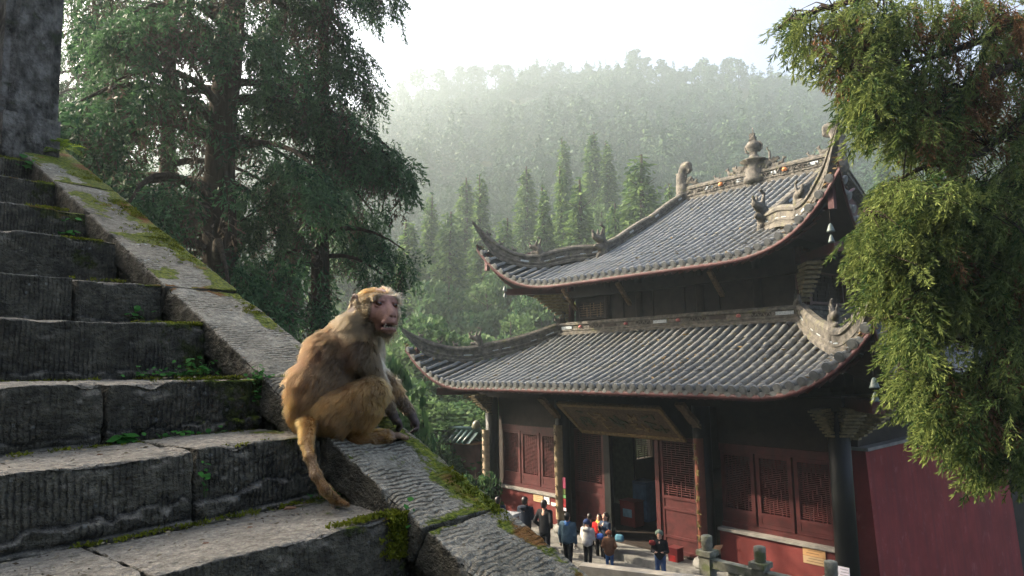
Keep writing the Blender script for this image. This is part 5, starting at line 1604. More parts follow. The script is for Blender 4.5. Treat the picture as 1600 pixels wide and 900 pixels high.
def couplet(v, z0, z1, mat, glyph, label, w_=.33, x=-8.53):
    e = empty('couplet_board', H(x, v, (z0 + z1) / 2)); tag(e, label, 'board', 'vertical couplet boards on the columns')
    h_ = (z1 - z0) / 2; n = 8; V = []
    for zz in (-h_, h_):
        for i in range(n + 1):
            th = -1.0 + 2.0 * i / n; V.append((-.30 * math.cos(th) + .24, .30 / math.sin(1.0) * math.sin(th) * w_ / .6, zz))
    m = n + 1; V += [(p[0] + .03, p[1], p[2]) for p in V]
    Fq = []
    for i in range(n): Fq += [(i, m + i, m + i + 1, i + 1), (2 * m + i, 2 * m + i + 1, 3 * m + i + 1, 3 * m + i), (i, i + 1, 2 * m + i + 1, 2 * m + i), (m + i, 3 * m + i, 3 * m + i + 1, m + i + 1)]
    Fq += [(0, 2 * m, 3 * m, m), (n, m + n, 3 * m + n, 2 * m + n)]
    mb = MB(); mb.add(V, Fq); mb.build('board', mat, e)
    for k in range(8):
        mb = MB(); z = h_ - .22 - k * (2 * h_ - .4) / 7.5
        for j in range(6):
            L = gg.uniform(.05, .13); mb.box((-.069, gg.uniform(-.06, .06), z + gg.uniform(-.08, .08)), (.012, L if j % 2 else .022, .022 if j % 2 else L), M=np.array(Matrix.Rotation(gg.uniform(-.4, .4), 3, 'X')))
        o_ = mb.build('carved_character', glyph, e); o_['kind'] = 'stuff'
M_GLY1 = plain('worn_gilt_strokes', (.16, .13, .05), .5); M_GLY2 = plain('dark_strokes', (.05, .04, .02), .6)
couplet(2.60, .85, 3.80, plain('couplet_ochre', (.20, .15, .085), .6, .3, .25, 8), M_GLY2, 'ochre couplet board on the column left of the doorway')
couplet(-2.70, .85, 3.76, plain('couplet_vermilion', (.115, .034, .020), .55, .35, .25, 8), M_GLY1, 'vermilion couplet board on the column right of the doorway', .27)
couplet(6.36, .85, 3.42, plain('couplet_pale', (.33, .26, .18), .6, .3, .3, 8), M_GLY2, 'pale couplet board on the far left corner column')
def notice(v0, v1, z0, z1, col, label, x=-8.135, xx=None):
    mb = MB(); X0 = xx if xx is not None else x
    e = empty('wall_notice', H(X0, (v0 + v1) / 2, (z0 + z1) / 2)); tag(e, label, 'notice', 'paper notices on the hall front')
    w_, h_ = abs(v1 - v0), z1 - z0
    mb.box((0, 0, 0), (.012, w_, h_)); mb.build('sheet', plain('paper', col, .6, .3, .1, 4), e)
    mb = MB()
    for k in range(max(2, int(h_ / .07))): mb.box((-.0075, gg.uniform(-.03, .03), h_ / 2 - .05 - k * .062), (.002, w_ * gg.uniform(.45, .75), .016))
    o_ = mb.build('print_lines', plain('print_ink', tuple(c * .45 for c in col), .7), e); o_['kind'] = 'stuff'
notice(4.2, 3.74, 1.14, 1.37, (.40, .29, .15), 'yellow notice on the left red dado')
notice(3.68, 3.42, 1.13, 1.36, (.62, .63, .62), 'white notice beside the yellow one on the left dado')
notice(3.34, 3.10, 1.12, 1.22, (.60, .60, .60), 'small white slip on the left dado near the column')
notice(-5.24, -5.78, 1.21, 1.385, (.34, .20, .09), 'upper orange notice on the right red dado')
notice(-5.24, -5.78, 1.03, 1.20, (.30, .21, .12), 'lower tan notice on the right red dado')
notice(-6.2, -6.46, .78, 1.22, (.62, .60, .68), 'white paper notice at the foot of the black right corner column', xx=-8.49)
# hanging wind bells
def bell(x, v, z, drop, label, s=1.0):
    e = empty('wind_bell', H(x, v, z)); tag(e, label, 'bell', 'wind bells under the eave corners')
    mb = MB(); mb.tube([(0, 0, 0), (0, 0, -drop)], [.008, .008], 5); mb.build('cord', M_DARK, e)
    mb = MB(); mb.lathe((0, 0, -drop - .20 * s), [(.10 * s, 0), (.085 * s, .03 * s), (.06 * s, .12 * s), (.035 * s, .18 * s), (.012, .2 * s)], 10); mb.build('bell', M_BRONZE, e)
    mb = MB(); mb.tube([(0, 0, -drop - .2 * s), (0, 0, -drop - .27 * s)], [.006, .006], 5); mb.lathe((0, 0, -drop - .46 * s), [(.085 * s, 0), (.07 * s, .04 * s), (.035 * s, .16 * s), (.012, .19 * s)], 8); mb.build('clapper_plate', M_BRONZE, e)
bell(-8.1, 5.55, 9.05, .42, 'bronze wind bell below the upper left eave tip', .9)
bell(-10.35, 7.6, 5.9, .62, 'bronze wind bell below the lower left eave tip', .8)
bell(-10.45, -8.05, 6.0, .55, 'pale bronze wind bell below the lower right eave tip')
bell(-8.1, -6.4, 9.4, .42, 'bronze wind bell below the upper right eave tip')
# ================================================================== big conifers near the stairs and the bough tree on the right
M_CED = leafmat('cedar_sprays', (0.011, 0.040, 0.020), (0.070, 0.145, 0.060), 0.33)
M_CEDDRY = leafmat('cedar_dead_sprays', (0.045, 0.034, 0.026), (0.105, 0.080, 0.060), 0.25)
M_NEAR = leafmat('bough_needles', (0.020, 0.052, 0.015), (0.185, 0.225, 0.065), 0.42)
M_NEARDRY = leafmat('bough_dead_needles', (0.085, 0.045, 0.022), (0.24, 0.13, 0.06), 0.35)

def spray(seed, L, nb, nl, leaf, droop, spread=0.55, wid=0.36, scat=0.62):
    """one hanging bough end: a spine with side shoots, each shoot set with narrow needles -> quads, tint"""
    g = np.random.default_rng(seed); Cs = []; Ds = []; Ls = []; Ws = []; Ts = []
    for i in range(nb):
        s = (i + 0.6) / nb; a0 = np.array([L * s, 0, -droop * L * s * s])
        sg = 1 if i % 2 else -1
        ang = sg * (0.45 + 0.5 * g.random()); l = L * spread * (1.05 - 0.65 * s) * (0.7 + 0.5 * g.random())
        d = np.array([math.cos(ang), math.sin(ang), -0.25 - 0.9 * droop * g.random()]); d /= np.linalg.norm(d)
        if i == nb - 1: d = np.array([1, 0, -droop]); d /= np.linalg.norm(d)
        tt = g.random()
        for j in range(nl):
            q = (j + 0.5) / nl; p = a0 + d * l * q + np.array([0, 0, -0.35 * droop * l * q * q])
            n = unit(d * 1.0 + g.normal(size=3) * scat)
            Cs.append(p + n * leaf * 0.45); Ds.append(n); Ls.append(leaf * (0.75 + 0.5 * g.random())); Ws.append(leaf * wid)
            Ts.append(np.clip(0.15 + 0.55 * q + 0.25 * (tt - 0.5) + 0.1 * g.normal(), 0, 1))
    Q = leaf_quads(np.array(Cs), np.array(Ds), np.array(Ls), np.array(Ws), g)
    return Q, np.array(Ts)

def place_sprays(protos, pos, az, tilt, scl, tintshift, g):
    """copies of the prototype sprays at points; az heading, tilt downwards"""
    QS = []; TS = []
    k = g.integers(len(protos), size=len(pos))
    roll = g.normal(size=len(pos)) * 0.5
    for i in range(len(pos)):
        Q, T = protos[k[i]]
        ca, sa = math.cos(az[i]), math.sin(az[i]); ct, st_ = math.cos(tilt[i]), math.sin(tilt[i]); cr, sr = math.cos(roll[i]), math.sin(roll[i])
        Rz = np.array([[ca, -sa, 0], [sa, ca, 0], [0, 0, 1]]); Ry = np.array([[ct, 0, st_], [0, 1, 0], [-st_, 0, ct]]); Rx = np.array([[1, 0, 0], [0, cr, -sr], [0, sr, cr]])
        M = (Rz @ Ry @ Rx) * scl[i]
        QS.append(Q.reshape(-1, 3) @ M.T + pos[i]); TS.append(np.clip(T + tintshift[i], 0, 1))
    return np.concatenate(QS).reshape(-1, 4, 3), np.concatenate(TS)

def clip_near(Q, T, dmin=0.9):
    d = np.linalg.norm(Q.mean(1) - CAM, axis=1); m = d > dmin
    return Q[m], T[m]

def cedar(name, base, h, r0, R, n_limb, seed, label, zlo, sp_scale, dens, group='tall cedars beside the steps', bias=None, dead=0.2):
    g = np.random.default_rng(seed); base = np.asarray(base, float)
    e = empty(name, tuple(base)); tag(e, label, 'tree', group)
    mb = MB(); m = 16; pts = []
    off = np.cumsum(g.normal(size=(m + 1, 2)) * 0.035, axis=0)
    for i in range(m + 1): pts.append((off[i, 0], off[i, 1], h * i / m))
    mb.tube(pts, [r0 * ((1.45 if i == 0 else 1.12 if i == 1 else 1.0) * (1 - 0.85 * i / m)) for i in range(m + 1)], 14)
    # fluted bark: press furrows into the trunk rings
    Vt = np.array(mb.v); ax = np.array(pts)
    th = np.arctan2(Vt[:, 1], Vt[:, 0]); Vt[:, :2] += (np.cos(th * 7 + Vt[:, 2] * .4) * 0.02)[:, None] * np.stack([np.cos(th), np.sin(th)], 1)
    mb.v = [tuple(p) for p in Vt]; mb.build('trunk', M_BARK, e)
    protos = [spray(seed + 100 + k, 0.60, 8, 8, 0.10, 0.55, 0.55, 0.30, 0.5) for k in range(6)]
    pos = []; az = []; til = []; scl = []; ts = []; dpos = []; daz = []; dscl = []
    for i in range(n_limb):
        s = (i + g.random()) / n_limb; z = zlo + (h * 0.97 - zlo) * s
        a = g.random() * 6.283
        if bias is not None and g.random() < bias[1]: a = bias[0] + g.normal() * 0.7
        L = R * (1 - 0.62 * s ** 1.3) * (0.55 + 0.55 * g.random())
        lm = MB(); d = np.array([math.cos(a), math.sin(a), 0]); lp = []
        rise = 0.25 + 0.2 * g.random(); k0 = np.array([np.interp(z, ax[:, 2], ax[:, 0]), np.interp(z, ax[:, 2], ax[:, 1]), z])
        bend = g.normal() * 0.25
        for q in np.linspace(0, 1, 7):
            lp.append(k0 + d * L * q + np.array([-d[1], d[0], 0]) * bend * L * q * q + np.array([0, 0, L * (rise * q - 0.62 * q * q)]))
        lm.tube(lp, [(0.028 + 0.022 * L) * (1 - 0.88 * q) + 0.004 for q in np.linspace(0, 1, 7)], 6)
        lm.build('limb', M_BARK, e)
        lp = np.array(lp); nsp = int(dens * L * (1.0 + 0.25 * L))
        for j in range(nsp):
            q = 0.30 + 0.70 * g.random() ** .42; p = np.array([np.interp(q, np.linspace(0, 1, 7), lp[:, c]) for c in range(3)])
            spread_ = 0.34 * L * (1.15 - q) + 0.12
            sidev = np.array([-d[1], d[0], 0]) * g.normal() * spread_
            p = p + sidev + np.array([0, 0, -abs(g.normal()) * 0.22 * (0.6 + q) + 0.06])
            aa_ = a + np.sign(sidev @ np.array([-d[1], d[0], 0])) * g.uniform(0.1, 1.0)
            if g.random() < dead * (1.5 - q):
                dpos.append(p + np.array([0, 0, -0.1])); daz.append(aa_); dscl.append(sp_scale * g.uniform(.7, 1.2)); continue
            pos.append(p); az.append(aa_); til.append(0.40 + 0.65 * g.random()); scl.append(sp_scale * g.uniform(.65, 1.25)); ts.append(0.45 * (q - 0.65) + 0.22 * g.normal())
    Q, T = place_sprays(protos, np.array(pos), az, til, scl, ts, g)
    mobj('crown', cloud_mesh('crown', *clip_near(Q + base, T, 1.0), M_CED), e, tuple(-base))
    if dpos:
        Q, T = place_sprays(protos, np.array(dpos), daz, g.uniform(1.0, 1.4, len(dpos)), dscl, g.normal(size=len(dpos)) * .2, g)
        o = mobj('dead_sprays', cloud_mesh('dead_sprays', Q, T, M_CEDDRY), e)
    return e

def gz(p): return float(ground_z(np.array([p[0]]), np.array([p[1]]))[0])
def on_ground(px, py, d, sink=0.3):
    p = at(px, py, d); p[2] = gz(p) - sink; return p
b = on_ground(345, 440, 13.0); cedar('cedar_tree', b, 15.5 - b[2] + 6, .40, 3.7, 60, 901, 'big dark cedar whose thick trunk rises behind the coping slabs', 7.3 - b[2], 1.0, 15, bias=(math.atan2(-F_AX[1], -F_AX[0]), .34), dead=.28)
b = on_ground(505, 440, 15.0); cedar('cedar_tree', b, 15.0 - b[2] + 4.5, .26, 2.2, 58, 931, 'green cedar right of the thick trunked one behind the monkey', 7.9 - b[2], .95, 17, dead=.18)
b = on_ground(250, 400, 15.5); cedar('cedar_tree', b, 16.0 - b[2] + 5, .24, 2.7, 44, 951, 'dark cedar left of the thick trunk with hanging brown sprays', 2.0, .95, 14, dead=.45)
b = on_ground(120, 300, 21); cedar('cedar_tree', b, 18.0 - b[2] + 3, .2, 2.6, 44, 971, 'smaller hazy cedar beside the gate pillar', 2.5, 1.1, 17, dead=.1)
b = on_ground(172, 300, 24); cedar('cedar_tree', b, 17.0 - b[2] + 3, .09, 1.4, 22, 981, 'slender bare stemmed cedar in the bright gap left of the big cedars', 7.5, 1.0, 8, dead=.2)
b = on_ground(158, 300, 22); cedar('cedar_tree', b, 17.0 - b[2] + 3, .07, 1.2, 18, 983, 'thinnest leaning stem in the bright gap by the gate pillar', 7.5, .9, 7, dead=.2)
# under the cedars: brush on the bank
for i, (px, top, d, s, lab) in enumerate([
    (415, 440, 12.5, .7, 'dark brush at the foot of the thick cedar trunk'), (460, 455, 13.5, .75, 'dark brush between the cedar trunk and the monkey back'),
    (380, 395, 13.8, 1.0, 'tall dark bush right beside the thick cedar trunk'), (430, 405, 15.5, 1.1, 'dark thicket left of the monkey between the cedar stems'), (475, 400, 17.5, 1.2, 'dark thicket behind the thin cedar stem'), (530, 420, 18, 1.2, 'dark thicket behind the monkey head'), (575, 425, 20, 1.1, 'leafy thicket right behind the monkey face'),
    (560, 520, 16, .8, 'bush on the bank behind the monkey shoulder'), (610, 545, 18, .8, 'bush on the bank right of the monkey chest'),
    (300, 370, 16, .8, 'dark bush behind the upper coping slabs'), (190, 300, 19, .9, 'bush in shade behind the mossy upper slab'), (130, 262, 20, .9, 'bush at the top of the bank by the gate pillar'),
    (240, 330, 17, .9, 'bush in shade left of the thick trunk')]):
    p = at(px, top, d); g0 = gz(p); tree('s0', (p[0], p[1], g0 - .2), s, i * 1.3, 'bank_shrub', lab, 'shrubs on the shaded bank', max(.35, (p[2] - g0) / 3.1))

# ---------------------------------------------------------------- near tree, trunk just outside the right edge
def bough_tree():
    g = np.random.default_rng(77)
    base = at(1830, 900, 8.2); base[2] = gz(base)
    e = empty('bough_tree', tuple(base)); tag(e, 'near sunlit conifer hanging its boughs over the right side of the hall', 'tree')
    tr = MB(); H_ = 15.5; pts = [(base[0] + .06 * math.sin(i), base[1] + .05 * math.cos(1.3 * i), base[2] + H_ * i / 10) for i in range(11)]
    tr.tube(pts, [.34 * (1 - .07 * i) for i in range(11)], 14); o = tr.build('trunk', M_BARK, e); o.location = tuple(-base)
    P_ = lambda px, py, d: at(px, py, d)
    tx = np.array(pts)
    def limb(ctrl, r, nm='limb'):
        c = [np.asarray(p) for p in ctrl]; z = c[0][2]
        root = np.array([tx[0, 0], tx[0, 1], z + 0.3]); c = [root] + c
        q = []
        for i in range(len(c) - 1):
            for s in np.linspace(0, 1, 6, endpoint=False): q.append(c[i] * (1 - s) + c[i + 1] * s)
        q.append(c[-1]); q = np.array(q)
        for _ in range(4): q[1:-1] = .25 * q[:-2] + .5 * q[1:-1] + .25 * q[2:]
        mb = MB(); m = len(q); mb.tube(list(q), [r * (1 - .85 * i / (m - 1)) + .006 for i in range(m)], 8); o = mb.build(nm, M_BARK, e); o.location = tuple(-base)
        return q
    limbs = [
        limb([P_(1620, -60, 7.4), P_(1500, -30, 7.0), P_(1380, -10, 6.9), P_(1260, 20, 6.8), P_(1216, 44, 6.8)], .055),
        limb([P_(1640, 10, 7.2), P_(1520, 70, 6.9), P_(1420, 100, 6.6), P_(1310, 110, 6.6)], .05),
        limb([P_(1640, 80, 6.9), P_(1540, 120, 6.6), P_(1450, 190, 6.4), P_(1370, 215, 6.4)], .05),
        limb([P_(1640, 150, 7.0), P_(1580, 200, 6.8), P_(1530, 245, 6.6), P_(1440, 260, 6.5), P_(1390, 290, 6.5)], .05),
        limb([P_(1640, 300, 6.6), P_(1540, 320, 6.3), P_(1440, 300, 6.1), P_(1350, 330, 6.1)], .045),
        limb([P_(1640, 330, 6.9), P_(1560, 370, 6.6), P_(1450, 400, 6.3), P_(1340, 400, 6.2)], .045),
        limb([P_(1640, 420, 6.6), P_(1580, 520, 6.3), P_(1500, 535, 6.2), P_(1420, 520, 6.2), P_(1380, 500, 6.2)], .04),
        limb([P_(1640, 500, 6.4), P_(1590, 560, 6.2), P_(1540, 590, 6.1), P_(1450, 600, 6.1), P_(1400, 590, 6.1)], .036),
        limb([P_(1650, 560, 6.2), P_(1600, 600, 6.0), P_(1540, 640, 5.9), P_(1520, 680, 5.9)], .03),
        limb([P_(1650, 620, 6.2), P_(1610, 670, 6.0), P_(1596, 720, 6.0)], .024),
    ]
    # crown clumps: centre pixel, half extents in pixels, depth, how many boughs, share of dead needles
    clumps = [(1235, 45, 28, 30, 6.8, 30, .05), (1290, 60, 60, 55, 6.8, 120, .28), (1360, 40, 60, 50, 6.7, 120, .15), (1440, 25, 70, 40, 6.8, 105, .35), (1520, 12, 60, 26, 7.0, 60, .4),
              (1345, 115, 52, 45, 6.5, 120, .04), (1330, 165, 42, 40, 6.4, 95, .03), (1395, 150, 55, 55, 6.6, 130, .2), (1455, 140, 55, 60, 6.8, 115, .35), (1510, 175, 42, 60, 6.9, 80, .45),
              (1395, 205, 40, 35, 6.4, 85, .2), (1450, 230, 38, 30, 6.6, 60, .4), (1590, 160, 34, 70, 6.9, 60, .35), (1590, 250, 30, 45, 6.7, 50, .3), (1560, 205, 25, 30, 6.9, 22, .4),
              (1380, 300, 48, 30, 6.1, 90, .02), (1440, 320, 55, 45, 6.1, 130, .03), (1350, 375, 48, 42, 6.1, 110, .02), (1420, 390, 60, 48, 6.1, 150, .03), (1500, 320, 55, 48, 6.2, 130, .05), (1565, 300, 45, 40, 6.3, 95, .08),
              (1490, 400, 60, 50, 6.3, 140, .12), (1560, 390, 48, 55, 6.2, 120, .06), (1375, 440, 42, 34, 6.1, 95, .03), (1440, 460, 55, 40, 6.2, 120, .06), (1520, 470, 60, 34, 6.4, 95, .25), (1585, 470, 30, 40, 6.4, 60, .2),
              (1400, 520, 36, 40, 6.1, 80, .03), (1420, 590, 46, 40, 6.0, 110, .04), (1480, 610, 50, 44, 6.1, 110, .25), (1550, 590, 50, 40, 6.2, 95, .35), (1455, 650, 34, 32, 6.0, 75, .06), (1520, 640, 46, 34, 6.0, 80, .4),
              (1590, 640, 26, 60, 6.1, 70, .35), (1535, 700, 26, 40, 5.9, 62, .05), (1505, 665, 18, 18, 5.9, 22, .4), (1596, 715, 14, 30, 6.0, 24, .05), (1585, 400, 26, 50, 6.2, 60, .15), (1560, 525, 44, 36, 6.3, 70, .25), (1596, 560, 16, 40, 6.2, 36, .2), (1556, 70, 42, 44, 7.0, 62, .45), (1530, 120, 38, 36, 6.9, 46, .5), (1592, 40, 22, 40, 7.0, 40, .4)]
    protos = [spray(300 + k, 0.30, 9, 11, 0.060, 0.5, 0.55, 0.19, 0.42) for k in range(6)]
    pos = []; az = []; ti = []; sc_ = []; ts = []; dp = []; da = []; dt = []; ds = []; tw = MB()
    for (cx, cy, rx, ry, d, n, dead) in clumps:
        n = int(n * 0.95); cx += 38 if (cx < 1480 and cy > 90) else 12; rx *= .92
        for i in range(n):
            a = g.random() * 6.283; q = math.sqrt(g.random())
            px = cx + rx * q * math.cos(a); py = cy + ry * q * math.sin(a) - 6
            dd = d + g.normal() * 0.28
            p = P_(px, py, dd)
            # boughs head away from the trunk, mostly to the left of the view and hanging
            head = math.atan2(-R_AX[1], -R_AX[0]) + g.normal() * 0.85
            if g.random() < dead * .8:
                dp.append(p); da.append(head); dt.append(1.15 + .3 * g.random()); ds.append(g.uniform(.6, 1.1))
            else:
                pos.append(p); az.append(head); ti.append(0.15 + 0.75 * g.random()); sc_.append(g.uniform(.6, 1.15)); ts.append(0.2 * g.normal() + 0.05)
            if g.random() < .35:                       # twig back to the closest limb
                best = min((float(np.sum((l[k2] - p) ** 2)), li, k2) for li, l in enumerate(limbs) for k2 in range(4, len(l), 2))
                if best[0] < .9:
                    s_ = limbs[best[1]][best[2]]; mid = (s_ + p) / 2 + np.array([0, 0, .06]); tw.tube([s_, mid, p], [.008, .006, .003], 4)
    Q, T = place_sprays(protos, np.array(pos), az, ti, sc_, ts, g)
    mobj('crown', cloud_mesh('crown', Q, T, M_NEAR), e, tuple(-base))
    Q, T = place_sprays(protos, np.array(dp), da, dt, ds, g.normal(size=len(dp)) * .2, g)
    mobj('dead_sprays', cloud_mesh('dead_sprays', Q, T, M_NEARDRY), e, tuple(-base))
    o = tw.build('twigs', M_BARK, e); o.location = tuple(-base); o['kind'] = 'stuff'
bough_tree()
# ================================================================== the macaque on the cheek wall
MK_S = 0.00215                                   # metres per sculpting unit
MK_O = at(560, 697, 2.30)
MONKEY = empty('macaque_monkey', tuple(MK_O), math.atan2(R_AX[1], R_AX[0]))
tag(MONKEY, 'golden brown macaque sitting on the sloping cheek wall with its mouth ajar', 'monkey')
def to_loc(W):
    W = np.asarray(W, float) - MK_O
    return np.stack([W @ R_AX, W @ F_AX, W[..., 2]], -1) / MK_S
FB = np.array([.86, .51, 0]); LB = np.array([-.51, .86, 0])
PEL = np.array([497 - 560, 5.0, 0.0])
def B(F, L, U): return PEL + FB * F + LB * L + np.array([0, 0, U])
HC = np.array([584.0 - 560, 30.0, 697 - 475.0])
FH = np.array([.64, -.77, 0.03]); FH /= np.linalg.norm(FH); RH = np.array([-.77, -.64, 0.06]); RH -= FH * (RH @ FH); RH /= np.linalg.norm(RH); UH = np.cross(RH, FH); UH /= np.linalg.norm(UH)
if UH[2] < 0: UH = -UH
HM = np.stack([FH, RH, UH])
HS = 1.13
def Hh(F, L, U): return HC + (FH * F + RH * L + UH * U) * HS
tail_px = [(481, 664, 2.20), (479, 690, 2.12), (484, 715, 2.06), (494, 742, 2.02), (508, 765, 2.0)]
tail = [to_loc(at(*q)) for q in tail_px] + [to_loc(onz(524, 781, 5.9 - .43 + .012)), to_loc(onz(543, 788, 5.9 - .43 + .008))]
P = []
BMt = np.stack([FB / np.linalg.norm(FB), LB / np.linalg.norm(LB), [0, 0, 1.0]])
P += [('ell', B(7, 0, 58), (54, 42, 51), BMt, 10), ('ell', B(11, 0, 94), (57, 41, 52), BMt, 12), ('ell', B(33, 0, 140), (54, 40, 45), BMt, 12), ('ell', B(62, 0, 128), (37, 35, 38), BMt, 10)]
P += [('cap', B(54, -26, 150), B(58, -31, 136), 28, 25, 12), ('cap', B(54, 26, 150), B(56, 30, 132), 27, 25, 14)]
P += [('cap', B(56, 0, 168), HC + np.array([-13, 3, -12]), 40, 30, 10), ('ell', Hh(-4, 19, -14), (17, 10, 19), HM, 7), ('ell', Hh(-4, -19, -14), (17, 10, 19), HM, 7)]
# head
NH = len(P)
P += [('ell', Hh(-5, 0, 3), (31, 26, 23), HM, 6), ('cap', Hh(8, 0, -4), Hh(24, 0, -14), 21, 15.5, 8), ('cap', Hh(20, 0, -17), Hh(37, 0, -24), 15.5, 10.5, 6),
      ('cap', Hh(12, 0, -29), Hh(33, 0, -40), 12, 7.5, 5), ('cap', Hh(25.5, -15, 8.2), Hh(25.5, 15, 8.2), 5.4, 5.4, 4), ('ell', Hh(12, 17, -12), (12, 9, 11), HM, 7), ('ell', Hh(12, -17, -12), (12, 9, 11), HM, 7)]
P += [('cap', Hh(29, 0, 2), Hh(42, 0, -15), 4.2, 5.2, 4), ('ell', Hh(43.5, 2.8, -17.5), (3.6, 3, 3), HM, 2), ('ell', Hh(43.5, -2.8, -17.5), (3.6, 3, 3), HM, 2)]
P += [('cut', Hh(33.5, 12.5, -0.5), (5.2, 5.6, 3.9), HM, 2.5), ('cut', Hh(33.5, -12.5, -0.5), (5.2, 5.6, 3.9), HM, 2.5)]
for sg in (1, -1):
    P += [('cap', Hh(26.5, sg * 18, -3.6), Hh(29.6, sg * 7.5, -5.4), 1.5, 1.5, 2.5), ('cap', Hh(27.0, sg * 18.5, 3.2), Hh(30.2, sg * 8, 3.6), 1.9, 1.9, 2.0)]
P += [('cut', Hh(46.5, 3.0, -20.3), (2.6, 1.7, 1.5), HM, 0.8), ('cut', Hh(46.5, -3.0, -20.3), (2.6, 1.7, 1.5), HM, 0.8)]
P += [('cut', Hh(42, 0, -32.5), (16, 10.5, 3.6), HM, 1.5)]
P += [('cap', Hh(37, -11, -28.2), Hh(46, 0, -28.0), 2.6, 3.0, 2.5), ('cap', Hh(37, 11, -28.2), Hh(46, 0, -28.0), 2.6, 3.0, 2.5), ('cap', Hh(35, -10, -37.2), Hh(41.5, 0, -37.4), 2.4, 2.8, 2.5), ('cap', Hh(35, 10, -37.2), Hh(41.5, 0, -37.4), 2.4, 2.8, 2.5)]
for sg in (1, -1):
    P += [('ell', Hh(-12, sg * 31, 3), (11, 3.8, 14), HM, 2), ('cut', Hh(-10, sg * 35, 3), (7, 3.4, 9.5), HM, 1.5)]
for i in range(NH, len(P)):
    q = list(P[i])
    if q[0].endswith('cap'): q[3] *= HS; q[4] *= HS
    else: q[2] = tuple(r * HS for r in q[2])
    P[i] = tuple(q)
# arms and hands
def hand(w, d, up, s=1.0, curl=0.5, thumb=1):
    """palm and five unequal bent fingers; w wrist, d pointing direction, up back of the hand"""
    d = unit(np.asarray(d, float)); up = unit(np.asarray(up, float)); sd_ = np.cross(d, up); out = []
    pm = w + d * 9 * s; out += [('cap', w, pm, 6.6 * s, 6.4 * s, 3), ('cap', pm - sd_ * 4 * s, pm + sd_ * 4 * s, 4.8 * s, 4.8 * s, 3)]
    for i, (o, L) in enumerate(((-5.6, 13), (-2, 15.5), (1.8, 15), (5.4, 12))):
        a = pm + sd_ * o * s + d * 4 * s; m_ = a + (d * math.cos(curl * .5) - up * math.sin(curl * .5)) * L * .5 * s + sd_ * o * .06 * s; e_ = m_ + (d * math.cos(curl * 1.6) - up * math.sin(curl * 1.6)) * L * .5 * s
        out += [('cap', a, m_, 3.0 * s, 2.6 * s, 1.0), ('cap', m_, e_, 2.6 * s, 2.1 * s, 1.0)]
    a = w + d * 4 * s + sd_ * thumb * 6 * s; m_ = a + (d * .5 + sd_ * thumb * .7 - up * .3) * 7 * s; e_ = m_ + (d * .9 - up * .45) * 6 * s
    out += [('cap', a, m_, 2.9 * s, 2.5 * s, 1.2), ('cap', m_, e_, 2.5 * s, 2.0 * s, 1.0)]
    return out
P += [('cap', B(57, -32, 138), B(93, -16, 88), 21, 14.5, 7), ('cap', B(93, -16, 88), B(119, -12, 42), 14, 8.2, 5)]
P += hand(B(120, -12, 38), FB * .8 + LB * .2 + np.array([0, 0, -.75]), FB * .6 + np.array([0, 0, .8]), 1.0, .9, -1)
P += [('cap', B(57, 30, 138), B(118, 6, 92), 20, 13.5, 7), ('cap', B(118, 6, 92), B(156, -2, 40), 13.5, 8.0, 5)]
P += hand(B(157, -3, 36), FB * .35 - LB * .25 + np.array([0, 0, -.9]), FB * .9 + np.array([0, 0, .3]), 1.1, 1.0, -1)
# legs and feet
def foot(heel, toe, up, s=1.0, th=1):
    d = unit(toe - heel); sd_ = np.cross(d, up); L = np.linalg.norm(toe - heel); out = [('cap', heel, heel + d * L * .62, 12.5 * s, 11.0 * s, 4), ('cap', heel + d * L * .62 - sd_ * 4, heel + d * L * .62 + sd_ * 4, 7.5 * s, 7.5 * s, 4)]
    for i, (o, q) in enumerate(((-6.5, .92), (-2.3, 1.0), (2.2, 1.0), (6.3, .93))):
        a = heel + d * L * .66 + sd_ * o * s; m_ = heel + d * L * .84 * q + sd_ * o * 1.15 * s + up * 2.5; e_ = heel + d * L * q + sd_ * o * 1.15 * s - up * 3.0
        out += [('cap', a, m_, 4.4 * s, 3.8 * s, 1.2), ('cap', m_, e_, 3.8 * s, 3.0 * s, 1.0)]
    a = heel + d * L * .42 + sd_ * th * 8 * s; out += [('cap', a, a + d * 11 + sd_ * th * 6, 4.4 * s, 3.6 * s, 2), ('cap', a + d * 11 + sd_ * th * 6, a + d * 22 + sd_ * th * 5 - up * 2, 3.6 * s, 3.0 * s, 1)]
    return out
Zu = np.array([0, 0, 1.0])
P += [('cap', B(16, -34, 50), B(66, -54, 80), 36, 27, 2.5), ('cap', B(66, -54, 80), B(50, -44, 18), 26, 13.5, 4), ('cap', B(58, -52, 60), B(50, -46, 32), 27, 18, 4)]
P += foot(B(44, -42, 12), B(132, -37, 10), Zu, 1.1, 1)
P += [('cap', B(8, 26, 56), B(74, 42, 104), 36, 24, 10), ('cap', B(74, 42, 104), B(56, 42, 56), 23, 12.5, 6)]
P += foot(B(48, 40, 50), B(126, 30, 44), Zu, 1.0, -1)
for i in range(len(tail) - 1): P.append(('cap', tail[i], tail[i + 1], [11, 7.6, 6.8, 6.5, 6.2, 5.5, 4][i], [7.6, 6.8, 6.5, 6.2, 5.5, 3][i], 6))
mkV, mkF = sdf_geo(P, 1.25, 5.0, pad=4, relax=1)
mkN = vert_normals(mkV, mkF)

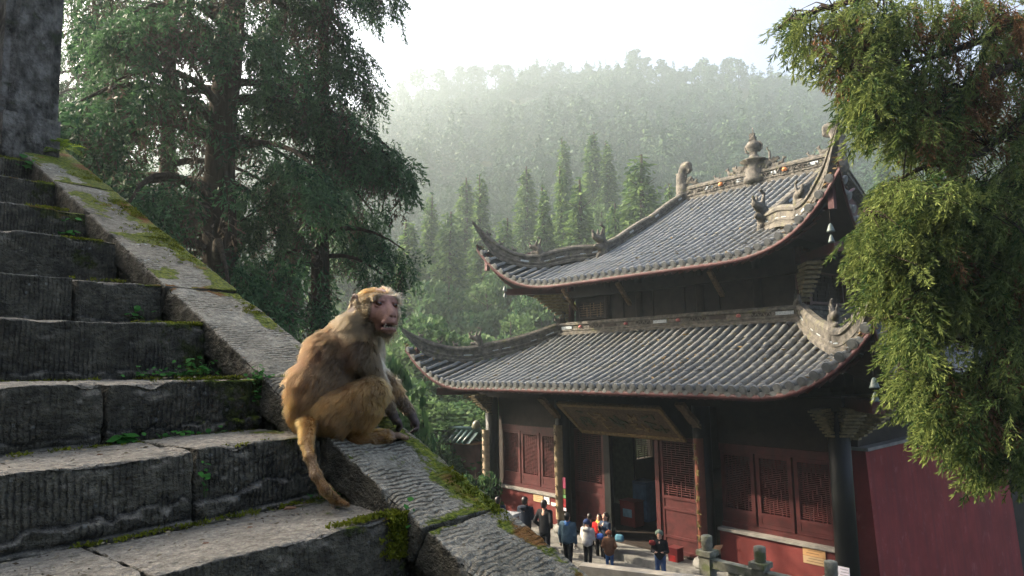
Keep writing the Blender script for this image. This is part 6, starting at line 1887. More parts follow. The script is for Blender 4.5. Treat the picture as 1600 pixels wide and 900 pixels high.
def mk_head(V): return (V - HC) @ HM.T / HS
def mk_body(V):
    q = V - PEL; return np.stack([q @ FB, q @ LB, q[:, 2]], 1)
def blend(c, w, col): return c * (1 - w[:, None]) + np.array(col)[None] * w[:, None]
def mk_regions(V, N):
    """skin weight, hair length and coat colour by where a point lies on the animal"""
    h = mk_head(V); b = mk_body(V); x, z = V[:, 0], V[:, 2]
    headw = sstep(30, 10, np.linalg.norm(h * np.array([.75, .85, .75]) + np.array([2, 0, 6]), axis=1) - 26)
    headw *= sstep(150, 175, z)
    # bare face: eyes, cheeks, muzzle
    ell = ((h[:, 1]) / 22.0) ** 2 + ((h[:, 2] + 15) / 28.0) ** 2
    face = sstep(1.15, .85, ell) * sstep(13, 20, h[:, 0]) * headw
    chin = sstep(-34, -40, h[:, 2]) * sstep(36, 24, h[:, 0]); face *= 1 - chin
    crown = sstep(1.0, .7, (h[:, 1] / 9) ** 2 + ((h[:, 0] - 10) / 9) ** 2) * sstep(17, 21, h[:, 2]) * headw
    ear = sstep(28, 30, np.abs(h[:, 1])) * sstep(4, 0, h[:, 0]) * sstep(-28, -22, h[:, 0]) * sstep(-14, -9, h[:, 2]) * headw
    skin = np.maximum(face, np.maximum(crown * .8, ear))
    # palms and digits
    hands = np.zeros(len(V))
    for c, r in ((B(125, -12, 30), 20), (B(160, -4, 22), 23)): hands = np.maximum(hands, sstep(r + 6, r - 4, np.linalg.norm(V - c, axis=1)))
    feet = np.zeros(len(V))
    for c, r in ((B(116, -38, 8), 24), (B(112, 34, 44), 24)): feet = np.maximum(feet, sstep(r + 6, r - 6, np.linalg.norm(V - c, axis=1)))
    n1 = fbm(V, 1 / 26.0, 5, 3); n2 = vnoise(V, 1 / 9.0, 9)
    col = np.tile(np.array([.160, .103, .049]), (len(V), 1))
    arm = sstep(30, 60, b[:, 0]) * sstep(95, 130, z)
    col = blend(col, arm, (.150, .106, .058))
    back = sstep(.1, .8, -(N @ FB)) * sstep(40, 90, z) ; col = blend(col, back * .6, (.215, .095, .030))
    haunch = sstep(110, 60, z) * (1 - headw); col = blend(col, haunch * .85, (.225, .115, .027))
    knee = sstep(45, 15, np.linalg.norm((b - np.array([68, -54, 80])), axis=1)); col = blend(col, knee * .6, (.26, .168, .056))
    chest = sstep(.05, .6, N @ FB) * sstep(95, 125, z) * sstep(-25, 5, b[:, 1] + 0.25 * b[:, 0] - 8); col = blend(col, chest, (.56, .51, .41))
    shank = hands * 0
    fore = np.maximum(sstep(26, 12, np.linalg.norm(V - B(112, -13, 55), axis=1)), sstep(32, 14, np.linalg.norm(V - B(146, 0, 55), axis=1))); col = blend(col, fore * .7, (.105, .088, .068))
    tl = sstep(10, -18, z) * sstep(-20, -40, x); col = blend(col, tl * .75, (.165, .125, .080)); tip = sstep(-70, -92, z); col = blend(col, tip * .7, (.07, .06, .05))
    # head coat
    col = blend(col, headw, (.165, .116, .060))
    top = headw * sstep(8, 20, h[:, 2]); col = blend(col, top * .85, (.30, .150, .040))
    ruff = headw * sstep(-6, -26, h[:, 2]) * sstep(24, 4, h[:, 0]); col = blend(col, ruff * .25, (.22, .165, .09))
    far = headw * sstep(2, -16, h[:, 1]); col = blend(col, far * .6, (.46, .38, .26))
    bib = sstep(.0, .6, N @ FH) * sstep(205, 170, z) * (1 - headw) * sstep(120, 140, z) * sstep(25, 45, x); col = blend(col, bib * .7, (.44, .40, .32))
    col = col * (1 - .30 * sstep(95, 135, z) * (1 - .75 * headw) * (1 - chest))[:, None]  # upper body darkened in the coat colour to offset light from above
    col = np.clip(col, 0, 1) ** 1.27 * .86
    col = col * (1 + .20 * n1 + .15 * n2)[:, None]
    L = np.full(len(V), 10.5)
    L += 6 * back + 4 * chest; L = L * (1 - .30 * headw) + 9 * ruff + 13 * far
    leg = sstep(40, 20, z) * (b[:, 0] > 30); L = L * (1 - .45 * leg); L = np.where(((x < -20) & (z < 60)) | (z < -12), np.minimum(L, 4.2 + 7 * sstep(0, 58, z)), L); L = L * (1 - .5 * fore); L = L * (1 - .4 * knee)
    L = L * (1 - .55 * headw * sstep(1.9, 1.2, ell) * (h[:, 0] > 6))
    L = L * (1 - .8 * np.maximum(hands, feet * .75)) * (1 - skin)
    return skin, hands, feet, L, np.clip(col, 0.01, 1), face, ear, crown, h
skin, hands, feet, mkL, mkC, face, ear, crown, hh = mk_regions(mkV, mkN)
# skin colours of the animal itself
sk = mkC * 0.8
sk = blend(sk, face, (.285, .148, .105))
eyer = face * np.clip(np.exp(-(((np.abs(hh[:, 1]) - 12.5) / 8) ** 2 + ((hh[:, 2] + 1) / 6.5) ** 2)), 0, 1); sk = blend(sk, eyer * .6, (.29, .125, .105))
muz = face * sstep(-24, -34, hh[:, 2]); sk = blend(sk, muz * .5, (.19, .105, .080))
lip = face * np.exp(-((hh[:, 2] + 32.5) / 2.6) ** 2) * sstep(30, 38, hh[:, 0]); sk = blend(sk, lip * .5, (.26, .09, .085))
cav = sstep(37.0, 35.0, hh[:, 0]) * np.exp(-((hh[:, 2] + 32.5) / 3.2) ** 2) * sstep(11, 8, np.abs(hh[:, 1])) * (hh[:, 0] > 20); sk = blend(sk, cav, (.05, .012, .012))
nost = np.exp(-(((np.abs(hh[:, 1]) - 3.0) / 1.8) ** 2 + ((hh[:, 2] + 20.3) / 1.6) ** 2 + ((hh[:, 0] - 45.5) / 3) ** 2)); sk = blend(sk, nost * .85, (.05, .02, .02))
sk = blend(sk, crown * .8, (.42, .25, .22)); sk = blend(sk, ear * .8, (.13, .075, .055)); sk = blend(sk, hands * .9, (.062, .048, .046)); sk = blend(sk, feet * .55, (.15, .10, .075))
me = np_mesh('macaque_body', mkV * MK_S, mkF, None, smooth=True)
t = NT('macaque_skin', 0.55, 0.35)
t.color(t.mix(0.35, t.attr('coat', 'Color'), t.ramp(t.noise(150, 4), [(0.3, .6), (.7, 1.35)]), 'MULTIPLY')); t.bump(t.noise(260, 3), 0.35, 0.0015)
me.materials.append(t.m)
a = me.color_attributes.new('coat', 'FLOAT_COLOR', 'POINT'); a.data.foreach_set('color', np.concatenate([np.clip(sk, 0, 1), np.ones((len(sk), 1))], 1).astype(np.float32).ravel())
mobj('body', me, MONKEY)

# eyes and teeth
M_EYE = plain('monkey_iris', (.075, .030, .012), .06, .8, .3, 300); M_PUP = plain('monkey_pupil', (.004, .004, .004), .05, .8); M_TOOTH = plain('tooth_enamel', (.26, .21, .14), .3, .5, .1, 50)
for sg in (1, -1):
    c = Hh(26.6, sg * 12.4, -0.7)
    mb = MB(); mb.lathe((0, 0, 0), [(4.7 * math.sin(th_), -4.7 * math.cos(th_)) for th_ in np.linspace(.02, 3.12, 10)], 14)
    eo = mb.build('eye', M_EYE, MONKEY); eo.location = tuple(c * MK_S); eo.scale = (MK_S * HS,) * 3
    gaze = unit(FH * .93 + np.array([.25, .0, .05])); mb = MB(); cc = gaze * 3.3
    mb.lathe((0, 0, 0), [(2.0 * math.sin(th_), -2.0 * math.cos(th_)) for th_ in np.linspace(.02, 3.12, 8)], 10); po = mb.build('pupil', M_PUP, eo); po.location = tuple(cc)
for (Fv, Lv, Uv, s_, hgt) in [(41.5, 2.2, -34.6, 1.9, 2.2), (41.5, -2.2, -34.6, 1.9, 2.2), (40, 5.6, -34.4, 1.7, 2.2), (40, -5.6, -34.4, 1.7, 2.2), (38, 8.4, -33.6, 1.5, 3.4), (38, -8.4, -33.6, 1.5, 3.4),
                        (44.5, 2.0, -30.2, 1.8, 1.7), (44.5, -2.0, -30.2, 1.8, 1.7), (41, 8.3, -30.6, 1.4, 2.9), (41, -8.3, -30.6, 1.4, 2.9)]:
    mb = MB(); mb.box((0, 0, 0), (1.5, s_ * 1.5, hgt * .8), M=HM.T); to = mb.build('tooth', M_TOOTH, MONKEY); to.location = tuple(Hh(Fv, Lv, Uv) * MK_S); to.scale = (MK_S * HS,) * 3

def grow_fur(n, seed):
    g = np.random.default_rng(seed)
    a = np.linalg.norm(np.cross(mkV[mkF[:, 2]] - mkV[mkF[:, 0]], mkV[mkF[:, 3]] - mkV[mkF[:, 1]]), axis=1) * .5
    cen = mkV[mkF].mean(1); hl = mkL[mkF].mean(1)
    wgt = a * np.clip(hl / 8, 0, 1) * np.where(mk_head(cen)[:, 0] > -40, 1.0, 1.0) * (1 + 1.3 * (cen[:, 2] > 165))
    k = g.choice(len(mkF), size=n, p=wgt / wgt.sum())
    u, v = g.random((2, n)); q = mkV[mkF[k]]
    p = q[:, 0] * ((1 - u) * (1 - v))[:, None] + q[:, 1] * (u * (1 - v))[:, None] + q[:, 2] * (u * v)[:, None] + q[:, 3] * ((1 - u) * v)[:, None]
    N = mkN[mkF[k, 0]]; L = mkL[mkF[k]].mean(1) * (.65 + .6 * g.random(n)); C = mkC[mkF[k, 0]]
    b = mk_body(p); h = mk_head(p); z = p[:, 2]
    # the way the coat lies
    flow = np.tile(np.array([0, 0, -1.0]), (n, 1)) - FB[None] * .55
    hw = (np.linalg.norm(p - HC, axis=1) < 46) & (z > 172)
    flow[hw] = -FH[None] * 1.0 + RH[None] * np.sign(h[hw][:, 1:2]) * .45 - UH[None] * (.35 - .4 * (h[hw][:, 2:3] > 12))
    leg = (b[:, 0] > 30) & (z < 110) & (b[:, 1] < -12); flow[leg] = np.array([0, 0, -1.0]) - FB * .35
    ft = (z < 28) & (b[:, 0] > 30); flow[ft] = FB * 1.0
    tl = ((p[:, 0] < -20) & (z < 22)) | (z < -12); flow[tl] = np.array([.25, -.15, -1.0]); flow[z < -68] = np.array([1.0, -.2, -.35])
    flow = flow + np.stack([vnoise(p, 1 / 18., 31 + d) for d in range(3)], 1) * .55 + g.normal(size=(n, 3)) * .16
    flow = flow - N * np.sum(flow * N, 1, keepdims=True); flow = unit(flow)
    clump = np.stack([vnoise(p, 1 / 5.0, 61 + d) for d in range(3)], 1) * .35
    lift = .34 + .12 * vnoise(p, 1 / 12., 71)
    d0 = unit(N * (lift + .28)[:, None] + flow * .9 + clump * .5); d1 = unit(N * (lift * .35)[:, None] + flow + clump)
    sag = np.array([0, 0, -1.0])
    # tufts: strands lean towards the nearest tuft centre and share its shade
    from mathutils.kdtree import KDTree
    nt_ = 6500; kd = KDTree(nt_); ci = g.choice(n, nt_, replace=False)
    for j, i in enumerate(ci): kd.insert(p[i], j)
    kd.balance(); near = np.array([kd.find(q_)[1] for q_ in p]); tc = p[ci][near]; shade = (.72 + .56 * g.random(nt_))[near]; tl_ = (.75 + .6 * g.random(nt_))[near]
    C = C * shade[:, None]; L = L * tl_; pull = (tc - p); pull[tl] *= .25; C[tl] = C[tl] / np.clip(shade[tl], .3, 2)[:, None]
    K = 5; pts = np.zeros((n, K, 3)); cur = p - N * .5
    for j in range(K):
        s = j / (K - 1); pts[:, j] = cur
        d = unit(d0 * (1 - s) + d1 * s + sag * .25 * s); cur = cur + d * (L / (K - 1))[:, None] + pull * .08
    C = np.clip(C * (.72 + .6 * g.random((n, 1))), 0, 1)
    tipl = g.random(n) < .25; C[tipl] = np.clip(C[tipl] * 1.45, 0, 1)
    hc = bpy.data.hair_curves.new('fur'); hc.add_curves([K] * n)
    hc.attributes['position'].data.foreach_set('vector', (pts * MK_S).astype(np.float32).ravel())
    ra = hc.attributes.get('radius') or hc.attributes.new('radius', 'FLOAT', 'POINT')
    ra.data.foreach_set('value', np.tile(np.array([.00042, .00040, .00034, .00024, .00008], np.float32), n))
    ca = hc.attributes.new('coat', 'FLOAT_COLOR', 'CURVE'); ca.data.foreach_set('color', np.concatenate([C, np.ones((n, 1))], 1).astype(np.float32).ravel())
    m = bpy.data.materials.new('macaque_fur'); m.use_nodes = True; nt = m.node_tree; nt.nodes.remove(nt.nodes['Principled BSDF'])
    hb_ = nt.nodes.new('ShaderNodeBsdfHairPrincipled'); hb_.parametrization = 'COLOR'; hb_.inputs['Roughness'].default_value = .38; hb_.inputs['Radial Roughness'].default_value = .55
    at_ = nt.nodes.new('ShaderNodeAttribute'); at_.attribute_name = 'coat'; nt.links.new(at_.outputs['Color'], hb_.inputs['Color']); nt.links.new(hb_.outputs[0], nt.nodes['Material Output'].inputs['Surface'])
    hc.materials.append(m)
    o = bpy.data.objects.new('fur', hc); link(o, MONKEY)
grow_fur(110000, 17)
# ================================================================== visitors
M_SKIN = plain('skin', (.42, .25, .18), .55, .35, .1, 20); M_HAIR = plain('black_hair', (.012, .010, .010), .45, .4, .3, 30)
def cloth(name, c): return plain(name, c, .85, .15, .3, 7, .35)
def sp(*a): return np.array(a, float)
def human(loc, h, rz, label, top, bottom, shoe=(.03, .03, .03), pose='stand', hat=None, hood=False, long_=.0, bulk=1.0, hair_len=.0, head_turn=0.0, group='visitors in front of the hall'):
    """one skinned body with face, hands and legs; clothes, hair and shoes are its parts. +x is forwards"""
    e = empty('person', tuple(loc), rz); tag(e, label, 'person', group)
    s = h / 1.7; q = lambda x, y, z: sp(x, y, z) * s
    hz = 1.56; body = []; jac = []; tro = []; hr = []; sh = []
    ct, st_ = math.cos(head_turn), math.sin(head_turn); hd = lambda x, y, z: q(x * ct - y * st_, x * st_ + y * ct, z)
    lean = .03
    body += [('ell', hd(.015, 0, hz + .02), (.098 * s, .078 * s, .118 * s), None, .02 * s), ('cap', hd(.03, 0, hz - .05), hd(.065, 0, hz - .075), .06 * s, .035 * s), ('cap', hd(.10, 0, hz + .01), hd(.118, 0, hz - .025), .012 * s, .017 * s, .01),
             ('cap', hd(.09, -.03, hz + .035), hd(.09, .03, hz + .035), .016 * s, .016 * s, .012), ('cap', q(lean, 0, 1.38), hd(0, 0, hz - .05), .055 * s, .052 * s)]
    for y in (-1, 1): body += [('ell', hd(.0, y * .08, hz), (.022 * s, .012 * s, .033 * s), None, .008), ('cut', hd(.104, y * .032, hz + .018), (.012 * s, .014 * s, .008 * s), None, .006)]
    body += [('cut', hd(.112, 0, hz - .062), (.012 * s, .025 * s, .005 * s), None, .004)]
    body += [('cap', q(0, 0, .95), q(lean, 0, 1.28), .12 * s, .13 * s, .08)]
    jac += [('cap', q(0, -.05 * bulk, .93 - long_), q(lean, -.06 * bulk, 1.26), .125 * s * bulk, .125 * s * bulk, .08), ('cap', q(0, .05 * bulk, .93 - long_), q(lean, .06 * bulk, 1.26), .125 * s * bulk, .125 * s * bulk, .08), ('cap', q(lean, -.12, 1.34), q(lean, .12, 1.34), .085 * s * bulk, .085 * s * bulk, .05), ('cap', q(lean, 0, 1.36), q(lean, 0, 1.42), .085 * s, .07 * s, .03)]
    for y in (-1, 1):
        shd = q(lean, y * .185, 1.36)
        if pose == 'hold': el = q(.02, y * .24, 1.07); wr = q(.22, y * .13, 1.08); fd = sp(.8, -y * .5, .2)
        elif pose == 'pocket': el = q(-.10, y * .27, 1.10); wr = q(.06, y * .20, .95); fd = sp(.5, -y * .3, -.6)
        elif pose == 'phone': el = q(.06, y * .22, 1.10); wr = q(.22, y * .08, 1.28); fd = sp(.5, -y * .3, .8)
        else: el = q(-.03, y * .235, 1.08); wr = q(.04, y * .235, .84); fd = sp(.15, 0, -1)
        jac += [('cap', shd, el, .068 * s * bulk, .055 * s * bulk, .03), ('cap', el, wr, .055 * s * bulk, .045 * s * bulk, .02)]
        body += [('cap', shd, el, .05 * s, .042 * s, .03), ('cap', el, wr, .04 * s, .026 * s, .02)]
        fd = unit(fd); sdv = unit(np.cross(fd, sp(0, 0, 1) if abs(fd[2]) < .9 else sp(1, 0, 0))); pm = wr + fd * .045 * s
        body += [('cap', wr, pm + fd * .025 * s, .026 * s, .030 * s, .012)]
        for i, (o, L) in enumerate(((-.027, .06), (-.009, .072), (.009, .068), (.026, .052))):
            a_ = pm + fd * .04 * s + sdv * o * s; bent = unit(fd + unit(np.cross(sdv, fd)) * .5); body += [('cap', a_, a_ + fd * L * .5 * s, .0095 * s, .009 * s, .004), ('cap', a_ + fd * L * .5 * s, a_ + (fd + bent) * L * .5 * s, .009 * s, .008 * s, .004)]
        a_ = wr + fd * .03 * s + sdv * .03 * s; body += [('cap', a_, a_ + (fd * .6 + sdv * .7) * .05 * s, .011 * s, .009 * s, .005)]
        st2 = {'walk': .16 * y}.get(pose, .03 * y)
        kn = q(.03 + st2 * .6, y * .095, .50); an = q(st2 - .02, y * .10, .08)
        tro += [('cap', q(0, y * .085, .90), kn, .098 * s, .070 * s, .03), ('cap', kn, an + q(0, 0, .02), .068 * s, .054 * s, .02)]
        body += [('cap', q(0, y * .085, .90), kn, .08 * s, .055 * s, .03), ('cap', kn, an, .05 * s, .036 * s, .02), ('cap', an + q(-.03, 0, -.035), an + q(.12, 0, -.05), .034 * s, .026 * s, .02)]
        sh += [('cap', an + q(-.045, 0, -.035), an + q(.06, 0, -.035), .044 * s, .046 * s, .02), ('cap', an + q(.06, 0, -.035), an + q(.155, 0, -.045), .046 * s, .033 * s, .02)]
    tro += [('cap', q(0, -.05, .93), q(0, .05, .93), .115 * s, .115 * s, .05)]
    hr += [('ell', hd(-.012, 0, hz + .055), (.108 * s, .092 * s, .098 * s), None, .02), ('ell', hd(-.045, 0, hz + .0), (.075 * s, .086 * s, .095 * s), None, .02), ('cut', hd(.125, 0, hz - .015), (.075 * s, .12 * s, .10 * s), None, .02)]
    if hair_len: hr += [('cap', hd(-.07, 0, hz), hd(-.085, 0, hz - hair_len), .085 * s, .06 * s, .03)]
    sdf_obj('body', body, .0115, .03 * s, M_SKIN, e)
    if hat is None or hair_len: sdf_obj('hair', hr, .014, .02, M_HAIR, e)
    if hat is not None:
        ht = [('ell', hd(-.005, 0, hz + .085), (.112 * s, .10 * s, .085 * s), None, .02), ('cap', hd(-.01, -.05, hz + .055), hd(-.01, .05, hz + .055), .085 * s, .085 * s, .03), ('cut', hd(.13, 0, hz - .02), (.09 * s, .13 * s, .075 * s), None, .015), ('cap', hd(0, 0, hz + .17), hd(0, 0, hz + .185), .02 * s, .018 * s, .01)]
        sdf_obj('knit_hat', ht, .014, .02, cloth('hat_wool', hat), e)
    if hood: jac += [('cap', q(-.10, -.06, 1.40), q(-.10, .06, 1.40), .075 * s, .075 * s, .03)]
    sdf_obj('jacket', jac, .018, .03, cloth('jacket_cloth', top), e); sdf_obj('trousers', tro, .018, .02, cloth('trouser_cloth', bottom), e); sdf_obj('shoes', sh, .014, .02, cloth('shoe_leather', shoe), e)
    return e

def stand(px, d, top_py, zg):
    """ground point under a head seen at px, and the height that reaches top_py"""
    p = at(px, top_py, d); return (p[0], p[1], zg), p[2] - zg
away = math.atan2(F_AX[1], F_AX[0])
def put(px, d, top, zg, rz, *a, **k):
    l, h = stand(px, d, top, zg); return human(l, max(h, .9), rz, *a, **k)
put(820, 21.0, 776, .0, 0.5, 'man in a dark navy hooded jacket facing the left red dado', (.016, .022, .036), (.014, .014, .016), pose='hold', hood=True)
put(850, 20.4, 781, .0, 0.3, 'man in a long black coat beside the man in the navy hood', (.010, .011, .014), (.012, .013, .018), pose='pocket', long_=.10)
pt = put(886, 19.3, 801, .0, 0.45, 'person in a slate blue padded jacket with a blue scarf seen from behind', (.055, .095, .125), (.008, .008, .009), pose='walk', bulk=1.18)
sdf_obj('scarf', [('cap', sp(.02, -.05, 1.30), sp(.02, .05, 1.30), .075, .075, .03), ('cap', sp(-.04, 0, 1.29), sp(.07, 0, 1.29), .07, .07, .03)], .016, .02, cloth('scarf_blue', (.05, .14, .34)), pt)
put(917, 19.4, 812, .0, 0.3, 'person in a white hooded padded jacket with a dark blue cap', (.42, .41, .39), (.016, .016, .018), pose='hold', hood=True, bulk=1.15, hat=(.02, .035, .10))
pr_ = put(936, 20.0, 803, .0, 3.6, 'woman in a bright red coat with a yellow scarf facing the stairs', (.36, .016, .016), (.02, .018, .02), pose='hold', hair_len=.16)
sdf_obj('scarf', [('cap', sp(.03, -.04, 1.17), sp(.03, .04, 1.17), .062, .062, .03), ('cap', sp(.10, .02, 1.14), sp(.12, .02, .96), .045, .03, .03)], .016, .02, cloth('scarf_yellow', (.42, .26, .06)), pr_)
put(921, 20.4, 802, .0, 0.9, 'black haired person half hidden behind the white jacket', (.03, .03, .035), (.015, .015, .017))
put(946, 19.7, 801, .0, 3.0, 'person in a dark blue jacket with black hair beside the red coat', (.018, .03, .055), (.015, .015, .02), pose='phone', hair_len=.10)
put(951, 19.0, 829, .0, 0.7, 'child in a brown coat and rust knit hat with blue jeans', (.15, .075, .042), (.04, .10, .24), pose='pocket', hat=(.24, .085, .05), bulk=1.15, long_=.08)
put(1030, 17.6, 829, .10, 3.7, 'child in a black jacket and grey green cap by the red box', (.012, .012, .014), (.045, .08, .17), pose='hold', hat=(.12, .16, .13))
put(761, 26.2, 736, .0, 2.6, 'person in a navy jacket leaning beside the far left column', (.022, .03, .075), (.02, .022, .04), pose='phone')
put(778, 21.5, 776, .0, 0.6, 'person whose dark head shows over the coping left of the navy hooded man', (.02, .03, .05), (.02, .02, .02))

# bags and small things carried
def thing(name, label, cat, loc, rz=0, group=None): e = empty(name, tuple(loc), rz); return tag(e, label, cat, group)
def bag(px, py, d, col, label, s=.3):
    e = thing('carry_bag', label, 'bag', at(px, py, d), 0.4)
    sdf_obj('bag_body', [('cap', sp(0, -s * .3, 0), sp(0, s * .3, 0), s * .3, s * .3, .03), ('cap', sp(0, -s * .32, -s * .4), sp(0, s * .32, -s * .4), s * .34, s * .34, .05)], .02, .04, cloth('bag_cloth', col), e)
    mb = MB(); mb.tube([(0, -.06, s * .25), (0, -.05, s * .6), (0, .05, s * .6), (0, .06, s * .25)], [.012] * 4, 6); mb.build('handle', M_DARK, e)
bag(756, 764, 25.2, (.5, .02, .03), 'red bag held by the navy jacketed person at the far column', .28)
bag(968, 838, 19.3, (.10, .25, .33), 'blue green striped bag beside the brown coated child', .2)
bag(1019, 846, 17.5, (.16, .02, .02), 'small red pack at the side of the capped child', .13)
bag(938, 836, 19.2, (.05, .12, .42), 'small blue and white pack in front of the red coat', .17)
# red boxes
def red_box(loc, w_, d_, h_, label, rz=0.0, topcol=None):
    e = thing('red_box', label, 'box', loc, rz); mb = MB(); mb.boxx(-w_ / 2, w_ / 2, -d_ / 2, d_ / 2, .05, h_ - .04); mb.build('box_body', plain('red_paint', (.10, .010, .012), .4, .4, .2, 5), e)
    mb = MB(); mb.boxx(-w_ / 2 - .02, w_ / 2 + .02, -d_ / 2 - .02, d_ / 2 + .02, h_ - .038, h_); mb.build('lid', plain('red_lid', (.09, .009, .011), .4, .4, .2, 5), e)
    for sx in (-1, 1):
        for sy in (-1, 1): mb = MB(); mb.boxx(sx * (w_ / 2 - .05) - .025, sx * (w_ / 2 - .05) + .025, sy * (d_ / 2 - .05) - .025, sy * (d_ / 2 - .05) + .025, 0, .052); mb.build('leg', M_DARK, e)
    mb = MB(); mb.boxx(-w_ / 2 - .006, -w_ / 2, -d_ * .3, d_ * .3, h_ * .4, h_ * .7); mb.build('panel', plain('box_panel', tuple(c * .4 for c in topcol) if topcol else (.30, .02, .02), .5), e)
    return e
p = at(1046, 868, 18.6); red_box((p[0] + .15, p[1] - .1, .10), .28, .30, .66, 'bright red donation box on the step beside the capped child')
red_box((XR - 6.3, YC + 1.45, .435), .45, .62, .85, 'red offering chest just inside the doorway', 0, (.25, .45, .62))
e = thing('blue_cabinet', 'dim blue cabinet deep inside the doorway', 'cabinet', (XR - 5.2, YC + 1.75, .435)); mb = MB(); mb.boxx(-.3, .3, -.3, .3, 0, 1.3); mb.build('cabinet_body', plain('blue_paint', (.06, .12, .22), .5), e); mb = MB(); mb.boxx(-.32, -.301, -.27, .27, .1, 1.2); mb.build('door', plain('blue_door', (.08, .16, .28), .4), e)
e = thing('inner_screen', 'pale folding screen panel standing inside the doorway', 'screen', (XR - 4.2, YC + 3.6, .435)); mb = MB(); mb.boxx(-.03, .03, -.6, .6, 0.1, 2.7); mb.build('panel', plain('screen_cloth', (.16, .17, .11), .8), e); mb = MB(); mb.boxx(-.05, .05, -.66, -.6, 0, 2.76); mb.boxx(-.05, .05, .6, .66, 0, 2.76); mb.build('frame', M_DARK, e)['kind'] = 'stuff'
e = thing('paper_streamer', 'pink green and red paper streamer on the column left of the door', 'streamer', (XR - 8.48, YC + 2.36, 2.0))
for i, (c, z, h_) in enumerate((((.22, .03, .07), 0, .34), ((.11, .14, .035), -.27, .16), ((.10, .25, .08), -.42, .10), ((.25, .015, .02), -.62, .26), ((.7, .6, .66), -.82, .10))):
    mb = MB(); mb.box((0, .01 * (i % 2), z), (.015, .13, h_)); mb.build('paper_strip', plain('streamer_paper', c, .6), e)

# ================================================================== stone railings, wall and blocks
t = NT('railing_stone', .9, .2); n = t.noise(7, 6, .65)
c = t.ramp(n, [(.3, (.075, .08, .06)), (.55, (.17, .17, .14)), (.75, (.27, .265, .23))]); c = t.mix(t.ramp(t.noise(5, 5), [(.52, 0.), (.64, .75)]), c, (.075, .095, .03)); t.color(c); t.bump(t.math('ADD', n, t.noise(50, 3)), .8, .012); M_RAIL = t.m
mb = MB(); mb.boxx(9.6, 11.0, -6, 6.35, -.15, 1.55); te = mb.build('terrace', M_COURT); tag(te, 'low stone terrace edge below the carved railing', kind='structure')
RAIL = thing('stone_railing', 'mossy stone railing with round topped posts at the lower right', 'railing', (10.55, 3.5, 1.55))
def post(parent, y, h_=1.2, mat=M_RAIL):
    mb = MB(); mb.boxx(-.105, .105, y - .105, y + .105, 0, h_ - .34); mb.boxx(-.14, .14, y - .14, y + .14, h_ - .338, h_ - .25); p_ = mb.build('post', mat, parent)
    mb = MB(); mb.lathe((0, y, h_ - .25), [(.085, 0), (.095, .02), (.088, .05), (.098, .07), (.092, .13), (.098, .16), (.095, .235), (.06, .25)], 14); mb.build('post_finial', mat, p_)
ys_ = [float((lambda d: CAM[1] + d[1] * (10.55 / d[0]))(RM @ np.array([(px - 800) / FPX, -(py - 450) / FPX, -1.0]))) - 3.5 for (px, py) in ((1104, 838), (1187, 858), (1298, 878))]
zt = [float((lambda d: CAM[2] + d[2] * (10.55 / d[0]))(RM @ np.array([(px - 800) / FPX, -(py - 450) / FPX, -1.0]))) for (px, py) in ((1104, 835), (1187, 855), (1298, 875))]
ys_.append(ys_[-1] - 1.1); ys_.append(ys_[-1] - 1.1)
hpost = float(np.mean(zt)) - 1.55
for y in ys_: post(RAIL, y, hpost)
for a, b in zip(ys_[:-1], ys_[1:]):
    mb = MB(); mb.boxx(-.075, .075, b + .107, a - .107, hpost - .52, hpost - .38); mb.build('handrail', M_RAIL, RAIL)
    mb = MB(); mb.boxx(-.05, .05, b + .107, a - .107, hpost - .78, hpost - .68); mb.build('lower_rail', M_RAIL, RAIL)
    mb = MB(); mb.boxx(-.04, .04, (a + b) / 2 - .08, (a + b) / 2 + .08, hpost - .678, hpost - .522); mb.build('rail_block', M_RAIL, RAIL)
    mb = MB(); mb.boxx(-.06, .06, b + .107, a - .107, 0, .22); mb.build('sill_stone', M_RAIL, RAIL)
A0, B0 = at(908, 888, 10.0), at(1110, 912, 9.2); L = float(np.linalg.norm(B0 - A0)); d_ = (B0 - A0) / L
HB = thing('stone_handrail', 'sunlit stone handrail crossing the bottom edge of the view', 'handrail', (A0 + B0) / 2, math.atan2(d_[1], d_[0]))
mb = MB(); pitch_ = math.asin(d_[2]); Mx = np.array(Matrix.Rotation(-pitch_, 3, 'Y')); mb.box((0, 0, 0), (L, .20, .13), M=Mx); mb.build('rail_beam', plain('worn_rail_stone', (.34, .30, .24), .8, .2, .25, 6, .5), HB)
for s in (-.42, .42): mb = MB(); zc = s * L * math.sin(pitch_); mb.boxx(s * L - .1, s * L + .1, -.09, .09, -A0[2] + .0, zc - .08); mb.build('post', M_RAIL, HB)
e = thing('paper_scrap', 'pale scrap of paper caught on the first railing post', 'paper', at(1126, 858, 13.9)); me = np_mesh('scrap', np.array([(0, 0, 0), (.0, .12, .05), (.02, .22, -.06), (.01, .10, -.09), (0, -.06, .10), (.02, -.02, .03)]), np.array([(0, 1, 2, 3), (0, 5, 4, 1)]), M_DEAD); set_tint(me, [.9, 1]); mobj('scrap', me, e)
p = at(794, 812, 19.5); e = thing('stone_block', 'pale square stone block standing by the coping and the dado', 'block', (p[0], p[1], 0), .3); mb = MB(); mb.boxx(-.22, .22, -.22, .22, 0, p[2] + .1); mb.build('shaft', M_SILL, e); mb = MB(); mb.boxx(-.27, .27, -.27, .27, p[2] + .102, p[2] + .18); mb.build('cap_stone', plain('pale_stone', (.42, .42, .40), .8), e)
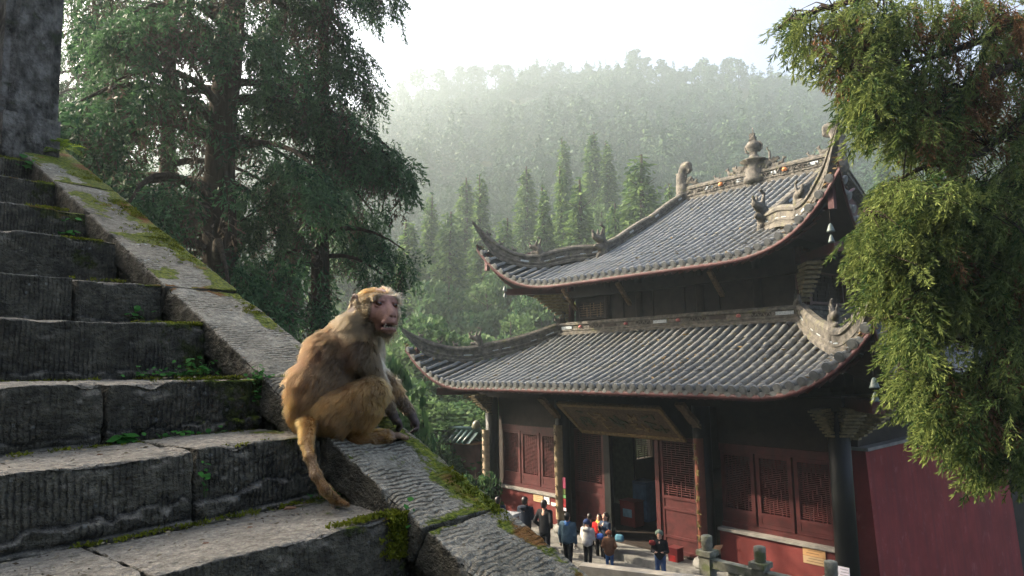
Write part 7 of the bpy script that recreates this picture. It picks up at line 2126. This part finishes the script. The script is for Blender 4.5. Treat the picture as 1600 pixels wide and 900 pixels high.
# far fence and the green tiled garden wall
def line_thing(name, label, cat, a, b):
    a = np.array([a[0], a[1]]); b = np.array([b[0], b[1]]); d = b - a; L = float(np.linalg.norm(d)); return thing(name, label, cat, (a[0], a[1], 0), math.atan2(d[1], d[0])), L
a, b = at(650, 731, 32.0), at(772, 722, 28.5)
FE, L = line_thing('stone_fence', 'far stone fence with thin rails left of the hall', 'fence', a, b); h_ = float(a[2]) + .05
n = 5
for i in range(n + 1):
    mb = MB(); x = L * i / n; mb.boxx(x - .11, x + .11, -.11, .11, 0, h_ + .28); p_ = mb.build('post', M_RAIL, FE); mb = MB(); mb.lathe((x, 0, h_ + .28), [(.09, 0), (.1, .04), (.085, .12), (.02, .16)], 10); mb.build('post_finial', M_RAIL, p_)
    if i < n:
        for (z0, z1, nm) in ((h_ - .06, h_ + .04, 'handrail'), (h_ - .42, h_ - .35, 'lower_rail'), (.02, .24, 'sill_stone')): mb = MB(); mb.boxx(x + .115, x + L / n - .115, -.06, .06, z0, z1); mb.build(nm, M_RAIL, FE)
a, b = at(590, 704, 31), at(746, 690, 27.5)
GW, L = line_thing('garden_wall', 'low garden wall capped with green glazed tiles beyond the fence', 'wall', a, b); zt_ = float(b[2])
mb = MB(); mb.boxx(0, L, -.18, .18, -.3, zt_ - .12); mb.build('wall_body', plain('dim_red_wall', (.10, .055, .05), .85, .2, .3, 2), GW)
mb = MB(); mb.boxx(0, L, -.30, .30, zt_ - .115, zt_ - .03); mb.build('wall_cornice', plain('ochre_cornice', (.30, .17, .08), .7), GW)
M_GREEN = plain('green_glaze', (.028, .062, .054), .3, .5, .35, 12)
mb = MB(); mb.add([(-.1, -.62, zt_ - .02), (L + .1, -.62, zt_ - .02), (L + .1, 0, zt_ + .42), (-.1, 0, zt_ + .42), (-.1, .62, zt_ - .02), (L + .1, .62, zt_ - .02), (-.1, 0, zt_ + .3), (L + .1, 0, zt_ + .3)], [(0, 1, 2, 3), (3, 2, 5, 4), (0, 3, 6), (1, 7, 2), (4, 6, 3), (5, 2, 7), (0, 6, 7, 1), (6, 4, 5, 7)]); gr_ = mb.build('tiled_cap', plain('green_pan', (.02, .05, .048), .5), GW)
tm = None
for i in range(int(L / .27)):
    for sy in (-1, 1):
        x = .1 + i * .27
        if tm is None:
            mb = MB(); mb.tube([(0, -.66, -.0), (0, -.02, .44)], [.085, .075], 8); o = mb.build('green_tile', M_GREEN, gr_); tm = o.data
        else: o = mobj('green_tile', tm, gr_)
        o.location = (x, 0, zt_); o.rotation_euler = (0, 0, 0 if sy < 0 else math.pi)
mb = MB(); mb.tube([(-.12, 0, zt_ + .46), (L * .5, 0, zt_ + .44), (L + .12, 0, zt_ + .47)], [.12] * 3, 8); mb.build('wall_ridge', M_GREEN, GW)
for x, c in ((L * .40, (.40, .06, .06)), (L - .05, (.10, .10, .07))):
    mb = MB(); mb.lathe((x, 0, zt_ + .5), [(.14, 0), (.2, .1), (.12, .28), (.05, .34)], 10); mb.build('ridge_ornament', plain('glazed_ornament', c, .4), GW)
